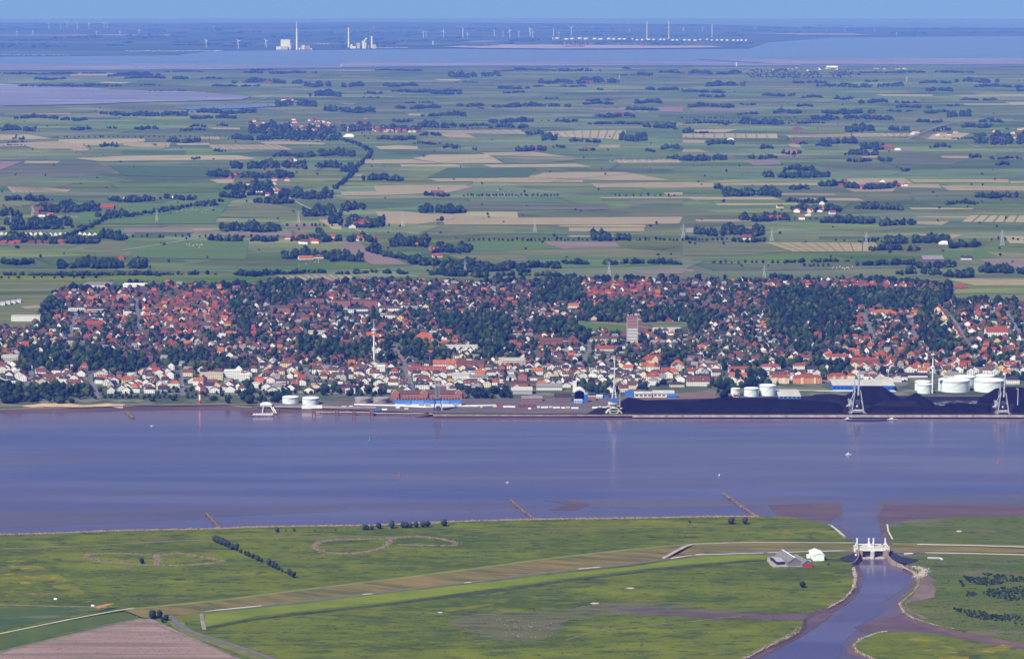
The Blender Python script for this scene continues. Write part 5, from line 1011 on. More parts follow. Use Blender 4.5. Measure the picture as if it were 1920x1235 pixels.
# blue hall with pale roof
def hall(x0, x1, yb, hpx, depth, label, name, rt=0.0, lm=None, wallm=None, band=None):
    a_, b_ = G(x0, yb), G(x1, yb); w = (b_-a_).length; c = (a_+b_)/2; h = hpx*c.y/F
    t = thing(name, label, 'hall', (c.x, c.y+depth/2, 3+gz(c.x, c.y)), rt); occ_rect(a_.x, b_.x, c.y, depth)
    if lm: LM.append((lm, c.x, c.y))
    mb = MB(); wall_geo(mb, w, depth, h, 1.6, 'side'); link('wall', mb.mesh('wall', wallm or bluep), t)
    mb = MB(); roof_geo(mb, w, depth, h, 1.6, 'side', o=0.8, th=0.5); rf = link('roof', mb.mesh('roof', mat('pale_sheet_roof', (0.52, 0.5, 0.47), 0.7, col2=(0.44, 0.42, 0.4), scale=0.05, stretch=(2, 0.3, 1))), t)
    for k in range(3): link('roof_vent', MB().box(-w*0.12, w*0.12, -0.4, 0.4, h+0.9+0.3*k, h+1.5+0.3*k).mesh('roof_vent', steel), rf, (w*(0.1+0.03*k), -depth*0.3+k*depth*0.12, 0))
    n = int(w/6)
    for i in range(n): link('window', pm(('hallwin',), lambda mb: mb.box(-2.2, 2.2, -0.15, 0, 0, 2.2), glass), t, ((i-(n-1)/2)*w/n, -depth/2, h*0.45))
    link('base_band', MB().box(-w/2-0.1, w/2+0.1, -depth/2-0.2, -depth/2-0.01, 0, h*0.18).mesh('base_band', WM['white']), t); return t
hall(1563, 1678, 733, 10.5, 66, 'very wide blue hall with pale grey roof behind the coal heaps', 'warehouse', R(-2), 'wide blue hall')
hall(1461.5, 1502, 749, 6, 72, 'grey-roofed hall with pale blue front beside the three tanks', 'warehouse', R(-1), 'grey-roofed quay hall', lblue)
hall(1225, 1264, 746, 9, 30, 'white harbour hall with tall black doors', 'warehouse', 0, 'white harbour hall', WM['white'])
hall(1190, 1222, 746, 8, 24, 'open-fronted white shed with dark bays left of the white hall', 'warehouse', 0, None, WM['white'])
B('shed', 'small bright blue shed on the brown rail yard', 1251, 1270, 747, 4, 12, 'side', 'blue', 'blue', 2, windows=False)
B('shed', 'blue machinery building right of the blue-cabbed crane', 1172, 1188, 744, 8, 10, 'flat', 'blue', 'blue')
B('shed', 'low blue shed behind the crane portal', 1105, 1142, 746, 5, 14, 'flat', 'blue', 'dark', windows=False)
B('workshop', 'dark blue-roofed workshop with arched openings beside the arched shed', 1040, 1072, 752, 7, 16, 'side', 'brown brick', 'dark', 4, nwin=7, lm='dark-roofed workshop')
B('workshop', 'long brick goods shed with grey roof near the quay', 978, 1017, 753, 5, 16, 'side', 'red brick', 'grey', 3)
B('shed', 'red container building right of the arched shed', 1102, 1117, 752, 7, 8, 'flat', 'red brick', 'light grey')
B('shed', 'bright blue gate tower beside the arched shed', 1095.5, 1101, 755, 14, 6, 'flat', 'blue', 'white', windows=False)
B('shed', 'white site office between red building and crane', 1118, 1130, 747, 5, 6, 'flat', 'white', 'white', nwin=3)
B('shed', 'pale blue two-storey office in front of the workshop', 1076, 1092, 757, 6, 7, 'flat', 'pale blue', 'white')
B('shed', 'red-roofed kiosk pair beside the small tanks', 1376, 1385, 746, 3, 8, 'side', 'white', 'dark red', 2)
B('shed', 'white and red pump house below the middle tank', 1363, 1372, 746, 3, 8, 'side', 'white', 'red', 2)
p0, p1 = G(1077, 752), G(1096, 752); w = p1.x-p0.x; t = thing('arched_shed', 'open shed with curved white roof and black interior', 'shed', (p0.x+w/2, p0.y+8, 3+gz(p0.x, p0.y))); occ_rect(p0.x, p1.x, p0.y, 16)
link('wall', MB().box(-w/2, -w/2+0.8, -8, 8, 0, 13).box(w/2-0.8, w/2, -8, 8, 0, 13).box(-w/2, w/2, 7, 8, 0, 13).mesh('wall', steel_d), t)
mb = MB(); n = 12; vs = []
for k in range(n+1):
    q = -1+2*k/n; vs += [(q*w*0.53, -9, 13+4.5*(1-q*q)), (q*w*0.53, 9, 13+4.5*(1-q*q)), (q*w*0.53, -9, 16+4.5*(1-q*q)), (q*w*0.53, 9, 16+4.5*(1-q*q))]
fs = []
for k in range(n): i = 4*k; fs += [(i, i+1, i+5, i+4), (i+2, i+6, i+7, i+3), (i, i+4, i+6, i+2), (i+1, i+3, i+7, i+5)]
link('roof', mb.add(vs, fs).mesh('roof', RM['white']), t)

# quay
def quay():
    t = thing('quay', 'long concrete quay on dark piles along the coal yard', 'quay', (0, 0, 0)); cm = mat('quay_concrete', (0.42, 0.35, 0.3), var=0.3, scale=0.1); dk = mat('wet_piles', (0.06, 0.04, 0.045))
    x = 1185.0; k = 0
    while x < 1960:
        a, b = G(x, 779.5, 3.0), G(x+32, 779.6, 3.0)
        link('deck_slab', MB().box(a.x+0.4, b.x-0.4, a.y-3.5, a.y+3.5, 1.6+gz(a.x, a.y), 3.9+gz(a.x, a.y)).mesh('deck_slab', cm), t); x += 32; k += 1
    for lo, hi, nm in ((812, 1960, 'pile'),):
        n = 300
        me = MB().tube((0, 0, -2.5), (0, 0, 2.4), 0.5, 0.5, 5).mesh('pile', dk)
        for i in range(n): a = G(lo+(hi-lo)*i/n, 780.5+0.0024*(i-100)*(i > 100)*0, 0); link('pile', me, t, (a.x, a.y-2, gz(a.x, a.y)))
    a, b = G(812, 779.0, 3), G(1185, 779.6, 3)
    link('fender_beam', MB().box(a.x, b.x, a.y-2.0, a.y-0.5, 2.0, 3.4).mesh('fender_beam', cm), t)
    a, b = G(812, 780.5, 1), G(1965, 782, 1); link('tide_wall', MB().box(a.x, b.x, a.y+1.5, a.y+2.5, -2.5, 2.8).mesh('tide_wall', dk), t)
quay()
for i, x in enumerate(list(range(840, 1180, 48))+list(range(1200, 1960, 66))):
    a = G(x, 782, 0); t = thing('dolphin', 'dark timber mooring post against the quay, %s from the west' % ordinal(i+1), 'mooring post', (a.x, a.y-5, gz(a.x, a.y)), 0, 'mooring posts %s' % ('west of the blue-cabbed crane' if x < 1151 else 'below the coal heaps')); link('post', pm(('post',), lambda mb: mb.tube((0, 0, -3), (0, 0, 5.0), 0.7, 0.6, 6), steel_d), t)
# western jetties
def jetty(x0, x1, y, label, sup):
    a, b = G(x0, y, 2), G(x1, y, 2); t = thing('jetty', label, 'jetty', (a.x, a.y, gz(a.x, a.y)))
    link('deck', MB().box(0, b.x-a.x, -1.5, 1.5, 2.0, 2.8).mesh('deck', mat('jetty_concrete', (0.5, 0.42, 0.36), var=0.2, scale=0.2)), t); n = int((b.x-a.x)/sup)
    for i in range(n+1): link('pile', pm(('jpile',), lambda mb: mb.tube((0, 0, -3), (0, 0, 2.3), 0.6, 0.6, 6), MATS['wet_piles']), t, ((b.x-a.x)*i/n, 0, 0))
    return t
jetty(590, 702, 773, 'long thin pale jetty in front of the grey tanks', 9); jetty(702, 810, 775, 'broad dark jetty below the blue quay shed', 6)
t = jetty(473, 512, 778, 'ferry pontoon with white railings at the western landing', 8)
for i in range(8): link('railing', MB().box(0, 3, -0.2, 0.2, 2.8, 4.8).mesh('railing', whitep), t, (1.5+i*3.8, -1.2, 0))
jetty(508, 520, 774, 'short landing stage at the end of the gangway', 5)
for (x0, y0, x1, y1) in ((492, 776, 494, 762), (514, 772, 508, 762), (518, 773, 512, 763)):
    a, b = G(x0, y0, 3), G(x1, y1, 4); t = thing('gangway', 'pale gangway leading to the western landing, %s' % {492: 'longest, at the pontoon', 514: 'middle one', 518: 'next to the short landing stage'}[x0], 'gangway', a, 0, 'gangways at the western landing'); d_ = b-a; link('ramp', MB().tube((0, 0, 0), tuple(d_), 0.9, 0.9, 4).mesh('ramp', steel_l), t)
B('ferry_terminal', 'white round-fronted ferry terminal on the western point', 488, 509, 763, 4, 10, 'hip', 'white', 'white', 3, nwin=7, lm='white ferry terminal')
for x, nm in ((521, 0), (588.5, 1), (632, 2), (664, 3), (697, 4)):
    a = G(x, 779 if nm > 0 else 775, 0); t = thing('dolphin', 'clustered brown mooring dolphin standing in the river, %s' % ['at the ferry landing', 'with a round opening below the banner', 'widest one left of the grey tanks', 'below the left grey tank', 'at the end of the pale jetty'][nm], 'mooring dolphin', (a.x, a.y, gz(a.x, a.y)))
    for k in range(4): link('pile', pm(('dpile',), lambda mb: mb.tube((0, 0, -3), (0, 0, 6), 0.6, 0.6, 6), rust), t, ((k % 2)*4-2, (k//2)*4-2, 0))
    link('cap', MB().box(-3, 3, -3, 3, 5.9, 7.4).mesh('cap', rust), t)
# coal heaps
coal = mat('coal', (0.006, 0.005, 0.009), 0.95, spec=0.03, col2=(0.013, 0.011, 0.014), scale=0.06, bump=0.4, bscale=0.25)
coal2 = mat('dusty_coal', (0.024, 0.02, 0.02), 0.95, spec=0.03, col2=(0.01, 0.009, 0.012), scale=0.1, stretch=(0.5, 1.5, 1), bump=0.4, bscale=0.25)
def heap(px, hpx, m, label, slope=1.1, z=3.0, seed=1):
    """stockpile: outline on the ground, rising inwards at the angle of repose to a flat or pointed top"""
    w = [Vector((*tuple(G(x, y, z)[:2]), 0)) for x, y in px]; w = [Vector((*p, 0)) for p in rough_outline([tuple(v[:2]) for v in w], 12, 1.2, rnd=random.Random(seed))]
    xs = [v.x for v in w]; ys = [v.y for v in w]; hmax = hpx*(sum(ys)/len(ys))/F; st = max(3.0, (max(xs)-min(xs))/110); rs = random.Random(seed); poly = [(v.x, v.y) for v in w]
    nx, ny = int((max(xs)-min(xs))/st)+3, int((max(ys)-min(ys))/st)+3; idx = {}; mb = MB(); W_ = np.array(poly); A0 = W_; A1 = np.roll(W_, -1, 0); AB = A1-A0; L2 = (AB**2).sum(1)+1e-9
    ph = [rs.uniform(0, 6) for _ in range(6)]
    for j in range(ny):
        for i in range(nx):
            x, y = min(xs)-st+i*st, min(ys)-st+j*st; ins = inside(x, y, poly); p = np.array([x, y]); t_ = np.clip(((p-A0)*AB).sum(1)/L2, 0, 1); d = np.sqrt(((p-A0-AB*t_[:, None])**2).sum(1)).min()
            if not ins and d > st*1.5: continue
            lim = hmax*(0.86+0.14*math.sin(x*0.03+ph[0])*math.sin(y*0.05+ph[1])+0.05*math.sin(x*0.12+ph[2]))
            h = min(d*slope*0.62, lim)+rs.uniform(-0.2, 0.2) if ins else -0.8
            idx[i, j] = len(mb.v); mb.v.append((x, y, z+0.6+h+gz(x, y)))
    for j in range(ny-1):
        for i in range(nx-1):
            q = [(i, j), (i+1, j), (i+1, j+1), (i, j+1)]
            if all(k in idx for k in q): mb.f.append(tuple(idx[k] for k in q)); mb.m.append(0)
    return tag(link('coal_heap', mb.mesh('coal_heap', m)), label, 'coal heap')
heap([(1166, 775), (1340, 776), (1560, 776), (1585, 775), (1580, 762), (1400, 752), (1340, 752), (1290, 760), (1230, 760), (1180, 752), (1160, 755)], 11, coal, 'long low black coal bank along the quay left of the portal crane', seed=1)
heap([(1505, 764), (1600, 764), (1590, 748), (1560, 745), (1510, 747)], 13, coal2, 'dusty dark coal mound behind the left end of the portal crane', 0.9, seed=2)
heap([(1576, 760), (1680, 762), (1700, 757), (1680, 742), (1600, 740), (1580, 745)], 25, coal, 'highest flat-topped coal heap behind the portal crane', seed=3)
heap([(1680, 764), (1760, 768), (1752, 757), (1718, 748), (1694, 750), (1680, 757)], 32, coal, 'pointed coal cone between the blue hall and the white mast', 1.0, seed=4)
heap([(1622, 774), (1860, 776), (1862, 764), (1790, 760), (1768, 766), (1740, 770), (1640, 764), (1626, 765)], 8, coal, 'low front coal bank between the two portal cranes', seed=5)
heap([(1622, 768), (1740, 772), (1745, 764), (1700, 757), (1640, 758)], 14, coal2, 'brownish coal shelf in front of the pointed cone', 0.9, seed=6)
heap([(1760, 770), (1800, 771), (1796, 762), (1776, 760), (1765, 763)], 14, coal, 'small coal cone in front of the pale tanks', 1.0, seed=7)
heap([(1826, 758), (1950, 760), (2100, 760), (2100, 742), (1860, 740), (1838, 746)], 22, coal, 'broad coal heap behind the eastern portal crane', seed=8)
heap([(1896, 775), (2100, 776), (2100, 760), (1900, 758)], 14, coal, 'coal bank at the quay right of the eastern crane', seed=9)
sheet('coal_yard', [(1100, 777.5), (1120, 766), (1165, 764), (1180, 752), (1400, 747), (1580, 742), (1760, 745), (2200, 742), (2200, 778)], mat('coal_dust', (0.03, 0.024, 0.03), spec=0.03, col2=(0.014, 0.012, 0.016), scale=0.04), off=1.6)
sheet('snow_white_patch', [(1770, 758), (1795, 756), (1805, 757), (1800, 760), (1790, 761)], mat('limestone_dust', (0.5, 0.5, 0.55), col2=(0.03, 0.026, 0.035), scale=0.12, stretch=(0.35, 1.6, 1), detail=6, lo=0.52, hi=0.6), off=2.0).name = 'limestone_dust'
sheet('limestone_dust', [(1738, 756), (1790, 752), (1852, 755), (1825, 760), (1780, 763), (1750, 760)], MATS['limestone_dust'], off=1.8, rough=(6, 3))
# boxes along the rail sidings
hr = random.Random(21)
def boxes():
    protos = {}
    for c, m in (('white', whitep), ('red', mat('container_red', (0.35, 0.09, 0.09), 0.6)), ('pale', mat('container_cream', (0.6, 0.55, 0.42), 0.6)), ('dark red', mat('container_dark', (0.22, 0.06, 0.06), 0.6)), ('blue', bluep)): protos[c] = m
    def corr(mb, L, H_):   # corrugated steel box with end posts
        mb.box(-L/2, L/2, -1.2, 1.2, 0.15, H_)
        k = -L/2+0.6
        while k < L/2-0.4: mb.box(k, k+0.3, -1.26, -1.2, 0.3, H_-0.2); k += 0.8
    seq = [(870, 762, 'white', 12)]; x = 872
    spec = [('white', 872, 896, 763), ('pale', 900, 905, 765), ('pale', 924, 932, 764), ('red', 934, 942, 763.5), ('white', 943, 966, 764.5), ('dark red', 971, 979, 765), ('dark red', 980, 987, 764), ('dark red', 988, 996, 764.5), ('dark red', 998, 1006, 764), ('white', 990, 996, 768), ('white', 1007, 1012, 765), ('white', 1014, 1028, 765.5), ('pale', 1029, 1036, 765), ('white', 1037, 1050, 766), ('white', 1052, 1060, 766.5), ('pale', 1061, 1069, 766), ('white', 1071, 1085, 767), ('white', 1110, 1121, 766), ('pale', 1122, 1128, 765), ('white', 1129, 1138, 766), ('blue', 703, 711, 771), ('white', 742, 750, 766), ('white', 716, 726, 770), ('pale', 758, 766, 768), ('white', 640, 650, 765), ('white', 655, 662, 764)]
    i = 0
    for c, x0, x1, yb in spec:
        a, b = G(x0, yb), G(x1, yb); L = b.x-a.x; n = max(1, round(L/6.3))
        for k in range(n):
            t = thing('container', '%s steel box %s on the quay siding, %s' % (c, ('with ribbed sides', 'standing alone')[n == 1], 'in the pile left of the workshop' if x0 > 970 and x0 < 1012 else 'in the line towards the blue-cabbed crane' if x0 >= 1012 else 'between the blue quay shed and the red boxes' if x0 > 860 else 'on the western jetty yard'), 'container', (a.x+(k+0.5)*L/n, a.y+hr.uniform(-1, 1), 3+gz(a.x, a.y)), R(hr.uniform(-3, 3)), '%s boxes on the quay' % c)
            link('box', pm(('cbox', c, round(L/n, 1)), lambda mb: corr(mb, L/n-0.3, 5.2 if c in ('dark red', 'red') else 3.2), protos[c]), t)
boxes()
CB = sorted([o for o in COL.objects if o.name.startswith('container') and o.type == 'EMPTY'], key=lambda o: o.location.x)
for i, o in enumerate(CB): o['label'] = '%s, %s box from the western end' % (o['label'], ordinal(i+1)) if len(o['label'].split()) < 11 else '%s, %s from the west' % (' '.join(o['label'].split(',')[0].split()[:3])+','+o['label'].split(',')[1], ordinal(i+1))
def wallstrip(nm, label, px, h, m, th=0.6, cat='wall'):
    mb = MB(); P_ = [G(x, y, 3) for x, y in px]
    for a, b in zip(P_, P_[1:]):
        d = (b-a).normalized(); n_ = Vector((-d.y, d.x, 0))*th/2
        vs = [(*(q_+s_*n_)[:2], q_.z-0.5+zz) for q_ in (a, b) for s_ in (-1, 1) for zz in (0, h+0.5)]; mb.add(vs, [(0, 1, 5, 4), (2, 6, 7, 3), (1, 3, 7, 5), (0, 4, 6, 2), (0, 2, 3, 1), (4, 5, 7, 6)])
    return tag(link(nm, mb.mesh(nm, m)), label, cat)
wallstrip('flood_wall', 'pale concrete flood wall below the white and grey tanks', [(515, 764), (560, 764.5), (640, 766), (705, 766)], 3.5, mat('flood_concrete', (0.38, 0.32, 0.27), var=0.25, scale=0.1), 1.0)
wallstrip('flood_wall', 'long white flood wall running behind the quay boxes', [(664, 760), (740, 762), (800, 765), (868, 763), (930, 761.5)], 3.0, whitep, 0.8)
wallstrip('pipe_bridge', 'thin white pipe line running above the coal heaps to the blue hall', [(1456, 733), (1560, 734), (1680, 735)], 2.0, whitep, 0.8, 'pipeline')

# ================================================================ THE TOWN
def Z(ox, oy, k, s): v = list(map(float, s.split(','))); return [(ox+v[i]/k, oy+v[i+1]/k) for i in range(0, len(v), 2)]
PARKS = [Z(0,500,4,'140,660,300,610,700,620,900,660,1120,700,1100,780,900,830,600,770,560,800,140,790'), Z(0,500,4,'1130,660,1300,640,1640,660,1700,740,1860,760,1850,800,1380,790,1130,740'), Z(0,500,4,'-300,900,0,900,200,900,400,900,700,930,700,990,200,1030,-300,1030'),
 Z(0,500,4,'340,270,500,270,520,340,480,340,400,300,380,420,280,460'), Z(0,500,4,'1830,900,1920,880,1940,1060,1860,1040'), Z(480,500,4,'0,50,160,120,330,140,340,230,130,260,0,230'), Z(480,500,4,'960,560,1180,540,1240,600,1400,620,1480,700,1300,690,1100,690,1010,650'),
 Z(480,500,4,'1340,380,1700,360,1920,400,1920,700,1720,700,1650,600,1400,480'), Z(480,500,4,'300,560,840,560,860,680,620,690,300,640'), Z(480,500,4,'1520,930,1800,960,1920,980,1920,1020,1560,1000'), Z(960,500,4,'150,90,500,90,560,260,420,290,180,270'), Z(960,500,4,'500,300,880,290,900,440,600,450,560,380'),
 Z(960,500,4,'150,420,560,400,590,560,520,600,480,520,180,520'), Z(960,500,4,'960,330,1500,350,1480,490,1320,500,1280,430,960,440'), Z(960,500,4,'1100,640,1300,640,1320,720,1100,760'), Z(960,500,4,'1480,880,1640,860,1640,990,1500,990'), Z(960,500,4,'1560,760,1920,740,1920,850,1700,870'),
 Z(1440,500,4,'0,180,560,180,620,330,640,450,560,560,380,600,180,560,0,480'), Z(1440,500,4,'560,180,1330,190,1330,280,1060,330,720,320,620,250'), Z(1440,500,4,'1100,320,1260,350,1420,640,1250,650,1160,560'), Z(1440,500,4,'1340,330,1480,620,1420,600,1300,360'), Z(1440,500,4,'200,600,420,620,400,700,200,640'),
 Z(1440,500,4,'60,730,620,740,620,880,420,880,380,790,60,780'), Z(960,500,4,'480,890,760,900,760,960,520,950'), Z(480,500,4,'960,700,1100,700,1050,740,960,720'), Z(0,500,4,'1700,240,1830,300,1900,520,1800,480')]
REDZ = [Z(0,500,4,'1040,190,1700,190,1750,480,1600,490,1100,480,1090,340'), Z(960,500,4,'520,110,1130,150,1130,240,560,240'), Z(0,500,4,'400,200,1010,200,1010,270,400,270'), Z(1440,500,4,'590,110,970,150,960,220,590,210')]
YARD = [(470, 752), (480, 744), (640, 748), (735, 742), (960, 733), (1180, 738), (1190, 727), (1250, 726), (1345, 728), (1368, 722), (1460, 722), (1560, 712), (1690, 722), (1715, 705), (1880, 705), (2900, 715), (2900, 790), (470, 790)]
hrn = random.Random(77)
cells = []
x_, y_ = -2500.0, 4150.0
for j in range(80):
    yy = 4128 + j*25.5; xr = 900+0.28*(yy-4100)
    for i in range(int(-xr/21), int(xr/21)+1):
        cells.append((i*21.0 + (j % 2)*9 + hrn.uniform(-5, 5) + math.sin(j*0.7)*6, yy + hrn.uniform(-5, 5)+i*0.25))
HOUSES, TREES = [], []
for x, y in cells:
    px, py = P(x, y, 3)
    if not inside(px, py, TOWN) or inside(px, py, YARD) or py > 751: continue
    if near_street(x, y, 8.5): continue
    park = any(inside(px, py, q) for q in PARKS); redz = any(inside(px, py, q) for q in REDZ)
    front = py > 690; mid = 590 < py <= 690
    sport = inside(px, py, [(1080, 603), (1175, 606), (1290, 604), (1290, 622), (1180, 626), (1090, 620)]) or inside(px, py, [(0, 612), (60, 600), (75, 560), (100, 540), (0, 530)])
    if sport: continue
    ph = 0.13 if park else (0.86 if redz else (0.93 if front else (0.72 if mid else 0.66)))
    if py < 740 and hrn.random() < ph and free_at(x, y, 8.0):
        w = hrn.uniform(8, 13) if not front else hrn.uniform(10, 17); d = hrn.uniform(8, 11); big = hrn.random() < (0.5 if front else 0.12)
        h = hrn.uniform(6, 9.5) if big and front else hrn.uniform(5.6, 7.5) if big or front else hrn.uniform(3.2, 5.2); rise = hrn.uniform(3.5, 5.5); kind = hrn.choices(('side', 'gable', 'hip', 'flat'), (4, 4.5, 2.2, 0.5 if not redz else 0))[0]
        west = px < 480
        wl_ = hrn.choices(('white', 'cream', 'red brick', 'brown brick', 'grey', 'yellow'), (14, 2.5, 0.6, 0.4, 0.5, 0.2) if front else ((2, 1, 6, 4, 1, 0.2) if redz else ((6, 1.6, 3, 3, 1, 0.25) if mid else (3, 1.2, 4, 5, 1, 0.2))))[0]
        if redz and px < 480: ro = hrn.choices(('orange', 'red', 'dark red', 'brown', 'dark', 'grey'), (3, 5, 6, 4, 2.5, 0.5))[0]
        elif redz: ro = hrn.choices(('orange', 'red', 'dark red', 'brown', 'dark'), (4.5, 5, 3, 2, 1.5))[0]
        elif px > 1560 and py > 580: ro = hrn.choices(('orange', 'red', 'dark red', 'brown', 'dark', 'grey'), (2.2, 4, 4, 3, 2.5, 1))[0]
        else: ro = hrn.choices(('orange', 'red', 'dark red', 'brown', 'dark', 'grey', 'light grey'), (0.9, 1.5, 2.6, 4.4, 5.2, 1.2, 0.4))[0]
        if kind == 'flat': ro = hrn.choice(('light grey', 'grey', 'dark', 'light grey'))
        rot = R(hrn.gauss(-6, 9)) + (R(hrn.uniform(-30, 30)) if hrn.random() < 0.15 else 0)
        HOUSES.append((x, y, w, d, h, rise, kind, wl_, ro, rot, px, py)); occupy(x, y, max(w, d)*0.5)
# trees: gardens, streets and parks
trn = random.Random(99)
for j in range(150):
    yy = 4112 + j*13.0; xr = 880+0.28*(yy-4100); n = int(2*xr/12.5)
    for i in range(n):
        x = -xr + i*12.5 + trn.uniform(-5, 5); y = yy+trn.uniform(-5, 5); px, py = P(x, y, 3)
        if not inside(px, py, TOWN) or inside(px, py, YARD): continue
        if inside(px, py, [(1080, 603), (1175, 606), (1290, 604), (1290, 622), (1180, 626), (1090, 620)]) or inside(px, py, [(-400, 620), (60, 608), (78, 560), (100, 540), (-400, 530)]): continue
        park = any(inside(px, py, q) for q in PARKS); redz = any(inside(px, py, q) for q in REDZ); front = py > 690
        if near_street(x, y, 5.0): continue
        pt = 0.86 if park else (0.26 if redz else ((0.36 if py > 716 else 0.24) if front else (0.66 if mid else 0.68)))
        if py > 750 or (front and not park and py > 744 and px > 480): continue
        if trn.random() > pt or not free_at(x, y, 2.0 if not park else 3.0): continue
        h = trn.uniform(8, 16) if park else (trn.uniform(5, 9) if redz or front else trn.uniform(5.5, 12)); r = h*trn.uniform(0.30, 0.48)
        TREES.append((x, y, 3.0, r, h, trn.choices((0, 1, 2, 3, 4, 5), (4, 5, 4, 2.2, 4, 0.35))[0], px, py, park))
for (x0, x1, y0, y1, n) in ((872, 962, 736, 748, 70), (518, 545, 738, 752, 14), (600, 642, 728, 744, 22), (652, 706, 722, 744, 34), (705, 730, 730, 744, 10), (1112, 1165, 728, 742, 26), (1346, 1384, 722, 742, 30), (1384, 1450, 714, 728, 34), (1590, 1690, 699, 708, 40), (1186, 1215, 722, 732, 12), (480, 530, 742, 756, 16), (1240, 1290, 722, 728, 8), (1885, 1960, 700, 722, 26), (938, 1000, 690, 712, 18), (0, 120, 735, 756, 60)):
    for _ in range(n):
        px, py = trn.uniform(x0, x1), trn.uniform(y0, y1); p = G(px, py); h = trn.uniform(7, 14)
        if free_at(p.x, p.y, 2.5) and not near_street(p.x, p.y, 4): TREES.append((p.x, p.y, 3.0, h*trn.uniform(0.33, 0.48), h, trn.choice((0, 2, 2, 4, 1)), px, py, True))
for _ in range(620):         # tree belt along the edge of the fields
    k = trn.random(); ed = [(100, 545), (300, 533), (440, 538), (560, 530), (900, 528), (1100, 526), (1400, 525), (1600, 524), (1782, 536), (1778, 566), (1960, 568)]
    i = trn.randrange(len(ed)-1); px = ed[i][0]+(ed[i+1][0]-ed[i][0])*k; py = ed[i][1]+(ed[i+1][1]-ed[i][1])*k+trn.uniform(-2, 5); p = G(px, py)
    if math.sin(px*0.035)+math.sin(px*0.011+1) > -0.7 and free_at(p.x, p.y, 2): h = trn.uniform(8, 15); TREES.append((p.x, p.y, 3.0, h*trn.uniform(0.35, 0.5), h, trn.choice((0, 2, 2, 4)), px, py, True))
HOUSES.sort(key=lambda q: q[1]); TREES.sort(key=lambda q: q[1])
print('houses', len(HOUSES), 'trees', len(TREES))
def where(x, y, used, head, maxw=16):
    """label tail: paced offset from a landmark, kept unique"""
    c = sorted(LM, key=lambda l: (l[1]-x)**2 + (1.3*(l[2]-y))**2)[:14]; best = None
    for stp in (10, 5, 1):
        for nm, lx, ly in c:
            dx, dy = x-lx, y-ly
            a = int(round(abs(dx)/stp)*stp); b = int(round(abs(dy)/stp)*stp); sd = 'left' if dx < 0 else 'right'; bk = 'behind' if dy > 0 else 'before'
            if a and b: s_ = '%s, %s metres %s and %s %s of the %s' % (head, words_of(b), bk, words_of(a), sd, nm)
            elif a: s_ = '%s, %s metres %s of the %s' % (head, words_of(a), sd, nm)
            else: s_ = '%s, %s metres %s the %s' % (head, words_of(b), bk, nm)
            n = len(s_.split())
            if best is None: best = s_
            if n > maxw: s_ = s_.replace(' metres', '').replace(' house', '', 1) if 'house' in s_.split(',')[0] and n-2 <= maxw else s_; n = len(s_.split())
            if s_ not in used and n <= maxw: used.add(s_); return s_
    return best
USED = set()
KN = {'side': 'eaves-front', 'gable': 'gable-front', 'hip': 'hip-roofed', 'flat': 'flat-roofed'}
FRONT = [q for q in HOUSES if -30 < q[10] < 1950][:285]; fs_ = set(id(q) for q in FRONT)
for q in FRONT:
    x, y, w, d, h, rise, kind, wl_, ro, rot, px, py = q
    head = '%s %s house' % (wl_, KN[kind]) + (', %s roof' % ro if kind != 'flat' else '')
    t = thing('house', where(x, y, USED, head), 'house', V(x, y, 3), rot, 'houses behind the waterfront' if py > 715 else 'houses on the lower slopes of the town')
    house_parts(t, w, d, h, rise, kind, wl_, ro, rnd=hrn, dormer=(hrn.choice((0, 1, 2)) if kind == 'side' and h > 5.5 else 0), chim=kind != 'flat')
# the rest of the town in one mesh
mb = MB(); ALLM = [WM[k] for k in WK] + [RM[k] for k in RK] + [glass]; GI = len(ALLM)-1
for q in HOUSES:
    if id(q) in fs_: continue
    x, y, w, d, h, rise, kind, wl_, ro, rot, px, py = q; c, s = math.cos(rot), math.sin(rot); z0 = 3+gz(x, y)
    T = lambda p: (x+p[0]*c-p[1]*s, y+p[0]*s+p[1]*c, z0+p[2])
    wall_geo(mb, w, d, h, rise, kind, WK.index(wl_), T); roof_geo(mb, w, d, h, rise, kind, len(WK)+RK.index(ro), T)
    n = 3 if w > 9 else 2
    for s_ in range(max(1, int(h/2.8))):
        for i in range(n):
            wx = (i-(n-1)/2)*w/n; vs = [(wx-0.7, -d/2-0.05, 0.9+s_*2.8), (wx+0.7, -d/2-0.05, 0.9+s_*2.8), (wx+0.7, -d/2-0.05, 2.4+s_*2.8), (wx-0.7, -d/2-0.05, 2.4+s_*2.8)]; mb.add([T(p) for p in vs], [(0, 1, 2, 3)], GI)
    if kind != 'flat': cx = w*hrn.uniform(-0.2, 0.2); v = MB().box(cx-0.45, cx+0.45, -0.45, 0.45, h+rise*0.5, h+rise+1.0); mb.add([T(p) for p in v.v], v.f, 2)
    if hrn.random() < 0.4:       # garage or shed in the garden
        sx = hrn.choice((-1, 1))*(w/2+3); v = MB().box(sx-1.8, sx+1.8, -3+d*0.3, 3+d*0.3, -0.3, 2.6); mb.add([T(p) for p in v.v], v.f, hrn.choice((0, 0, 4, len(WK)+5, len(WK)+6)))
tag(link('town_houses', mb.mesh('town_houses', ALLM)), 'several hundred small red, brown and dark-roofed houses filling the town up to the fields', None, None, 'stuff')
GN = ['dark green', 'mid green', 'blackish green', 'yellow-green', 'bluish green', 'copper-leaved']
FT = [q for q in TREES if -20 < q[6] < 1940 and q[7] > 690][:235]; ft_ = set(id(q) for q in FT)
def fmt_tree(r, h, m): return '%s %s tree' % ('broad' if r > h*0.4 else 'narrow' if r < h*0.33 else 'round', GN[m])
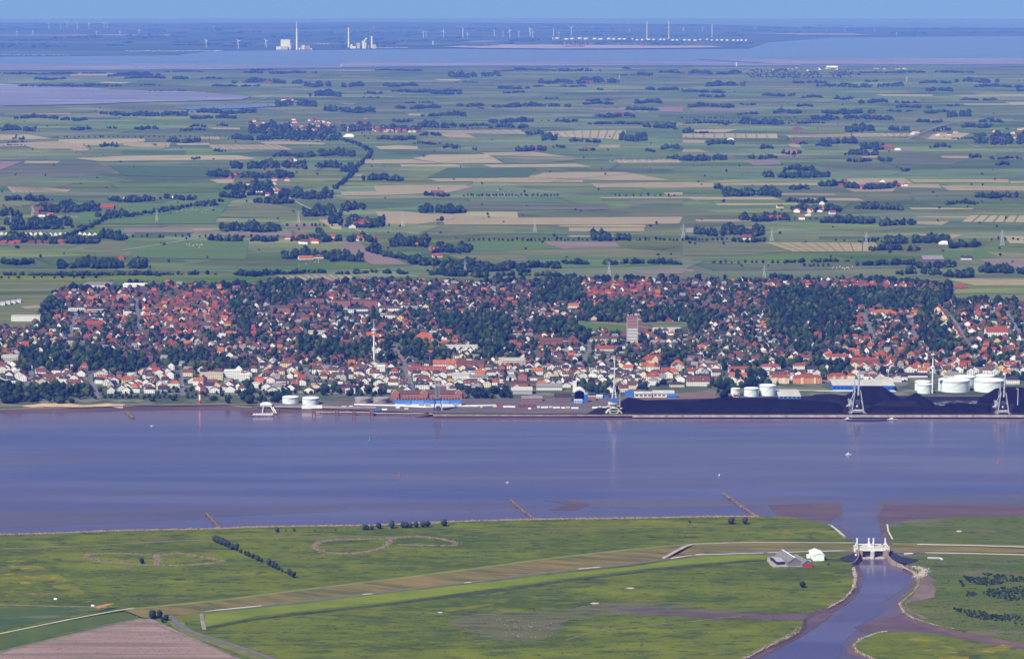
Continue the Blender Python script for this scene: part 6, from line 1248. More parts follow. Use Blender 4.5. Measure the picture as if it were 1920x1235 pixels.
for q in FT:
    x, y, z, r, h, m, px, py, park = q
    tree(x, y, z, r, h, where(x, y, USED, ('tall ' if h > 12 else 'small ' if h < 7 else '')+fmt_tree(r, h, m)), 'park and garden trees near the river', GREENS[m], rnd=trn)
mass('town_trees', [(x, y, 2.2, r, h*1.05, m) for (x, y, z, r, h, m, px, py, park) in TREES if id((x)) is not None and (x, y) not in {(q[0], q[1]) for q in FT}], LOW, GREENS, 'dense gardens and park trees between the houses of the town')
# lollipop trees along the promenade
for i, x in enumerate([52, 60, 67, 74, 83, 92, 196, 206, 217, 230, 244, 258, 271, 290, 299, 308, 318, 329, 352, 361]):
    yb = 747.5 if x > 150 else 748.5; p = G(x, yb); occupy(p.x, p.y, 4)
    tree(p.x, p.y, 3, 3.6, 7.8, where(p.x, p.y, USED, 'clipped round promenade tree'), 'clipped round trees along the western promenade', GREENS[4 if x < 150 else 0], k=i % 4, rnd=trn, bare=0.3)
for x, yb, r, h, m, lab in ((21, 757, 9, 15, 0, 'large dark tree clump at the left end of the river beach'), (12, 757, 8, 13, 2, 'dark spreading tree at the photo edge by the river beach'), (34, 754, 8, 14, 4, 'round bluish tree in front of the promenade row, far left'), (113, 757, 9, 14, 1, 'broad tree standing between the two sand patches of the beach'), (135, 756, 5, 9, 2, 'narrow dark tree right of the beach sand'), (285, 753, 6, 9, 4, 'low bush-like tree on the bank in the middle of the promenade'), (325, 752, 6, 9, 4, 'low bush-like tree on the bank left of the striped lighthouse'),
                           (398, 751, 7, 8, 0, 'dark low tree just right of the striped lighthouse'), (427, 757, 5, 12, 2, 'dark conical tree on the grass right of the brick kiosk'), (468, 757, 10, 17, 0, 'large dark tree behind the ferry terminal'), (458, 752, 10, 17, 4, 'large tree left of the ferry terminal tree'), (518, 755, 7, 13, 2, 'dark tree just left of the twin white tanks'), (1356, 748, 9, 15, 2, 'big blackish tree at the coal yard beside the small white tank')):
    p = G(x, yb); tree(p.x, p.y, 3, r, h, lab, 'large trees on the western bank' if x < 1000 else None, GREENS[m], rnd=trn, bare=0.1)
B2 = G(416, 748)

# ================================================================ FARMS AND VILLAGES OF THE PLAIN
def farm(px, py, w, roof, wall, label, d=12, kind=None, h=3.5, rise=6):
    p = G(px, py); t = thing('farmhouse' if w > 14 else 'house', label, 'farmhouse' if w > 14 else 'house', V(p.x, p.y, 3), R(hrn.uniform(-14, 14)), 'farmsteads on the plain')
    house_parts(t, w, d, h, rise, kind or hrn.choice(('side', 'hip', 'side')), wall, roof, windows=py > 420, chim=py > 420, door=py > 420, rnd=hrn)
FARMS = [(563, 313, 20, 'red', 'red brick', 'small red roof at the edge of the village wood'), (200, 498, 26, 'orange', 'red brick', 'red-roofed farm inside the long grove beyond the western hedge'), (228, 486, 18, 'red', 'red brick', 'red roof showing at the top of the long grove'), (603, 393, 24, 'orange', 'cream', 'orange roof beside the wooded lane'),
 (202, 392, 40, 'orange', 'brown brick', 'long orange barn right of the western village wood'), (573, 486, 34, 'orange', 'white', 'great pyramidal red farm roof in front of the grove'), (598, 484, 26, 'dark red', 'white', 'long low building right of the great pyramidal roof'), (548, 448, 34, 'red', 'white', 'red-roofed white house left in the hamlet row'), (565, 443, 26, 'red', 'white', 'upper red roof in the hamlet row'), (585, 451, 24, 'dark red', 'white', 'dark red roof right in the hamlet row'), (620, 446, 28, 'red', 'white', 'long red roof at the right end of the hamlet row'),
 (425, 369, 20, 'orange', 'red brick', 'orange house in front of the dark central wood'), (485, 364, 24, 'white', 'white', 'white barn roof right of the dark central wood'), (520, 362, 18, 'orange', 'white', 'tiny orange house in the eastern central wood'), (240, 376, 26, 'white', 'white', 'white house in front of the western roadside copse'), (325, 373, 20, 'white', 'white', 'white gables below the second roadside copse'),
 (785, 461, 30, 'orange', 'red brick', 'red farm roof above the orange farm by the diagonal lane'), (818, 470, 34, 'orange', 'red brick', 'bright orange farm in the wooded hollow'), (820, 482, 24, 'red', 'white', 'red roof at the edge of the hollow wood'), (1100, 280, 26, 'dark red', 'red brick', 'dim red roof beside the round copse'), (1000, 281, 40, 'red', 'red brick', 'pair of dull red roofs right of a dark copse'), (820, 365, 40, 'dark red', 'red brick', 'long dark red farm in front of a low hedge copse'), (680, 425, 50, 'red', 'white', 'red-roofed cottages at the wooded lane end'), (645, 414, 30, 'red', 'white', 'small red roof left of the lane-end cottages'),
 (1483, 289, 44, 'orange', 'red brick', 'bright orange farm roof in a small grove'), (1663, 279, 50, 'orange', 'red brick', 'wide orange farm roof between two copses'), (1683, 282, 24, 'white', 'white', 'white barn right of the wide orange roof'), (1878, 367, 52, 'dark red', 'red brick', 'very wide red farm roof at the right photo edge'), (1450, 412, 42, 'orange', 'red brick', 'red arched barn in the eastern roadside wood'), (1430, 411, 20, 'white', 'white', 'white barn left of the red arched barn'), (1633, 387, 30, 'orange', 'red brick', 'orange roof at the left end of a tree row'), (1399, 433, 30, 'orange', 'brown brick', 'orange roof in the big grove beside the pylons'),
 (1300, 434, 36, 'grey', 'grey', 'long grey-roofed barn left of the big grove'), (1500, 329, 26, 'red', 'red brick', 'red roof in the widest grove of the eastern plain'), (1582, 345, 34, 'orange', 'red brick', 'orange roof between two dark copses'), (1645, 350, 40, 'dark red', 'red brick', 'low red roofs in the long eastern hedge wood'), (1495, 244, 50, 'red', 'red brick', 'distant red farm above the striped field'), (1370, 263, 26, 'white', 'white', 'pale farm right of the striped field copse'), (1495, 268, 40, 'red', 'red brick', 'red farm with a pink field in front'),
 (1812, 486, 26, 'dark', 'white', 'white clubhouse with dark roof among eastern fields'), (1809, 507, 0, '', '', ''), (1680, 467, 30, 'red', 'brown brick', 'small red roof beside the pylon copse'), (1400, 449, 40, 'dark red', 'white', 'farm with three red gables at the eastern lane'), (1720, 449, 26, 'red', 'cream', 'red roof within the long eastern wood'), (1770, 458, 26, 'white', 'white', 'white shed with red door below the eastern wood'), (1747, 489, 50, 'grey', 'brown brick', 'long purple-grey hall beside the poplar row'), (1805, 519, 30, 'dark red', 'red brick', 'red-brown farm near the town edge'), (1800, 541, 30, 'red', 'red brick', 'red house among trees at the eastern town edge'),
 (655, 257, 45, 'white', 'white', 'white barn below the distant village'), (1260, 262, 0, '', '', ''), (1103, 155, 80, 'red', 'red brick', 'distant red barn roof in the far woods'), (1830, 152, 60, 'red', 'red brick', 'faint red roof among the far right copses'), (1530, 181, 60, 'red', 'red brick', 'faint red farm between two far copses'), (1704, 200, 60, 'red', 'red brick', 'faint red farm left of a far wood'), (1165, 215, 70, 'red', 'red brick', 'faint red roof on a far grove'), (1560, 127, 90, 'white', 'white', 'white works building on the far coast'), (540, 188, 70, 'dark red', 'white', 'faint red and white farm in the far coastal wood'), (1635, 219, 50, 'orange', 'red brick', 'far orange roof behind the avenue of trees'), (940, 132, 90, 'red', 'red brick', 'tiny red roof near the bay shore'), (500, 155, 70, 'red', 'red brick', 'tiny red roofs in the far western wood')]
for f in FARMS:
    if f[2]: farm(*[{'red': 'dark red', 'orange': 'red'}.get(v, v) if (i_ == 3 and f[1] < 420 and 'bright' not in f[5] and 'great' not in f[5]) else v for i_, v in enumerate(f)], d=f[2]*0.5+4, h=3.5 if f[2] < 40 else 5, rise=5 if f[2] < 40 else 8)
SUN_ = set()
for i in range(34):           # row village on the left
    x = 3+i*9.2 if i < 20 else 8+(i-20)*13+hrn.uniform(-2, 2); yb = 441 if i < 20 else 456+hrn.uniform(-1.5, 1.5); w = hrn.uniform(10, 14); p = G(x, yb+hrn.uniform(-1, 1)); wh = i < 20
    t = thing('house', '%s house, %s row of the western field village, %s from its left end' % ('white gabled' if wh else 'red-roofed', 'back' if wh else 'front', ordinal(i+1 if wh else i-19)), 'house', V(p.x, p.y, 3), R(hrn.uniform(-8, 8)), 'houses of the western field village')
    house_parts(t, w*0.85 if wh else w*1.2, 10, 4.5 if wh else 3.5, 5, 'gable' if wh else 'side', 'white' if wh else 'red brick', hrn.choice(('brown', 'dark red', 'red')) if wh else hrn.choice(('dark red', 'brown', 'red')), windows=False, chim=False, door=False, rnd=hrn)
mb = MB()
for (x0, x1, y0, y1, n) in ((700, 785, 244, 249, 42), (470, 690, 225, 247, 60), (690, 720, 236, 246, 16), (525, 560, 300, 312, 8), (430, 540, 325, 372, 12), (1700, 1800, 244, 256, 8), (1860, 1920, 240, 270, 12), (1560, 1700, 330, 352, 8), (1460, 1580, 380, 412, 12), (660, 690, 415, 428, 8), (60, 100, 385, 410, 10), (660, 700, 443, 452, 10), (1640, 1700, 128, 131, 10), (1440, 1570, 128, 134, 14), (560, 640, 452, 458, 5)):
    for i in range(n):
        p = G(hrn.uniform(x0, x1), hrn.uniform(y0, y1)); x, y = p.x, p.y; rot = hrn.uniform(-0.4, 0.4); c, s = math.cos(rot), math.sin(rot); z0 = 3+gz(x, y); k_ = hrn.choice(('side', 'gable', 'hip')); w = hrn.uniform(12, 22); h = 6
        T = lambda p: (x+p[0]*c-p[1]*s, y+p[0]*s+p[1]*c, z0+p[2])
        wall_geo(mb, w, 11, h, 5, k_, WK.index(hrn.choice(('white', 'red brick', 'cream'))), T); roof_geo(mb, w, 11, h, 5, k_, len(WK)+RK.index(hrn.choice(('red', 'orange', 'dark red', 'dark red', 'brown'))), T)
tag(link('village_houses', mb.mesh('village_houses', ALLM)), 'tiny red-roofed village houses half hidden in the woods of the plain', None, None, 'stuff')

# ================================================================ PYLONS, TURBINES, FAR SHORE
def pylon_mesh():
    mb = MB(); H_ = 1.0
    for sx in (-1, 1):
        for sy in (-1, 1): mb.tube((sx*0.13, sy*0.13, 0), (sx*0.03, sy*0.03, 0.62), 0.011, 0.009, 4).tube((sx*0.03, sy*0.03, 0.62), (0, 0, 1.0), 0.009, 0.006, 4)
    for k in range(6):
        a, b = k*0.1, (k+1)*0.1; wa, wb = 0.13-0.16*a, 0.13-0.16*b
        for y in (-1, 1): mb.tube((-wa, y*wa, a), (wb, y*wb, b), 0.005, 0.005, 4).tube((wa, y*wa, a), (-wb, y*wb, b), 0.006, 0.006, 4)
    return mb.mesh('lattice_tower', mat('galvanised', (0.45, 0.45, 0.44), 0.6))
PYM = pylon_mesh(); ARM = MB().tube((-1, 0, 0), (1, 0, 0), 0.035, 0.035, 4).tube((-1, 0, 0), (0, 0, 0.16), 0.025, 0.025, 4).tube((1, 0, 0), (0, 0, 0.16), 0.025, 0.025, 4).mesh('crossarm', MATS['galvanised'])
PY = [(294, 415, 24, 'left of the round grove field'), (560, 418, 24, 'by the western lane bend'), (755, 425, 24, 'on the pale stubble near the central copse'), (1003, 435, 27, 'standing alone in the middle field'), (1281, 450, 31, 'left of the eastern barn'), (1447, 452, 26, 'between big grove and striped field'), (1624, 461, 27, 'at the right end of the striped field'), (1879, 460, 30, 'near the right photo edge'), (20, 422, 22, 'before the western village'), (61, 405, 22, 'behind the western village wood'), (872, 511, 26, 'at the wood by the town edge'), (1142, 517, 28, 'behind the town centre trees'), (1433, 522, 26, 'behind the eastern houses')]
for x, yb, hp, lab in PY:
    p = G(x, yb); h = hp*p.y/F; t = thing('pylon', 'pale lattice power pylon '+lab, 'pylon', (p.x, p.y, 3+gz(p.x, p.y)), 0.1, 'power pylons crossing the plain')
    o = link('lattice_tower', PYM, t); o.scale = (h*0.9, h*0.9, h)
    for z, w in ((0.66, 0.2), (0.8, 0.15), (0.92, 0.11)): q = link('crossarm', ARM, t, (0, 0, z*h)); q.scale = (w*h, w*h, w*h)
TWM = MB().tube((0, 0, 0), (0, 0, 1), 0.028, 0.016, 10).mesh('tower', whitep); NAC = MB().box(-0.03, 0.03, -0.06, 0.05, -0.02, 0.035).mesh('nacelle', whitep)
BLD = MB().add([(-0.012, 0, 0.02), (0.012, 0, 0.02), (0.026, 0.006, 0.1), (0.006, 0, 0.52), (0, 0.012, 0.02), (0.0, 0.012, 0.1)], [(0, 3, 2, 1), (0, 4, 3), (4, 5, 3), (5, 2, 3), (1, 2, 5, 4), (0, 1, 4)]).mesh('blade', whitep)
TB = [(32, 67, 10), (62, 68, 11), (92, 55, 14), (114, 55, 13), (126, 52, 14), (145, 55, 14), (167, 55, 14), (195, 53, 13), (201, 53, 13), (181, 68, 11), (225, 68, 11), (261, 66, 12), (387, 90, 18), (447, 92, 20), (499, 91, 19), (794, 72, 16), (799, 70, 12), (832, 72, 18), (868, 71, 23), (877, 73, 13), (927, 69, 14), (943, 71, 14), (956, 71, 18), (973, 71, 14), (994, 69, 18), (999, 72, 16), (1038, 68, 17), (1048, 69, 10), (1071, 67, 20), (1282, 61, 9), (1317, 60, 9), (1416, 57, 7), (1584, 60, 8), (1640, 60, 8), (1681, 69, 9), (1161, 150, 12), (1700, 155, 11), (1338, 154, 7), (700, 55, 6), (135, 50, 8), (400, 57, 8), (470, 62, 7), (578, 47, 6), (1110, 56, 7), (1180, 62, 8), (1500, 56, 6), (1550, 58, 6)]
tu = random.Random(8)
for i, (x, yb, hp) in enumerate(TB):
    p = G(x, yb); h = hp*0.74*p.y/F; near = sorted(TB, key=lambda q: abs(q[0]-x))[1]
    t = thing('wind_turbine', where(p.x, p.y, USED, '') if False else 'white wind turbine %s' % (['standing on the plain before the bay, in a far copse', 'on the plain near the right photo edge', 'small one above the right plain woods'][(1161, 1700, 1338).index(x)] if x in (1161, 1700, 1338) else 'beyond the bay, %d photo widths per thousand from the left edge, %s' % (round(x/1.92), 'tall' if hp > 15 else 'small') if False else ('beyond the bay, %s, %s' % (('large and clear' if hp > 17 else 'middling' if hp > 11 else 'faint and tiny'), ('far left' if x < 150 else 'left of the western chimney' if x < 540 else 'between the power stations' if x < 800 else 'middle, left of the oil tanks' if x < 1010 else 'above the oil tanks' if x < 1400 else 'far right')))), 'wind turbine', (p.x, p.y, 3+gz(p.x, p.y)), tu.uniform(-0.7, 0.7), 'wind turbines beyond the bay' if yb < 120 else 'wind turbines on the plain')
    o = link('tower', TWM, t); o.scale = (h*1.3, h*1.3, h); o = link('nacelle', NAC, t, (0, 0, h)); o.scale = (h, h, h); a0 = tu.uniform(0, 2)
    for k in range(3): o = link('blade', BLD, t, (0, -0.05*h, h+0.005*h)); o.scale = (h*1.6, h, h); o.rotation_euler = (0, a0+k*2.0944, 0)
def sc(px, yb): p = G(px, yb); return p, p.y/F, 3+gz(p.x, p.y)
pw = mat('power_white', (0.72, 0.7, 0.62)); pgm = mat('power_grey', (0.5, 0.46, 0.44)); prm = mat('power_red', (0.45, 0.25, 0.28))
p, u, z = sc(557, 94); t = thing('chimney', 'tall tapering white chimney with red and white striped top', 'chimney', (p.x, p.y, z))
link('shaft', MB().tube((0, 0, 0), (0, 0, 40*u), 2.3*u, 1.3*u, 16).mesh('shaft', pw), t)
for k in range(6): link('stripe', MB().tube((0, 0, (40+k*2)*u), (0, 0, (42+k*2)*u), (1.1-0.06*k)*u, (1.05-0.06*k)*u, 12).mesh('stripe', whitep if k % 2 else redp), t)
p, u, z = sc(535, 94); t = thing('power_station', 'large pale square boiler house of the western power station', 'power station', (p.x, p.y, z))
link('boiler_house', MB().box(-8.5*u, 9*u, 0, 12*u, 0, 19*u).mesh('boiler_house', pw), t); link('low_hall', MB().box(-17*u, -8.6*u, -2*u, 10*u, 0, 6*u).mesh('low_hall', pw), t); link('turbine_hall', MB().box(-8*u, 5*u, -3*u, -0.1*u, 0, 7*u).mesh('turbine_hall', pgm), t); link('side_tower', MB().box(9.1*u, 11*u, 0, 6*u, 0, 12*u).mesh('side_tower', pgm), t)
p, u, z = sc(572, 94); t = thing('industrial_plant', 'cluster of pinkish plant buildings right of the striped chimney', 'plant', (p.x, p.y, z))
for i, (a, b, h, m) in enumerate(((-8, -6, 8, pgm), (-5, -1, 9, pw), (0, 4, 7, prm), (4.5, 9, 8, prm), (-12, -9, 4, pw), (10, 13, 3, pw))): link('plant_building', MB().box(a*u, b*u, 0, 5*u, 0, h*u).mesh('plant_building', m), t)
p, u, z = sc(654, 90); t = thing('chimney', 'plain white chimney of the eastern power station', 'chimney', (p.x, p.y, z)); link('shaft', MB().tube((0, 0, 0), (0, 0, 36*u), 1.9*u, 1.3*u, 16).mesh('shaft', pw), t); link('shaft_tip', MB().tube((0, 0, 36*u), (0, 0, 37.5*u), 1.0*u, 1.0*u, 12).mesh('shaft_tip', whitep), t)
p, u, z = sc(697.5, 91); t = thing('power_tower', 'stout white cylindrical tower right of the stepped boiler houses', 'tower', (p.x, p.y, z)); link('shell', MB().tube((0, 0, 0), (0, 0, 22.5*u), 2.1*u, 1.9*u, 16).mesh('shell', pw), t)
p, u, z = sc(678, 92); t = thing('power_station', 'stepped pale boiler houses with slanting conveyor gallery between chimney and stout tower', 'power station', (p.x, p.y, z))
for i, (a, b, h, m) in enumerate(((-9, -3, 11, pgm), (1, 5.5, 15, pw), (6, 8.5, 17, pw), (12, 13.5, 7, pgm), (-17, -11, 5, pw), (-21, -17, 8, pw), (20, 27, 8, pgm))): link('boiler_house', MB().box(a*u, b*u, 0, 5*u, 0, h*u).mesh('boiler_house', m), t)
link('conveyor', MB().tube((5*u, 0, 14*u), (10*u, 0, 20*u), 1.4*u, 1.4*u, 6).mesh('conveyor', pw), t)
for x, yb, yt, r, lab in ((1213, 75, 41, 0.9, 'left one of the two tall refinery chimneys above the oil tanks'), (1254, 74, 41, 0.9, 'right one of the two tall refinery chimneys above the oil tanks'), (1335, 70, 47, 0.7, 'shorter chimney at the right part of the oil tank row')):
    p, u, z = sc(x, yb); t = thing('chimney', lab, 'chimney', (p.x, p.y, z), 0, 'refinery chimneys'); link('shaft', MB().tube((0, 0, 0), (0, 0, (yb-yt)*u), r*u, r*0.7*u, 10).mesh('shaft', pw), t)
    for k in (0.3, 0.55, 0.8): link('ring', MB().tube((0, 0, (yb-yt)*u*k), (0, 0, (yb-yt)*u*(k+0.02)), r*1.1*u, r*1.1*u, 10).mesh('ring', prm), t)
TK = [(1036, 74.5, 9), (1045.5, 73.5, 8), (1063, 75, 10), (1073.5, 74.5, 8), (1088, 73.5, 9), (1099.5, 74.5, 10), (1116, 74.5, 9), (1127, 75, 10), (1142.5, 74.5, 9), (1151.5, 75, 7), (1162, 75, 8), (1171.5, 75, 7), (1186, 75, 4), (1195, 76.5, 6), (1205, 76.5, 6), (1217, 76, 7), (1226, 76, 6), (1239, 76, 6), (1246, 76, 5), (1262, 77, 6), (1270, 77, 6), (1284, 77, 7), (1293, 77, 7), (1304, 77.5, 7), (1313, 76, 5), (1326, 76, 5), (1335, 77, 4), (1345, 77, 5), (1354, 77, 6), (1364, 77.3, 6), (1376, 77.3, 6), (1384, 77.5, 5), (1391, 77.3, 5), (1399, 77.3, 5)]
for i, (x, yb, w) in enumerate(TK):
    p, u, z = sc(x, yb); t = thing('oil_tank', 'flat pale oil tank beyond the bay, %s' % ('left of the refinery chimneys' if x < 1205 else 'below the refinery chimneys' if x < 1262 else 'right of the refinery chimneys'), 'oil tank', (p.x, p.y, z), 0, 'row of oil tanks, ' + ('left of the refinery chimneys' if x < 1205 else 'below the refinery chimneys' if x < 1262 else 'right of the refinery chimneys'))
    link('shell', pm(('oshell', w, round(u, 1)), lambda mb: mb.lathe([(w/2*u, 0), (w/2*u, 2.6*u), (0.3, 3.1*u)], 20), pw), t)
sheet('port_apron', [(830, 90), (900, 86), (1030, 86), (1330, 88), (1360, 91), (1200, 93), (1040, 93.5), (900, 92.5)], mat('port_sand', (0.3, 0.26, 0.26), var=0.15, scale=0.002), off=1.6)
sheet('far_road', [(1405, 64), (1600, 65), (1640, 67), (1500, 66.5)], TAN[2], off=1.0); sheet('field', [(0, 67), (320, 66), (318, 68), (0, 68.6)], TAN[0], off=1.0); sheet('field', [(905, 78), (955, 78.5), (900, 80.5), (860, 80)], TAN[0], off=1.0)
crn = mat('port_crane_red', (0.55, 0.22, 0.25))
for i, x in enumerate([1060, 1067, 1076, 1083, 1092, 1099, 1106, 1111, 1160, 1192, 1203, 1212]):
    p, u, z = sc(x, 92); t = thing('container_crane', 'thin reddish container crane on the far port apron, %s' % ('left cluster' if x < 1120 else 'standing alone' if x < 1170 else 'right cluster'), 'port crane', (p.x, p.y, z), 0, 'container cranes, ' + ('left cluster' if x < 1120 else 'single' if x < 1170 else 'right cluster'))
    for s_ in (-1, 1): link('leg', pm(('cl', round(u, 1)), lambda mb: mb.tube((0, 0, 0), (0, 0, 9*u), 0.22*u, 0.2*u, 5), crn), t, (s_*1.6*u, 0, 0))
    link('boom', pm(('cb', round(u, 1)), lambda mb: mb.tube((-3*u, 0, 9*u), (2*u, 0, 9*u), 0.2*u, 0.2*u, 5).tube((-1.4*u, 0, 9*u), (-2.6*u, 0, 15*u), 0.18*u, 0.15*u, 5).tube((-1.4*u, 0, 9*u), (-0.4*u, 0, 12.5*u), 0.18*u, 0.15*u, 5), crn), t)
fr = random.Random(31)
for (x0, x1, yb, n, m, nm) in ((236, 415, 97, 34, pw, 'pale waterfront hall on the far left shore'), (0, 130, 104.5, 16, pw, 'small pale building at the far left shore end'), (705, 765, 91, 12, pw, 'low pale shed right of the eastern power station'), (585, 618, 83, 5, pw, 'white hall between the power stations')):
    for i in range(n):
        x = x0+(x1-x0)*(i+fr.uniform(0.2, 0.8))/n; p, u, z = sc(x, yb+fr.uniform(-0.9, 0.3)-(x-236)/400*(x0 == 236)); w = fr.uniform(2.5, 6)
        t = thing('waterfront_building', nm, 'building', (p.x, p.y, z), 0, nm+'s'); link('wall', pm(('fw', round(w), nm), lambda mb: mb.box(-w/2*u, w/2*u, 0, 3*u, 0, 1.2*u), m), t); link('roof', pm(('fr', round(w), nm), lambda mb: mb.box(-w/2*u-1, w/2*u+1, -1, 3*u+1, 1.2*u+0.02, 1.5*u), RM['light grey']), t)
for x, yb, yt, lab in ((640, 127, 119, 'small red and white lighthouse on the near bay shore'), (812, 85, 77, 'white beacon tower on the far bay shore'), (1381, 125, 117, 'white beacon tower on the near bay shore, right of the tanks')):
    p, u, z = sc(x, yb); t = thing('lighthouse', lab, 'lighthouse', (p.x, p.y, z)); hh = (yb-yt)*u
    for k in range(4): link('tower_band', MB().tube((0, 0, hh*k/4), (0, 0, hh*(k+1)/4), 0.9*u, 0.85*u, 10).mesh('tower_band', redp if (k % 2 and x == 640) else whitep), t)

def enum(group_start, fmt):
    L_ = sorted([o for o in COL.objects if o.type == 'EMPTY' and str(o.get('group', '')).startswith(group_start)], key=lambda o: o.location.x/o.location.y)
    for i, o in enumerate(L_): o['label'] = fmt % (ordinal(i+1), o['label'].split(', ')[1] if ', ' in o['label'] else '')
enum('wind turbines beyond the bay', '%s white wind turbine from the left beyond the bay, %s')
enum('row of oil tanks', '%s flat pale oil tank from the left beyond the bay, %s')
enum('container cranes', '%s thin reddish crane from the left on the far port apron, %s')
for nm in ('pale waterfront hall on the far left shore', 'small pale building at the far left shore end', 'low pale shed right of the eastern power station', 'white hall between the power stations'): enum(nm+'s', '%s '+nm+', counted from the left%s')

# cars parked and driving in the streets
crn_ = random.Random(5); CARS = {}
CPAINT = {'white': whitep, 'silver': steel_l, 'grey': steel, 'dark': steel_d, 'red': redp, 'blue': bluep}
def car_meshes(c):
    if c not in CARS:
        CARS[c] = (MB().add([(-2.2, -0.9, 0.3), (2.2, -0.9, 0.3), (2.2, 0.9, 0.3), (-2.2, 0.9, 0.3), (-2.2, -0.9, 0.95), (2.15, -0.9, 0.8), (2.15, 0.9, 0.8), (-2.2, 0.9, 0.95)], [(0, 1, 5, 4), (1, 2, 6, 5), (2, 3, 7, 6), (3, 0, 4, 7), (4, 5, 6, 7)]).mesh('body', CPAINT[c]),
                   MB().add([(-1.9, -0.85, 0.92), (1.1, -0.85, 0.86), (1.1, 0.85, 0.86), (-1.9, 0.85, 0.92), (-1.5, -0.7, 1.45), (0.4, -0.7, 1.45), (0.4, 0.7, 1.45), (-1.5, 0.7, 1.45)], [(0, 1, 5, 4), (1, 2, 6, 5), (2, 3, 7, 6), (3, 0, 4, 7), (4, 5, 6, 7)]).mesh('cabin', glass))
    return CARS[c]
SN = ['main street below the radar mast', 'western street by the red school', 'street between beach and park', 'street left of the striped lighthouse', 'street above the white tanks', 'avenue below the orange complex', 'second eastern avenue', 'avenue of the orange terraces', 'easternmost avenue']
for si, nm in enumerate(SN):
    w_ = SW[si]; k = 0
    for a_, b_ in zip(w_, w_[1:]):
        L = (b_-a_).length; n = int(L/26)
        for j in range(n):
            if crn_.random() < 0.35: continue
            q = a_.lerp(b_, (j+crn_.random())/n); d = (b_-a_).normalized(); sd = crn_.choice((-1, 1)); q = q+Vector((-d.y, d.x))*2.7*sd; c = crn_.choice(list(CPAINT)); k += 1
            t = thing('parked_car', '%s car, %s one up the %s' % (c, ordinal(k), nm), 'car', V(q.x, q.y, 4.25), math.atan2(d.y, d.x), 'cars along the '+nm)
            for me_, nn in zip(car_meshes(c), ('body', 'cabin')): link(nn, me_, t)
mass('sheep', [(lambda p: (p.x, p.y, 3.2, crn_.uniform(0.8, 1.4), 1.8, 0))(G(crn_.uniform(x0, x1), crn_.uniform(y0, y1))) for (x0, x1, y0, y1, n) in ((1140, 1280, 299, 305, 60), (330, 400, 390, 400, 24), (350, 380, 458, 466, 14), (1560, 1600, 500, 506, 14), (560, 600, 480, 500, 8), (900, 980, 355, 372, 12)) for _ in range(n)], TINY, [whitep], 'tiny white grazing animals scattered over the pastures')

# ================================================================ RIVER TRAFFIC AND BUOYS
def buoy(x, y, m, lab):
    p = G(x, y, 0); t = thing('buoy', lab, 'buoy', (p.x, p.y, gz(p.x, p.y))); link('float', MB().lathe([(1.2, -0.5), (1.5, 0.3), (1.4, 0.8), (0.5, 1.0)], 14).mesh('float', m), t); link('frame', MB().tube((0, 0, 0.9), (0, 0, 4.2), 0.7, 0.3, 6).mesh('frame', m), t); link('topmark', MB().lathe([(0.7, 4.2), (0.7, 5.2), (0.1, 5.3)], 10).mesh('topmark', m), t)
buoy(693, 826, mat('buoy_green', (0.02, 0.35, 0.25)), 'small green buoy in the middle of the river'); buoy(749, 892, redp, 'red buoy in the river left of the middle groyne'); buoy(1871, 868, redp, 'red buoy near the right edge of the river')
def boat(x, y, L, hullm, lab, rz=0.0, z=0.0, cabin=True, mast=False):
    p = G(x, y, z); t = thing('boat', lab, 'boat', (p.x, p.y, z+gz(p.x, p.y)), rz); b = L*0.14
    st_ = [(-0.5, 0.85), (-0.3, 1), (0.1, 1), (0.35, 0.65), (0.5, 0.02)]; vs = []
    for u_, k in st_: vs += [(u_*L, -b*k, 1.0+0.6*max(0, u_)), (u_*L*0.96, -b*k*0.6, -0.3), (u_*L*0.96, b*k*0.6, -0.3), (u_*L, b*k, 1.0+0.6*max(0, u_))]
    fs = [(0, 1, 2, 3)]
    for i in range(4): j = 4*i; fs += [(j, j+4, j+5, j+1), (j+1, j+5, j+6, j+2), (j+2, j+6, j+7, j+3), (j+3, j+7, j+4, j)]
    link('hull', MB().add(vs, fs).mesh('hull', hullm), t)
    ch = min(1.0, L/11)
    if cabin: link('cabin', MB().box(-L*0.25, L*0.08, -b*0.6, b*0.6, 0.9, 0.9+1.7*ch).box(-L*0.12, L*0.04, -b*0.45, b*0.45, 0.9+1.7*ch, 0.9+2.5*ch).mesh('cabin', whitep), t); link('window', MB().box(-L*0.2, L*0.06, -b*0.63, -b*0.61, 0.9+0.6*ch, 0.9+1.1*ch).mesh('window', glass), t)
    if mast: link('mast', MB().tube((0, 0, 1), (0, 0, 5), 0.06, 0.04, 6).mesh('mast', whitep), t)
    return t
boat(1591, 852.5, 9, whitep, 'small white boat with dark hull crossing the river below the portal crane', 0.1, mast=True); boat(285, 799, 5, whitep, 'tiny white boat on the river left of the lighthouse', 0.3); boat(1349, 891, 5, whitep, 'tiny white boat on the river before the groyne', 1.2); boat(952, 905, 5, whitep, 'tiny pale boat on the river above the middle groyne', 0.4)
boat(1673, 787, 16, mat('cream_hull', (0.6, 0.55, 0.42)), 'cream work boat moored right of the portal crane', 0.0, mast=True); t = boat(1625, 787.5, 62, steel_d, 'long dark barge moored below the portal crane', 0.0, cabin=False); boat(1590, 786.5, 12, mat('cream_hull', (0.6, 0.55, 0.42)), 'small pale tug at the left end of the dark barge', 0.0)

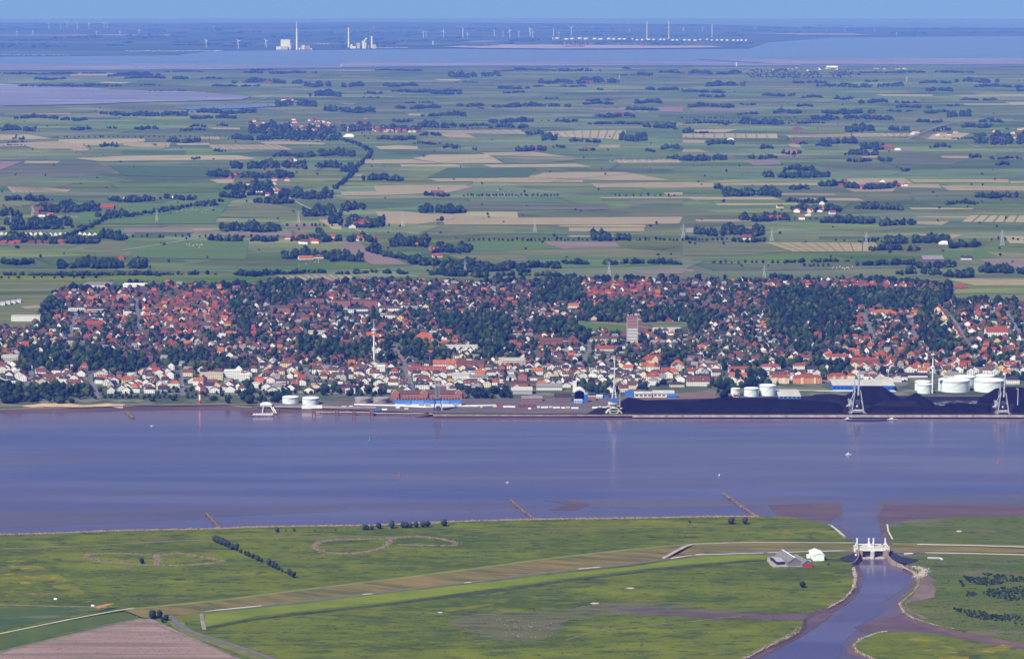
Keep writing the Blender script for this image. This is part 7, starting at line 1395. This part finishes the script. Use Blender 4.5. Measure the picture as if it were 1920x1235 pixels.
# ================================================================ EAST BANK: SLUICE, FARM, TREES
bc = mat('sluice_concrete', (0.5, 0.48, 0.42), var=0.3, scale=0.5); bw_ = mat('sluice_white', (0.74, 0.73, 0.69), var=0.15, scale=0.6); wetc = mat('stained_concrete', (0.3, 0.24, 0.2), var=0.35, scale=0.4, stretch=(1, 1, 2)); navy = mat('dark_sheet_piling', (0.035, 0.035, 0.06), 0.7)
def sluice():
    p = G(1636.5, 1047, 0); u = p.y/F; t = thing('sluice', 'white tidal sluice with two gates and four pylons across the creek', 'sluice', (p.x, p.y, gz(p.x, p.y))); HB = 9.5
    for s_ in (-1, 1):
        link('abutment', MB().box(s_*25.5*u-3.5, s_*25.5*u+3.5, 0, 32, -2.5, HB).mesh('abutment', wetc), t)
        link('deck', MB().box(s_*12.5*u-9.5*u-1.0, s_*12.5*u+9.5*u+1.0, 2, 15, HB, HB+1.2).mesh('deck', bc), t)
        link('parapet', MB().box(s_*12.5*u-12*u, s_*12.5*u+12*u, 1.2, 2, HB-0.8, HB+2.0).mesh('parapet', bw_), t)
        link('parapet', MB().box(s_*12.5*u-10*u, s_*12.5*u+10*u, 27, 28, HB, HB+2.0).mesh('parapet', bw_), t)
        link('deck_panel', MB().box(s_*12.5*u-9*u, s_*12.5*u+9*u, 15.01, 27, HB+0.4, HB+1.6).mesh('deck_panel', bc), t)
        link('gate', MB().box(s_*12.5*u-9.8*u, s_*12.5*u+9.8*u, 6, 7.4, -1.5, 6.2).box(s_*12.5*u-9.8*u, s_*12.5*u+9.8*u, 5.2, 6, 3.2, 3.8).mesh('gate', wetc), t)
        link('sill_beam', MB().box(s_*12.5*u-9.8*u, s_*12.5*u+9.8*u, -1.0, 1.4, -0.8, 1.6).mesh('sill_beam', bc), t)
        for k, xo in enumerate((27.0, 4.5)):
            x = s_*xo*u; link('pylon', MB().box(x-0.7, x+0.7, 16, 18, HB, HB+11).mesh('pylon', bw_), t)
            link('strut', MB().tube((x-s_*(1 if k else -1)*0, 17, HB+7), (x-s_*3.2*(1 if k else -1), 14, HB+1), 0.5, 0.5, 6).tube((x, 17, HB+6), (x+s_*2.8*(1 if k else -1)*1, 20, HB+0.5), 0.5, 0.5, 6).mesh('strut', bw_), t)
        link('machine_house', MB().box(s_*30*u-2.2, s_*30*u+2.2, 8, 15, HB-3.5, HB+2.0).mesh('machine_house', bw_), t)
        link('roof', MB().box(s_*30*u-2.5, s_*30*u+2.5, 7.7, 15.3, HB+2.01, HB+2.4).mesh('roof', bc), t)
    rl = MB()
    for k in range(24): rl.box(-21*u+k*42*u/23-0.08, -21*u+k*42*u/23+0.08, 3.0, 3.15, HB+1.2, HB+2.5)
    rl.box(-21*u, 21*u, 3.02, 3.12, HB+2.5, HB+2.6); link('railing', rl.mesh('railing', steel), t)
    link('pier', MB().box(-2.4, 2.4, 0, 32, -2.5, HB-0.1).lathe([(2.4, -2.5), (2.4, HB-1.2), (1.4, HB-0.4)], 16).mesh('pier', bc), t)
    link('pier_head', MB().box(-2.6, 2.6, 8, 21, HB+1.22, HB+3.2).mesh('pier_head', bw_), t); link('control_box', MB().box(-1.3, 1.3, 11, 13, HB+3.21, HB+5).mesh('control_box', steel), t)
    link('far_gate', MB().box(-22*u, 22*u, 22, 23, -1.5, 7).mesh('far_gate', wetc), t)
    link('kiosk', MB().box(-34*u, -31.5*u, -1, 2, 2.2, 5.4).mesh('kiosk', bw_), t)
sluice()
def wing(px, h0, h1, name, lab, m=navy, th=0.8):
    P_ = [G(x, y, 0) for x, y in px]; mb = MB(); n = len(P_)
    for i in range(n-1):
        a, b = P_[i], P_[i+1]; ha, hb = h0+(h1-h0)*i/(n-1), h0+(h1-h0)*(i+1)/(n-1); d = (b-a).normalized(); nr = Vector((-d.y, d.x, 0))*th
        vs = [(a.x, a.y, -1.5), (a.x, a.y, ha), (b.x, b.y, -1.5), (b.x, b.y, hb), (a.x+nr.x, a.y+nr.y, -1.5), (a.x+nr.x, a.y+nr.y, ha), (b.x+nr.x, b.y+nr.y, -1.5), (b.x+nr.x, b.y+nr.y, hb)]; mb.add(vs, [(0, 2, 3, 1), (4, 5, 7, 6), (1, 3, 7, 5)])
    return tag(link(name, mb.mesh(name, m)), lab, 'wall')
wing([(1609, 1047), (1609, 1054), (1604, 1059), (1597, 1061)], 8.5, 3.0, 'wing_wall', 'curved brown wing wall on the left side of the sluice outlet', wetc, 0.8)
wing([(1664, 1047), (1666, 1053), (1672, 1058), (1682, 1062), (1694, 1064)], 8.5, 3.0, 'wing_wall', 'curved brown wing wall on the right side of the sluice outlet', wetc, -0.8)
def slope_patch(top, bot, zt, zb, nm, m):
    T_ = [G(x, y, zt) for x, y in top]; B_ = [G(x, y, zb) for x, y in bot]; vs = [tuple(v) for q in zip(T_, B_) for v in q]
    return struct(nm, MB().add(vs, [(2*i, 2*i+2, 2*i+3, 2*i+1) for i in range(len(T_)-1)]).mesh(nm, m))
slope_patch([(1572, 1046), (1590, 1041), (1602, 1036), (1610, 1030)], [(1586, 1052), (1598, 1052), (1606, 1050), (1611, 1046)], 4.0, 3.2, 'stone_slope', navy)
slope_patch([(1664, 1030), (1675, 1035), (1690, 1043), (1720, 1047)], [(1666, 1046), (1680, 1053), (1700, 1056), (1722, 1050)], 4.2, 3.2, 'stone_slope', navy)

# farmstead by the sluice
def shedlike(x0, x1, yb, depth, h, rise, kind, wm_, rm_, name, label, cat, rot, ridge=None, front=None, z=ZE):
    a, b = G(x0, yb, z), G(x1, yb, z); w = (b-a).length; t = thing(name, label, cat, ((a.x+b.x)/2, a.y+depth/2, z+gz(a.x, a.y)), rot)
    mb = MB(); wall_geo(mb, w, depth, h, rise, kind); link('wall', mb.mesh('wall', wm_), t); mb = MB(); roof_geo(mb, w, depth, h, rise, kind, o=0.5); link('roof', mb.mesh('roof', rm_), t)
    if ridge: link('ridge_light', MB().box(-0.7, 0.7, -depth/2, depth/2, h+rise+0.35, h+rise+0.6).mesh('ridge_light', ridge), t)
    if front: link('front_panel', MB().box(-w/2+0.2, w/2-0.2, -depth/2-0.12, -depth/2-0.01, 0, h-0.3).mesh('front_panel', front), t)
    return t
rg = mat('grey_fibre_roof', (0.2, 0.19, 0.2), col2=(0.15, 0.14, 0.15), scale=0.3, stretch=(3, 0.3, 1)); wg = mat('grey_board_wall', (0.22, 0.2, 0.21), var=0.2, scale=1.0)
shedlike(1469, 1495, 1062, 44, 5, 5, 'gable', wg, rg, 'barn', 'largest grey barn with pale ridge light beside the sluice road', 'barn', R(13), whitep, None)
shedlike(1496, 1516, 1063, 34, 3.8, 4, 'gable', wg, rg, 'barn', 'grey-roofed barn with bright red front wall', 'barn', R(17), None, mat('red_front', (0.5, 0.06, 0.05)))
shedlike(1453, 1468, 1059, 26, 4, 1.0, 'side', navy, mat('light_fibre_roof', (0.33, 0.33, 0.35), var=0.15, scale=0.3), 'shed', 'open-fronted low shed with pale grey roof left of the largest barn', 'shed', R(10))
wt = mat('white_tarpaulin', (0.85, 0.9, 0.88), 0.6)
shedlike(1523, 1544, 1051, 26, 6.5, 2.2, 'gable', wt, wt, 'tent_hall', 'bright white tarpaulin hall standing right of the grey barns', 'tent hall', R(4))
shedlike(1513, 1519, 1046, 5, 3, 1, 'flat', whitep, whitep, 'trailer', 'small white trailer parked left of the white tarpaulin hall', 'trailer', R(2))
sheet('farmyard', [(1438, 1046), (1455, 1042), (1475, 1044), (1520, 1050), (1515, 1062), (1450, 1064), (1442, 1056)], mat('yard_gravel', (0.36, 0.31, 0.28), var=0.25, scale=0.15), z=ZE, off=0.5, rough=(8, 1.5))
ribbon('road', [(1448, 1052), (1450, 1045), (1446, 1038), (1430, 1034)], 5, asph, z=ZE, off=0.6)
boat(1704, 1038.5, 11, whitep, 'white boat laid up on the grass right of the sluice', 0.1, z=ZE+0.4, cabin=False); boat(1750, 1046.5, 13, whitep, 'larger white boat hull laid up beside a dark heap right of the sluice', -0.1, z=ZE+0.4, cabin=False); boat(1764, 1047.5, 8, whitep, 'short white boat lying crosswise at the end of the laid-up pair', 1.9, z=ZE+0.4, cabin=False)
# tree rows and single trees on the meadows
mt = random.Random(17)
def mtree(x, y, w, lab, group, m=WILLOW, hk=0.95, nm='tree'):
    p = G(x, y, ZE); r = w*p.y/F/2; tree(p.x, p.y, ZE, r, r*2*hk*1.15, lab, group, m, rnd=mt, nm=nm, bare=0.06)
rowp = [(404, 1016, 14), (410, 1018.5, 15), (417, 1021, 15), (423, 1024.5, 14), (429, 1027, 12), (436, 1030, 13), (443, 1032.5, 13), (451, 1036.5, 8), (461, 1041, 9), (467, 1043.5, 10), (474, 1047, 11), (483, 1051, 12), (490, 1054, 9), (504, 1060.5, 13), (511, 1063.5, 11), (517, 1066.5, 11), (522, 1068, 8), (529, 1071.5, 6), (535, 1074.5, 5), (543, 1079, 12), (550, 1082.5, 13)]
ordn = ['first, at the river end', 'second', 'third', 'fourth', 'fifth', 'sixth', 'seventh', 'small eighth after the first gap', 'ninth', 'tenth', 'eleventh', 'twelfth', 'thirteenth', 'fourteenth, after the second gap', 'fifteenth', 'sixteenth', 'seventeenth, small', 'low bush in the third gap', 'lowest bush before the last pair', 'last but one', 'last, at the meadow end']
for (x, y, w), o_ in zip(rowp, ordn): mtree(x, y, w, 'grey-green willow in the slanting meadow row, '+o_, 'slanting row of willows across the western meadow')
for (x, y, w), o_ in zip([(683, 993, 9), (689, 992.5, 9), (697, 992.5, 9), (710, 991, 13), (735, 990, 13), (755, 989, 11), (762, 989, 12), (770, 989, 10), (780, 989, 12), (793, 988, 12), (802, 988, 13), (833, 986, 14)], ['leftmost of the first trio', 'middle of the first trio', 'right of the first trio', 'single, left of the gap', 'single between two gaps', 'first of the dense five', 'second of the dense five', 'third of the dense five', 'fourth of the dense five', 'fifth of the dense five', 'right end of the dense clump', 'standing alone at the right end']): mtree(x, y, w, 'rounded shore tree, '+o_, 'rounded trees on the near river shore')
for x, y, w, lab in ((1371, 982, 14, 'left one of two round trees beside the eastern groyne'), (1397, 982, 14, 'right one of two round trees beside the eastern groyne'), (520, 997, 9, 'single dark tree near the shore right of the willow row'), (536, 996.5, 4, 'tiny bush right of the single dark shore tree'), (552, 996, 6, 'low reddish bush on the shore meadow'), (591, 996, 3, 'smallest shrub on the shore meadow'), (629, 995, 4, 'small shrub left of the rounded shore trees'), (1293, 980, 6, 'small dark bush on the shore left of the two round trees'), (266, 1056, 11, 'dark bush inside the oval reed ring'),
                      (1505, 1101, 13, 'dark thorny bush in the pasture below the barns'), (1553, 1059, 5, 'thin brown shrub right of the barns')): mtree(x, y, w, lab, None, GREENS[2] if x in (266, 1505) else WILLOW, nm='tree' if w > 8 else 'shrub')
for x, y, w, lab in ((286, 1159, 17, 'large dark bush at the dike crossing'), (300, 1159, 15, 'second dark bush right of the large one at the dike crossing'), (311, 1163, 12, 'lower bush at the road bend'), (305, 1167, 9, 'small bush in front of the pair at the road bend')): mtree(x, y, w, lab, None, GREENS[0])
for x, y in ((174, 1137), (104, 1124.5)):
    p = G(x, y, ZE); t = thing('water_tank', 'small white tank on the meadow %s' % ('at the dike junction' if x == 174 else 'among buttercups'), 'tank', (p.x, p.y, ZE+gz(p.x, p.y))); link('barrel', MB().tube((-1.6, 0, 1.2), (1.6, 0, 1.2), 1.1, 1.1, 12).mesh('barrel', whitep), t); link('stand', MB().box(-1.4, 1.4, -0.7, 0.7, 0, 0.3).mesh('stand', steel_d), t)
for x, y, c in ((260, 1156, 'white'), (270, 1156, 'dark')):
    p = G(x, y, ZE); t = thing('parked_car', '%s car parked at the dike crossing' % c, 'car', (p.x, p.y, ZE+0.5+gz(p.x, p.y)), 0.3); m_ = whitep if c == 'white' else steel_d
    link('body', MB().box(-2.2, 2.2, -0.9, 0.9, 0.35, 1.0).box(-1.2, 1.5, -0.8, 0.8, 1.0, 1.5).mesh('body', m_), t); link('window', MB().box(-1.22, 1.52, -0.82, 0.82, 1.08, 1.4).mesh('window', glass), t)
    for wx in (-1.4, 1.4):
        for wy in (-0.85, 0.85): link('wheel', MB().tube((wx, wy-0.1, 0.34), (wx, wy+0.1, 0.34), 0.34, 0.34, 12).mesh('wheel', steel_d), t)

# groynes
stone = mat('groyne_stone', (0.22, 0.165, 0.12), var=0.4, scale=0.4, bump=0.4, bscale=0.6); stoned = mat('dark_groyne', (0.14, 0.085, 0.06), var=0.4, scale=0.5)
def rocks(name, line, width, n, r0, r1, m, z, label=None, seed=1, flat=0.6, z2=None):
    rs = random.Random(seed); pts = [Vector(G(x, y, z)) for x, y in line]; L = [0]
    for a, b in zip(pts, pts[1:]): L.append(L[-1]+(b-a).length)
    out = []
    for i in range(n):
        t_ = rs.random()*L[-1]; k = 0
        while k < len(L)-2 and L[k+1] < t_: k += 1
        q = pts[k].lerp(pts[k+1], (t_-L[k])/(L[k+1]-L[k])); r = rs.uniform(r0, r1); e_ = rs.gauss(0, width/2.6)
        out.append((q.x+e_+rs.uniform(-1, 1), q.y+rs.gauss(0, width/2.6), z-(0.2*r), r, 2*r*flat*1.1, 0 if isinstance(m, (list, tuple)) is False else rs.randrange(len(m))))
    return mass(name, out, TINY, m if isinstance(m, (list, tuple)) else [m], label)
for k, (ln, w) in enumerate((([(386, 962), (395, 971), (405, 981), (412, 991)], 3.6), ([(958, 938), (972, 950), (988, 963), (1006, 976)], 3.6), ([(1357, 925), (1375, 938), (1395, 953), (1418, 967)], 5), ([(236, 772), (243, 777), (248, 783)], 6))):
    lab = 'stone groyne running from the meadow shore into the river, %s' % ('at the slanting willow row' if k == 0 else 'between the tree clumps' if k == 1 else 'beside the two round trees') if k < 3 else 'short dark groyne on the western beach'
    t = thing('groyne', lab, 'groyne', (0, 0, 0), 0, 'stone groynes' if k < 3 else None)
    a, b = G(*ln[0], 0), G(*ln[-1], 0); mb = MB(); P_ = [G(x, y, 0) for x, y in ln]
    for p, q in zip(P_, P_[1:]):
        d = (q-p).normalized(); nr = Vector((-d.y, d.x, 0))*w/2; vs = []
        for s_ in (p, q): vs += [tuple(s_-nr+Vector((0, 0, -1))), tuple(s_-nr*0.5+Vector((0, 0, 1.3))), tuple(s_+nr*0.5+Vector((0, 0, 1.3))), tuple(s_+nr+Vector((0, 0, -1)))]
        mb.add(vs, [(0, 4, 5, 1), (1, 5, 6, 2), (2, 6, 7, 3), (0, 1, 2, 3), (7, 6, 5, 4)])
    link('core', mb.mesh('core', stone), t); o = rocks('rocks', ln, w*0.8, 130, 0.5, 1.2, [stone, stoned], 0.8, None, 50+k); o.parent = t
rocks('rock_band', [(1600, 1063), (1604, 1080), (1600, 1100), (1592, 1112), (1578, 1124), (1556, 1137), (1528, 1145), (1500, 1149)], 2.6, 1500, 0.3, 0.75, [mat('pale_rock', (0.5, 0.42, 0.36), var=0.25, scale=0.5), stone], 1.8, 'pale riprap stones edging the left bank of the creek', 3)
rocks('rock_band', [(1692, 1062), (1712, 1072), (1722, 1084), (1722, 1096), (1714, 1108), (1700, 1120), (1688, 1132), (1696, 1148), (1716, 1160), (1750, 1171), (1790, 1179)], 1.8, 2600, 0.3, 0.75, [MATS['pale_rock'], stone], 1.9, 'pale riprap stones edging the right bank of the creek', 4)
rocks('rock_band', [(1500, 1173), (1488, 1187), (1462, 1200), (1425, 1217), (1395, 1233), (1360, 1258)], 4, 1500, 0.3, 0.75, [MATS['pale_rock'], stone], 1.9, 'pale riprap stones along the lower left creek bank', 5)
rocks('rock_band', [(1660, 1183), (1640, 1188), (1615, 1197), (1600, 1209), (1608, 1221), (1632, 1232), (1665, 1246)], 2.4, 1000, 0.3, 0.75, [MATS['pale_rock'], stone], 2.0, 'pale riprap stones round the tip of the lower right meadow', 6)
rocks('rock_band', [(1712, 1062), (1735, 1066), (1728, 1076), (1718, 1082)], 9, 500, 0.3, 0.75, [MATS['pale_rock']], 2.6, 'spread of pale stones beside the right wing wall', 7)
slope_patch([(1552, 982), (1566, 992), (1578, 1003), (1583, 1008)], [(1556, 981), (1570, 991), (1583, 1002), (1588, 1008)], 2.9, 1.6, 'pale_revetment', conc)
slope_patch([(1662, 982), (1664, 995), (1672, 1010)], [(1665, 982), (1667, 995), (1675, 1010)], 2.9, 2.8, 'pale_revetment', conc)
# reeds: shoreline band and the two oval ditches
reed = [mat('reed_pink', (0.27, 0.2, 0.13), var=0.3, scale=0.3), mat('reed_tan', (0.28, 0.22, 0.13), var=0.3, scale=0.3), mat('reed_brown', (0.17, 0.12, 0.09), var=0.3, scale=0.3)]
rocks('reed_bed', [(-60, 1003), (100, 1000), (230, 994.5), (330, 993), (400, 991.5), (470, 988.5), (560, 986.5), (700, 985), (860, 977.5), (1010, 973.5), (1200, 971.5), (1340, 968.5), (1420, 968.5)], 5, 3600, 0.6, 1.4, reed[:2], 2.4, 'pale reed belt along the near river shore', 8, 0.6)
for ln, nn, lab in (([(160, 1040), (200, 1037), (250, 1038), (300, 1041), (330, 1037), (380, 1044), (420, 1052), (400, 1056), (330, 1060), (300, 1060), (250, 1058), (190, 1053), (160, 1044), (170, 1038)], 1500, 'oval ring of pinkish reeds in the western meadow'), ([(292, 1041), (298, 1050), (290, 1059)], 240, 'reed bridge across the middle of the western oval ring'),
                    ([(590, 1022), (600, 1015), (640, 1011), (700, 1010), (728, 1009), (780, 1005), (830, 1010), (858, 1018), (850, 1023), (800, 1022), (750, 1021)], 1100, 'open oval of reeds in the middle meadow'), ([(735, 1008), (728, 1018), (720, 1026), (690, 1034), (660, 1038), (610, 1036), (592, 1028), (590, 1022)], 700, 'lower curved arm of the middle reed oval')):
    rocks('reed_ring', ln, 6, int(nn*1.2), 0.35, 0.9, reed, 2.4, lab, nn, 0.6)
# thickets, tufts, flotsam
def patch(name, px, n, r0, r1, m, label, seed, hk=1.0):
    rs = random.Random(seed); xs = [p[0] for p in px]; ys = [p[1] for p in px]; out = []
    while len(out) < n:
        x, y = rs.uniform(min(xs), max(xs)), rs.uniform(min(ys), max(ys))
        if not inside(x, y, px): continue
        p = G(x, y, ZE); r = rs.uniform(r0, r1); out.append((p.x, p.y, ZE-0.1*r, r, 2*r*hk, rs.randrange(len(m))))
    return mass(name, out, TINY, m, label)
for i, (px, n) in enumerate((([(1805, 1080), (1870, 1086), (1885, 1093), (1850, 1098), (1815, 1092)], 330), ([(1835, 1074), (1900, 1080), (1960, 1084), (1960, 1092), (1880, 1090), (1850, 1080)], 300), ([(1838, 1108), (1880, 1100), (1960, 1098), (1960, 1128), (1890, 1126), (1850, 1118)], 700), ([(1815, 1108), (1835, 1112), (1828, 1118), (1810, 1116)], 60), ([(1785, 1140), (1850, 1148), (1900, 1158), (1890, 1166), (1830, 1160), (1800, 1150)], 380), ([(1880, 1150), (1960, 1160), (1960, 1178), (1890, 1168)], 120), ([(1795, 1084), (1812, 1098), (1805, 1100)], 40))):
    patch('thicket', px, int(n*0.55), 0.5, 1.5, [GREENS[0], GREENS[1], GREENS[2]], 'dark green thicket on the eastern pasture', 100+i, 0.9)
patch('meadow_tufts', [(0, 1012), (400, 1000), (1550, 990), (1590, 1012), (1300, 1014), (900, 1058), (600, 1094), (230, 1136), (0, 1136)], 1700, 0.25, 0.7, [mat('tussock', (0.05, 0.08, 0.016), var=0.3, scale=0.5), mat('tussock_dark', (0.035, 0.055, 0.018), var=0.3, scale=0.5)]*2, 'dark tussocks scattered over the meadows', 200, 0.7)
patch('meadow_tufts', [(420, 1185), (900, 1110), (1500, 1046), (1590, 1090), (1500, 1140), (1480, 1170), (1340, 1235), (600, 1235)], 1700, 0.25, 0.7, [MATS['tussock'], MATS['tussock_dark']], 'dark tussocks on the lower pasture', 201, 0.7)
patch('meadow_tufts', [(1730, 1052), (1920, 1048), (1920, 1200), (1760, 1165), (1745, 1140)], 800, 0.25, 0.7, [MATS['tussock'], MATS['tussock_dark']], 'dark tussocks on the eastern pasture', 202, 0.7)
patch('plough_clods', [(0, 1232), (140, 1195), (270, 1166), (420, 1228), (430, 1235), (0, 1235)], 1500, 0.25, 0.6, [mat('clod', (0.15, 0.1, 0.085))], 'clods and dark furrow litter on the ploughed field', 203, 0.5)
patch('pale_debris', [(930, 1160), (1040, 1160), (1040, 1195), (940, 1195)], 60, 0.4, 1.0, [mat('debris', (0.3, 0.25, 0.22))], 'driftwood and pale debris on the saltmarsh', 204, 0.4)
for x, y, w in ((1181, 1102.5, 9), (825, 1148, 5), (1115, 1131, 9), (1798, 996, 6)):
    sheet('gravel_patch', [(x-w, y), (x-w*0.3, y-1.6), (x+w*0.7, y-1.3), (x+w, y+0.6), (x, y+1.8)], MATS['pale_rock'], z=ZE, off=0.4, rough=(3, 0.8))

# ================================================================ AIR
hm = bpy.data.materials.new('haze'); hm.use_nodes = True
hn, hl = hm.node_tree.nodes, hm.node_tree.links
hn.remove(hn['Principled BSDF'])
pv = hn.new('ShaderNodeVolumePrincipled')
HAZE_DENS = 3.9e-5
pv.inputs['Color'].default_value = (0.10, 0.20, 1.0, 1); pv.inputs['Density'].default_value = HAZE_DENS
pv.inputs['Absorption Color'].default_value = (0.68, 0.72, 1.0, 1); pv.inputs['Anisotropy'].default_value = 0.0
hl.new(pv.outputs[0], hn['Material Output'].inputs['Volume'])
hb = MB().box(-60000, 60000, -3000, 125000, -1400, 700)
tag(link('haze', hb.mesh('haze', hm)), kind='stuff')
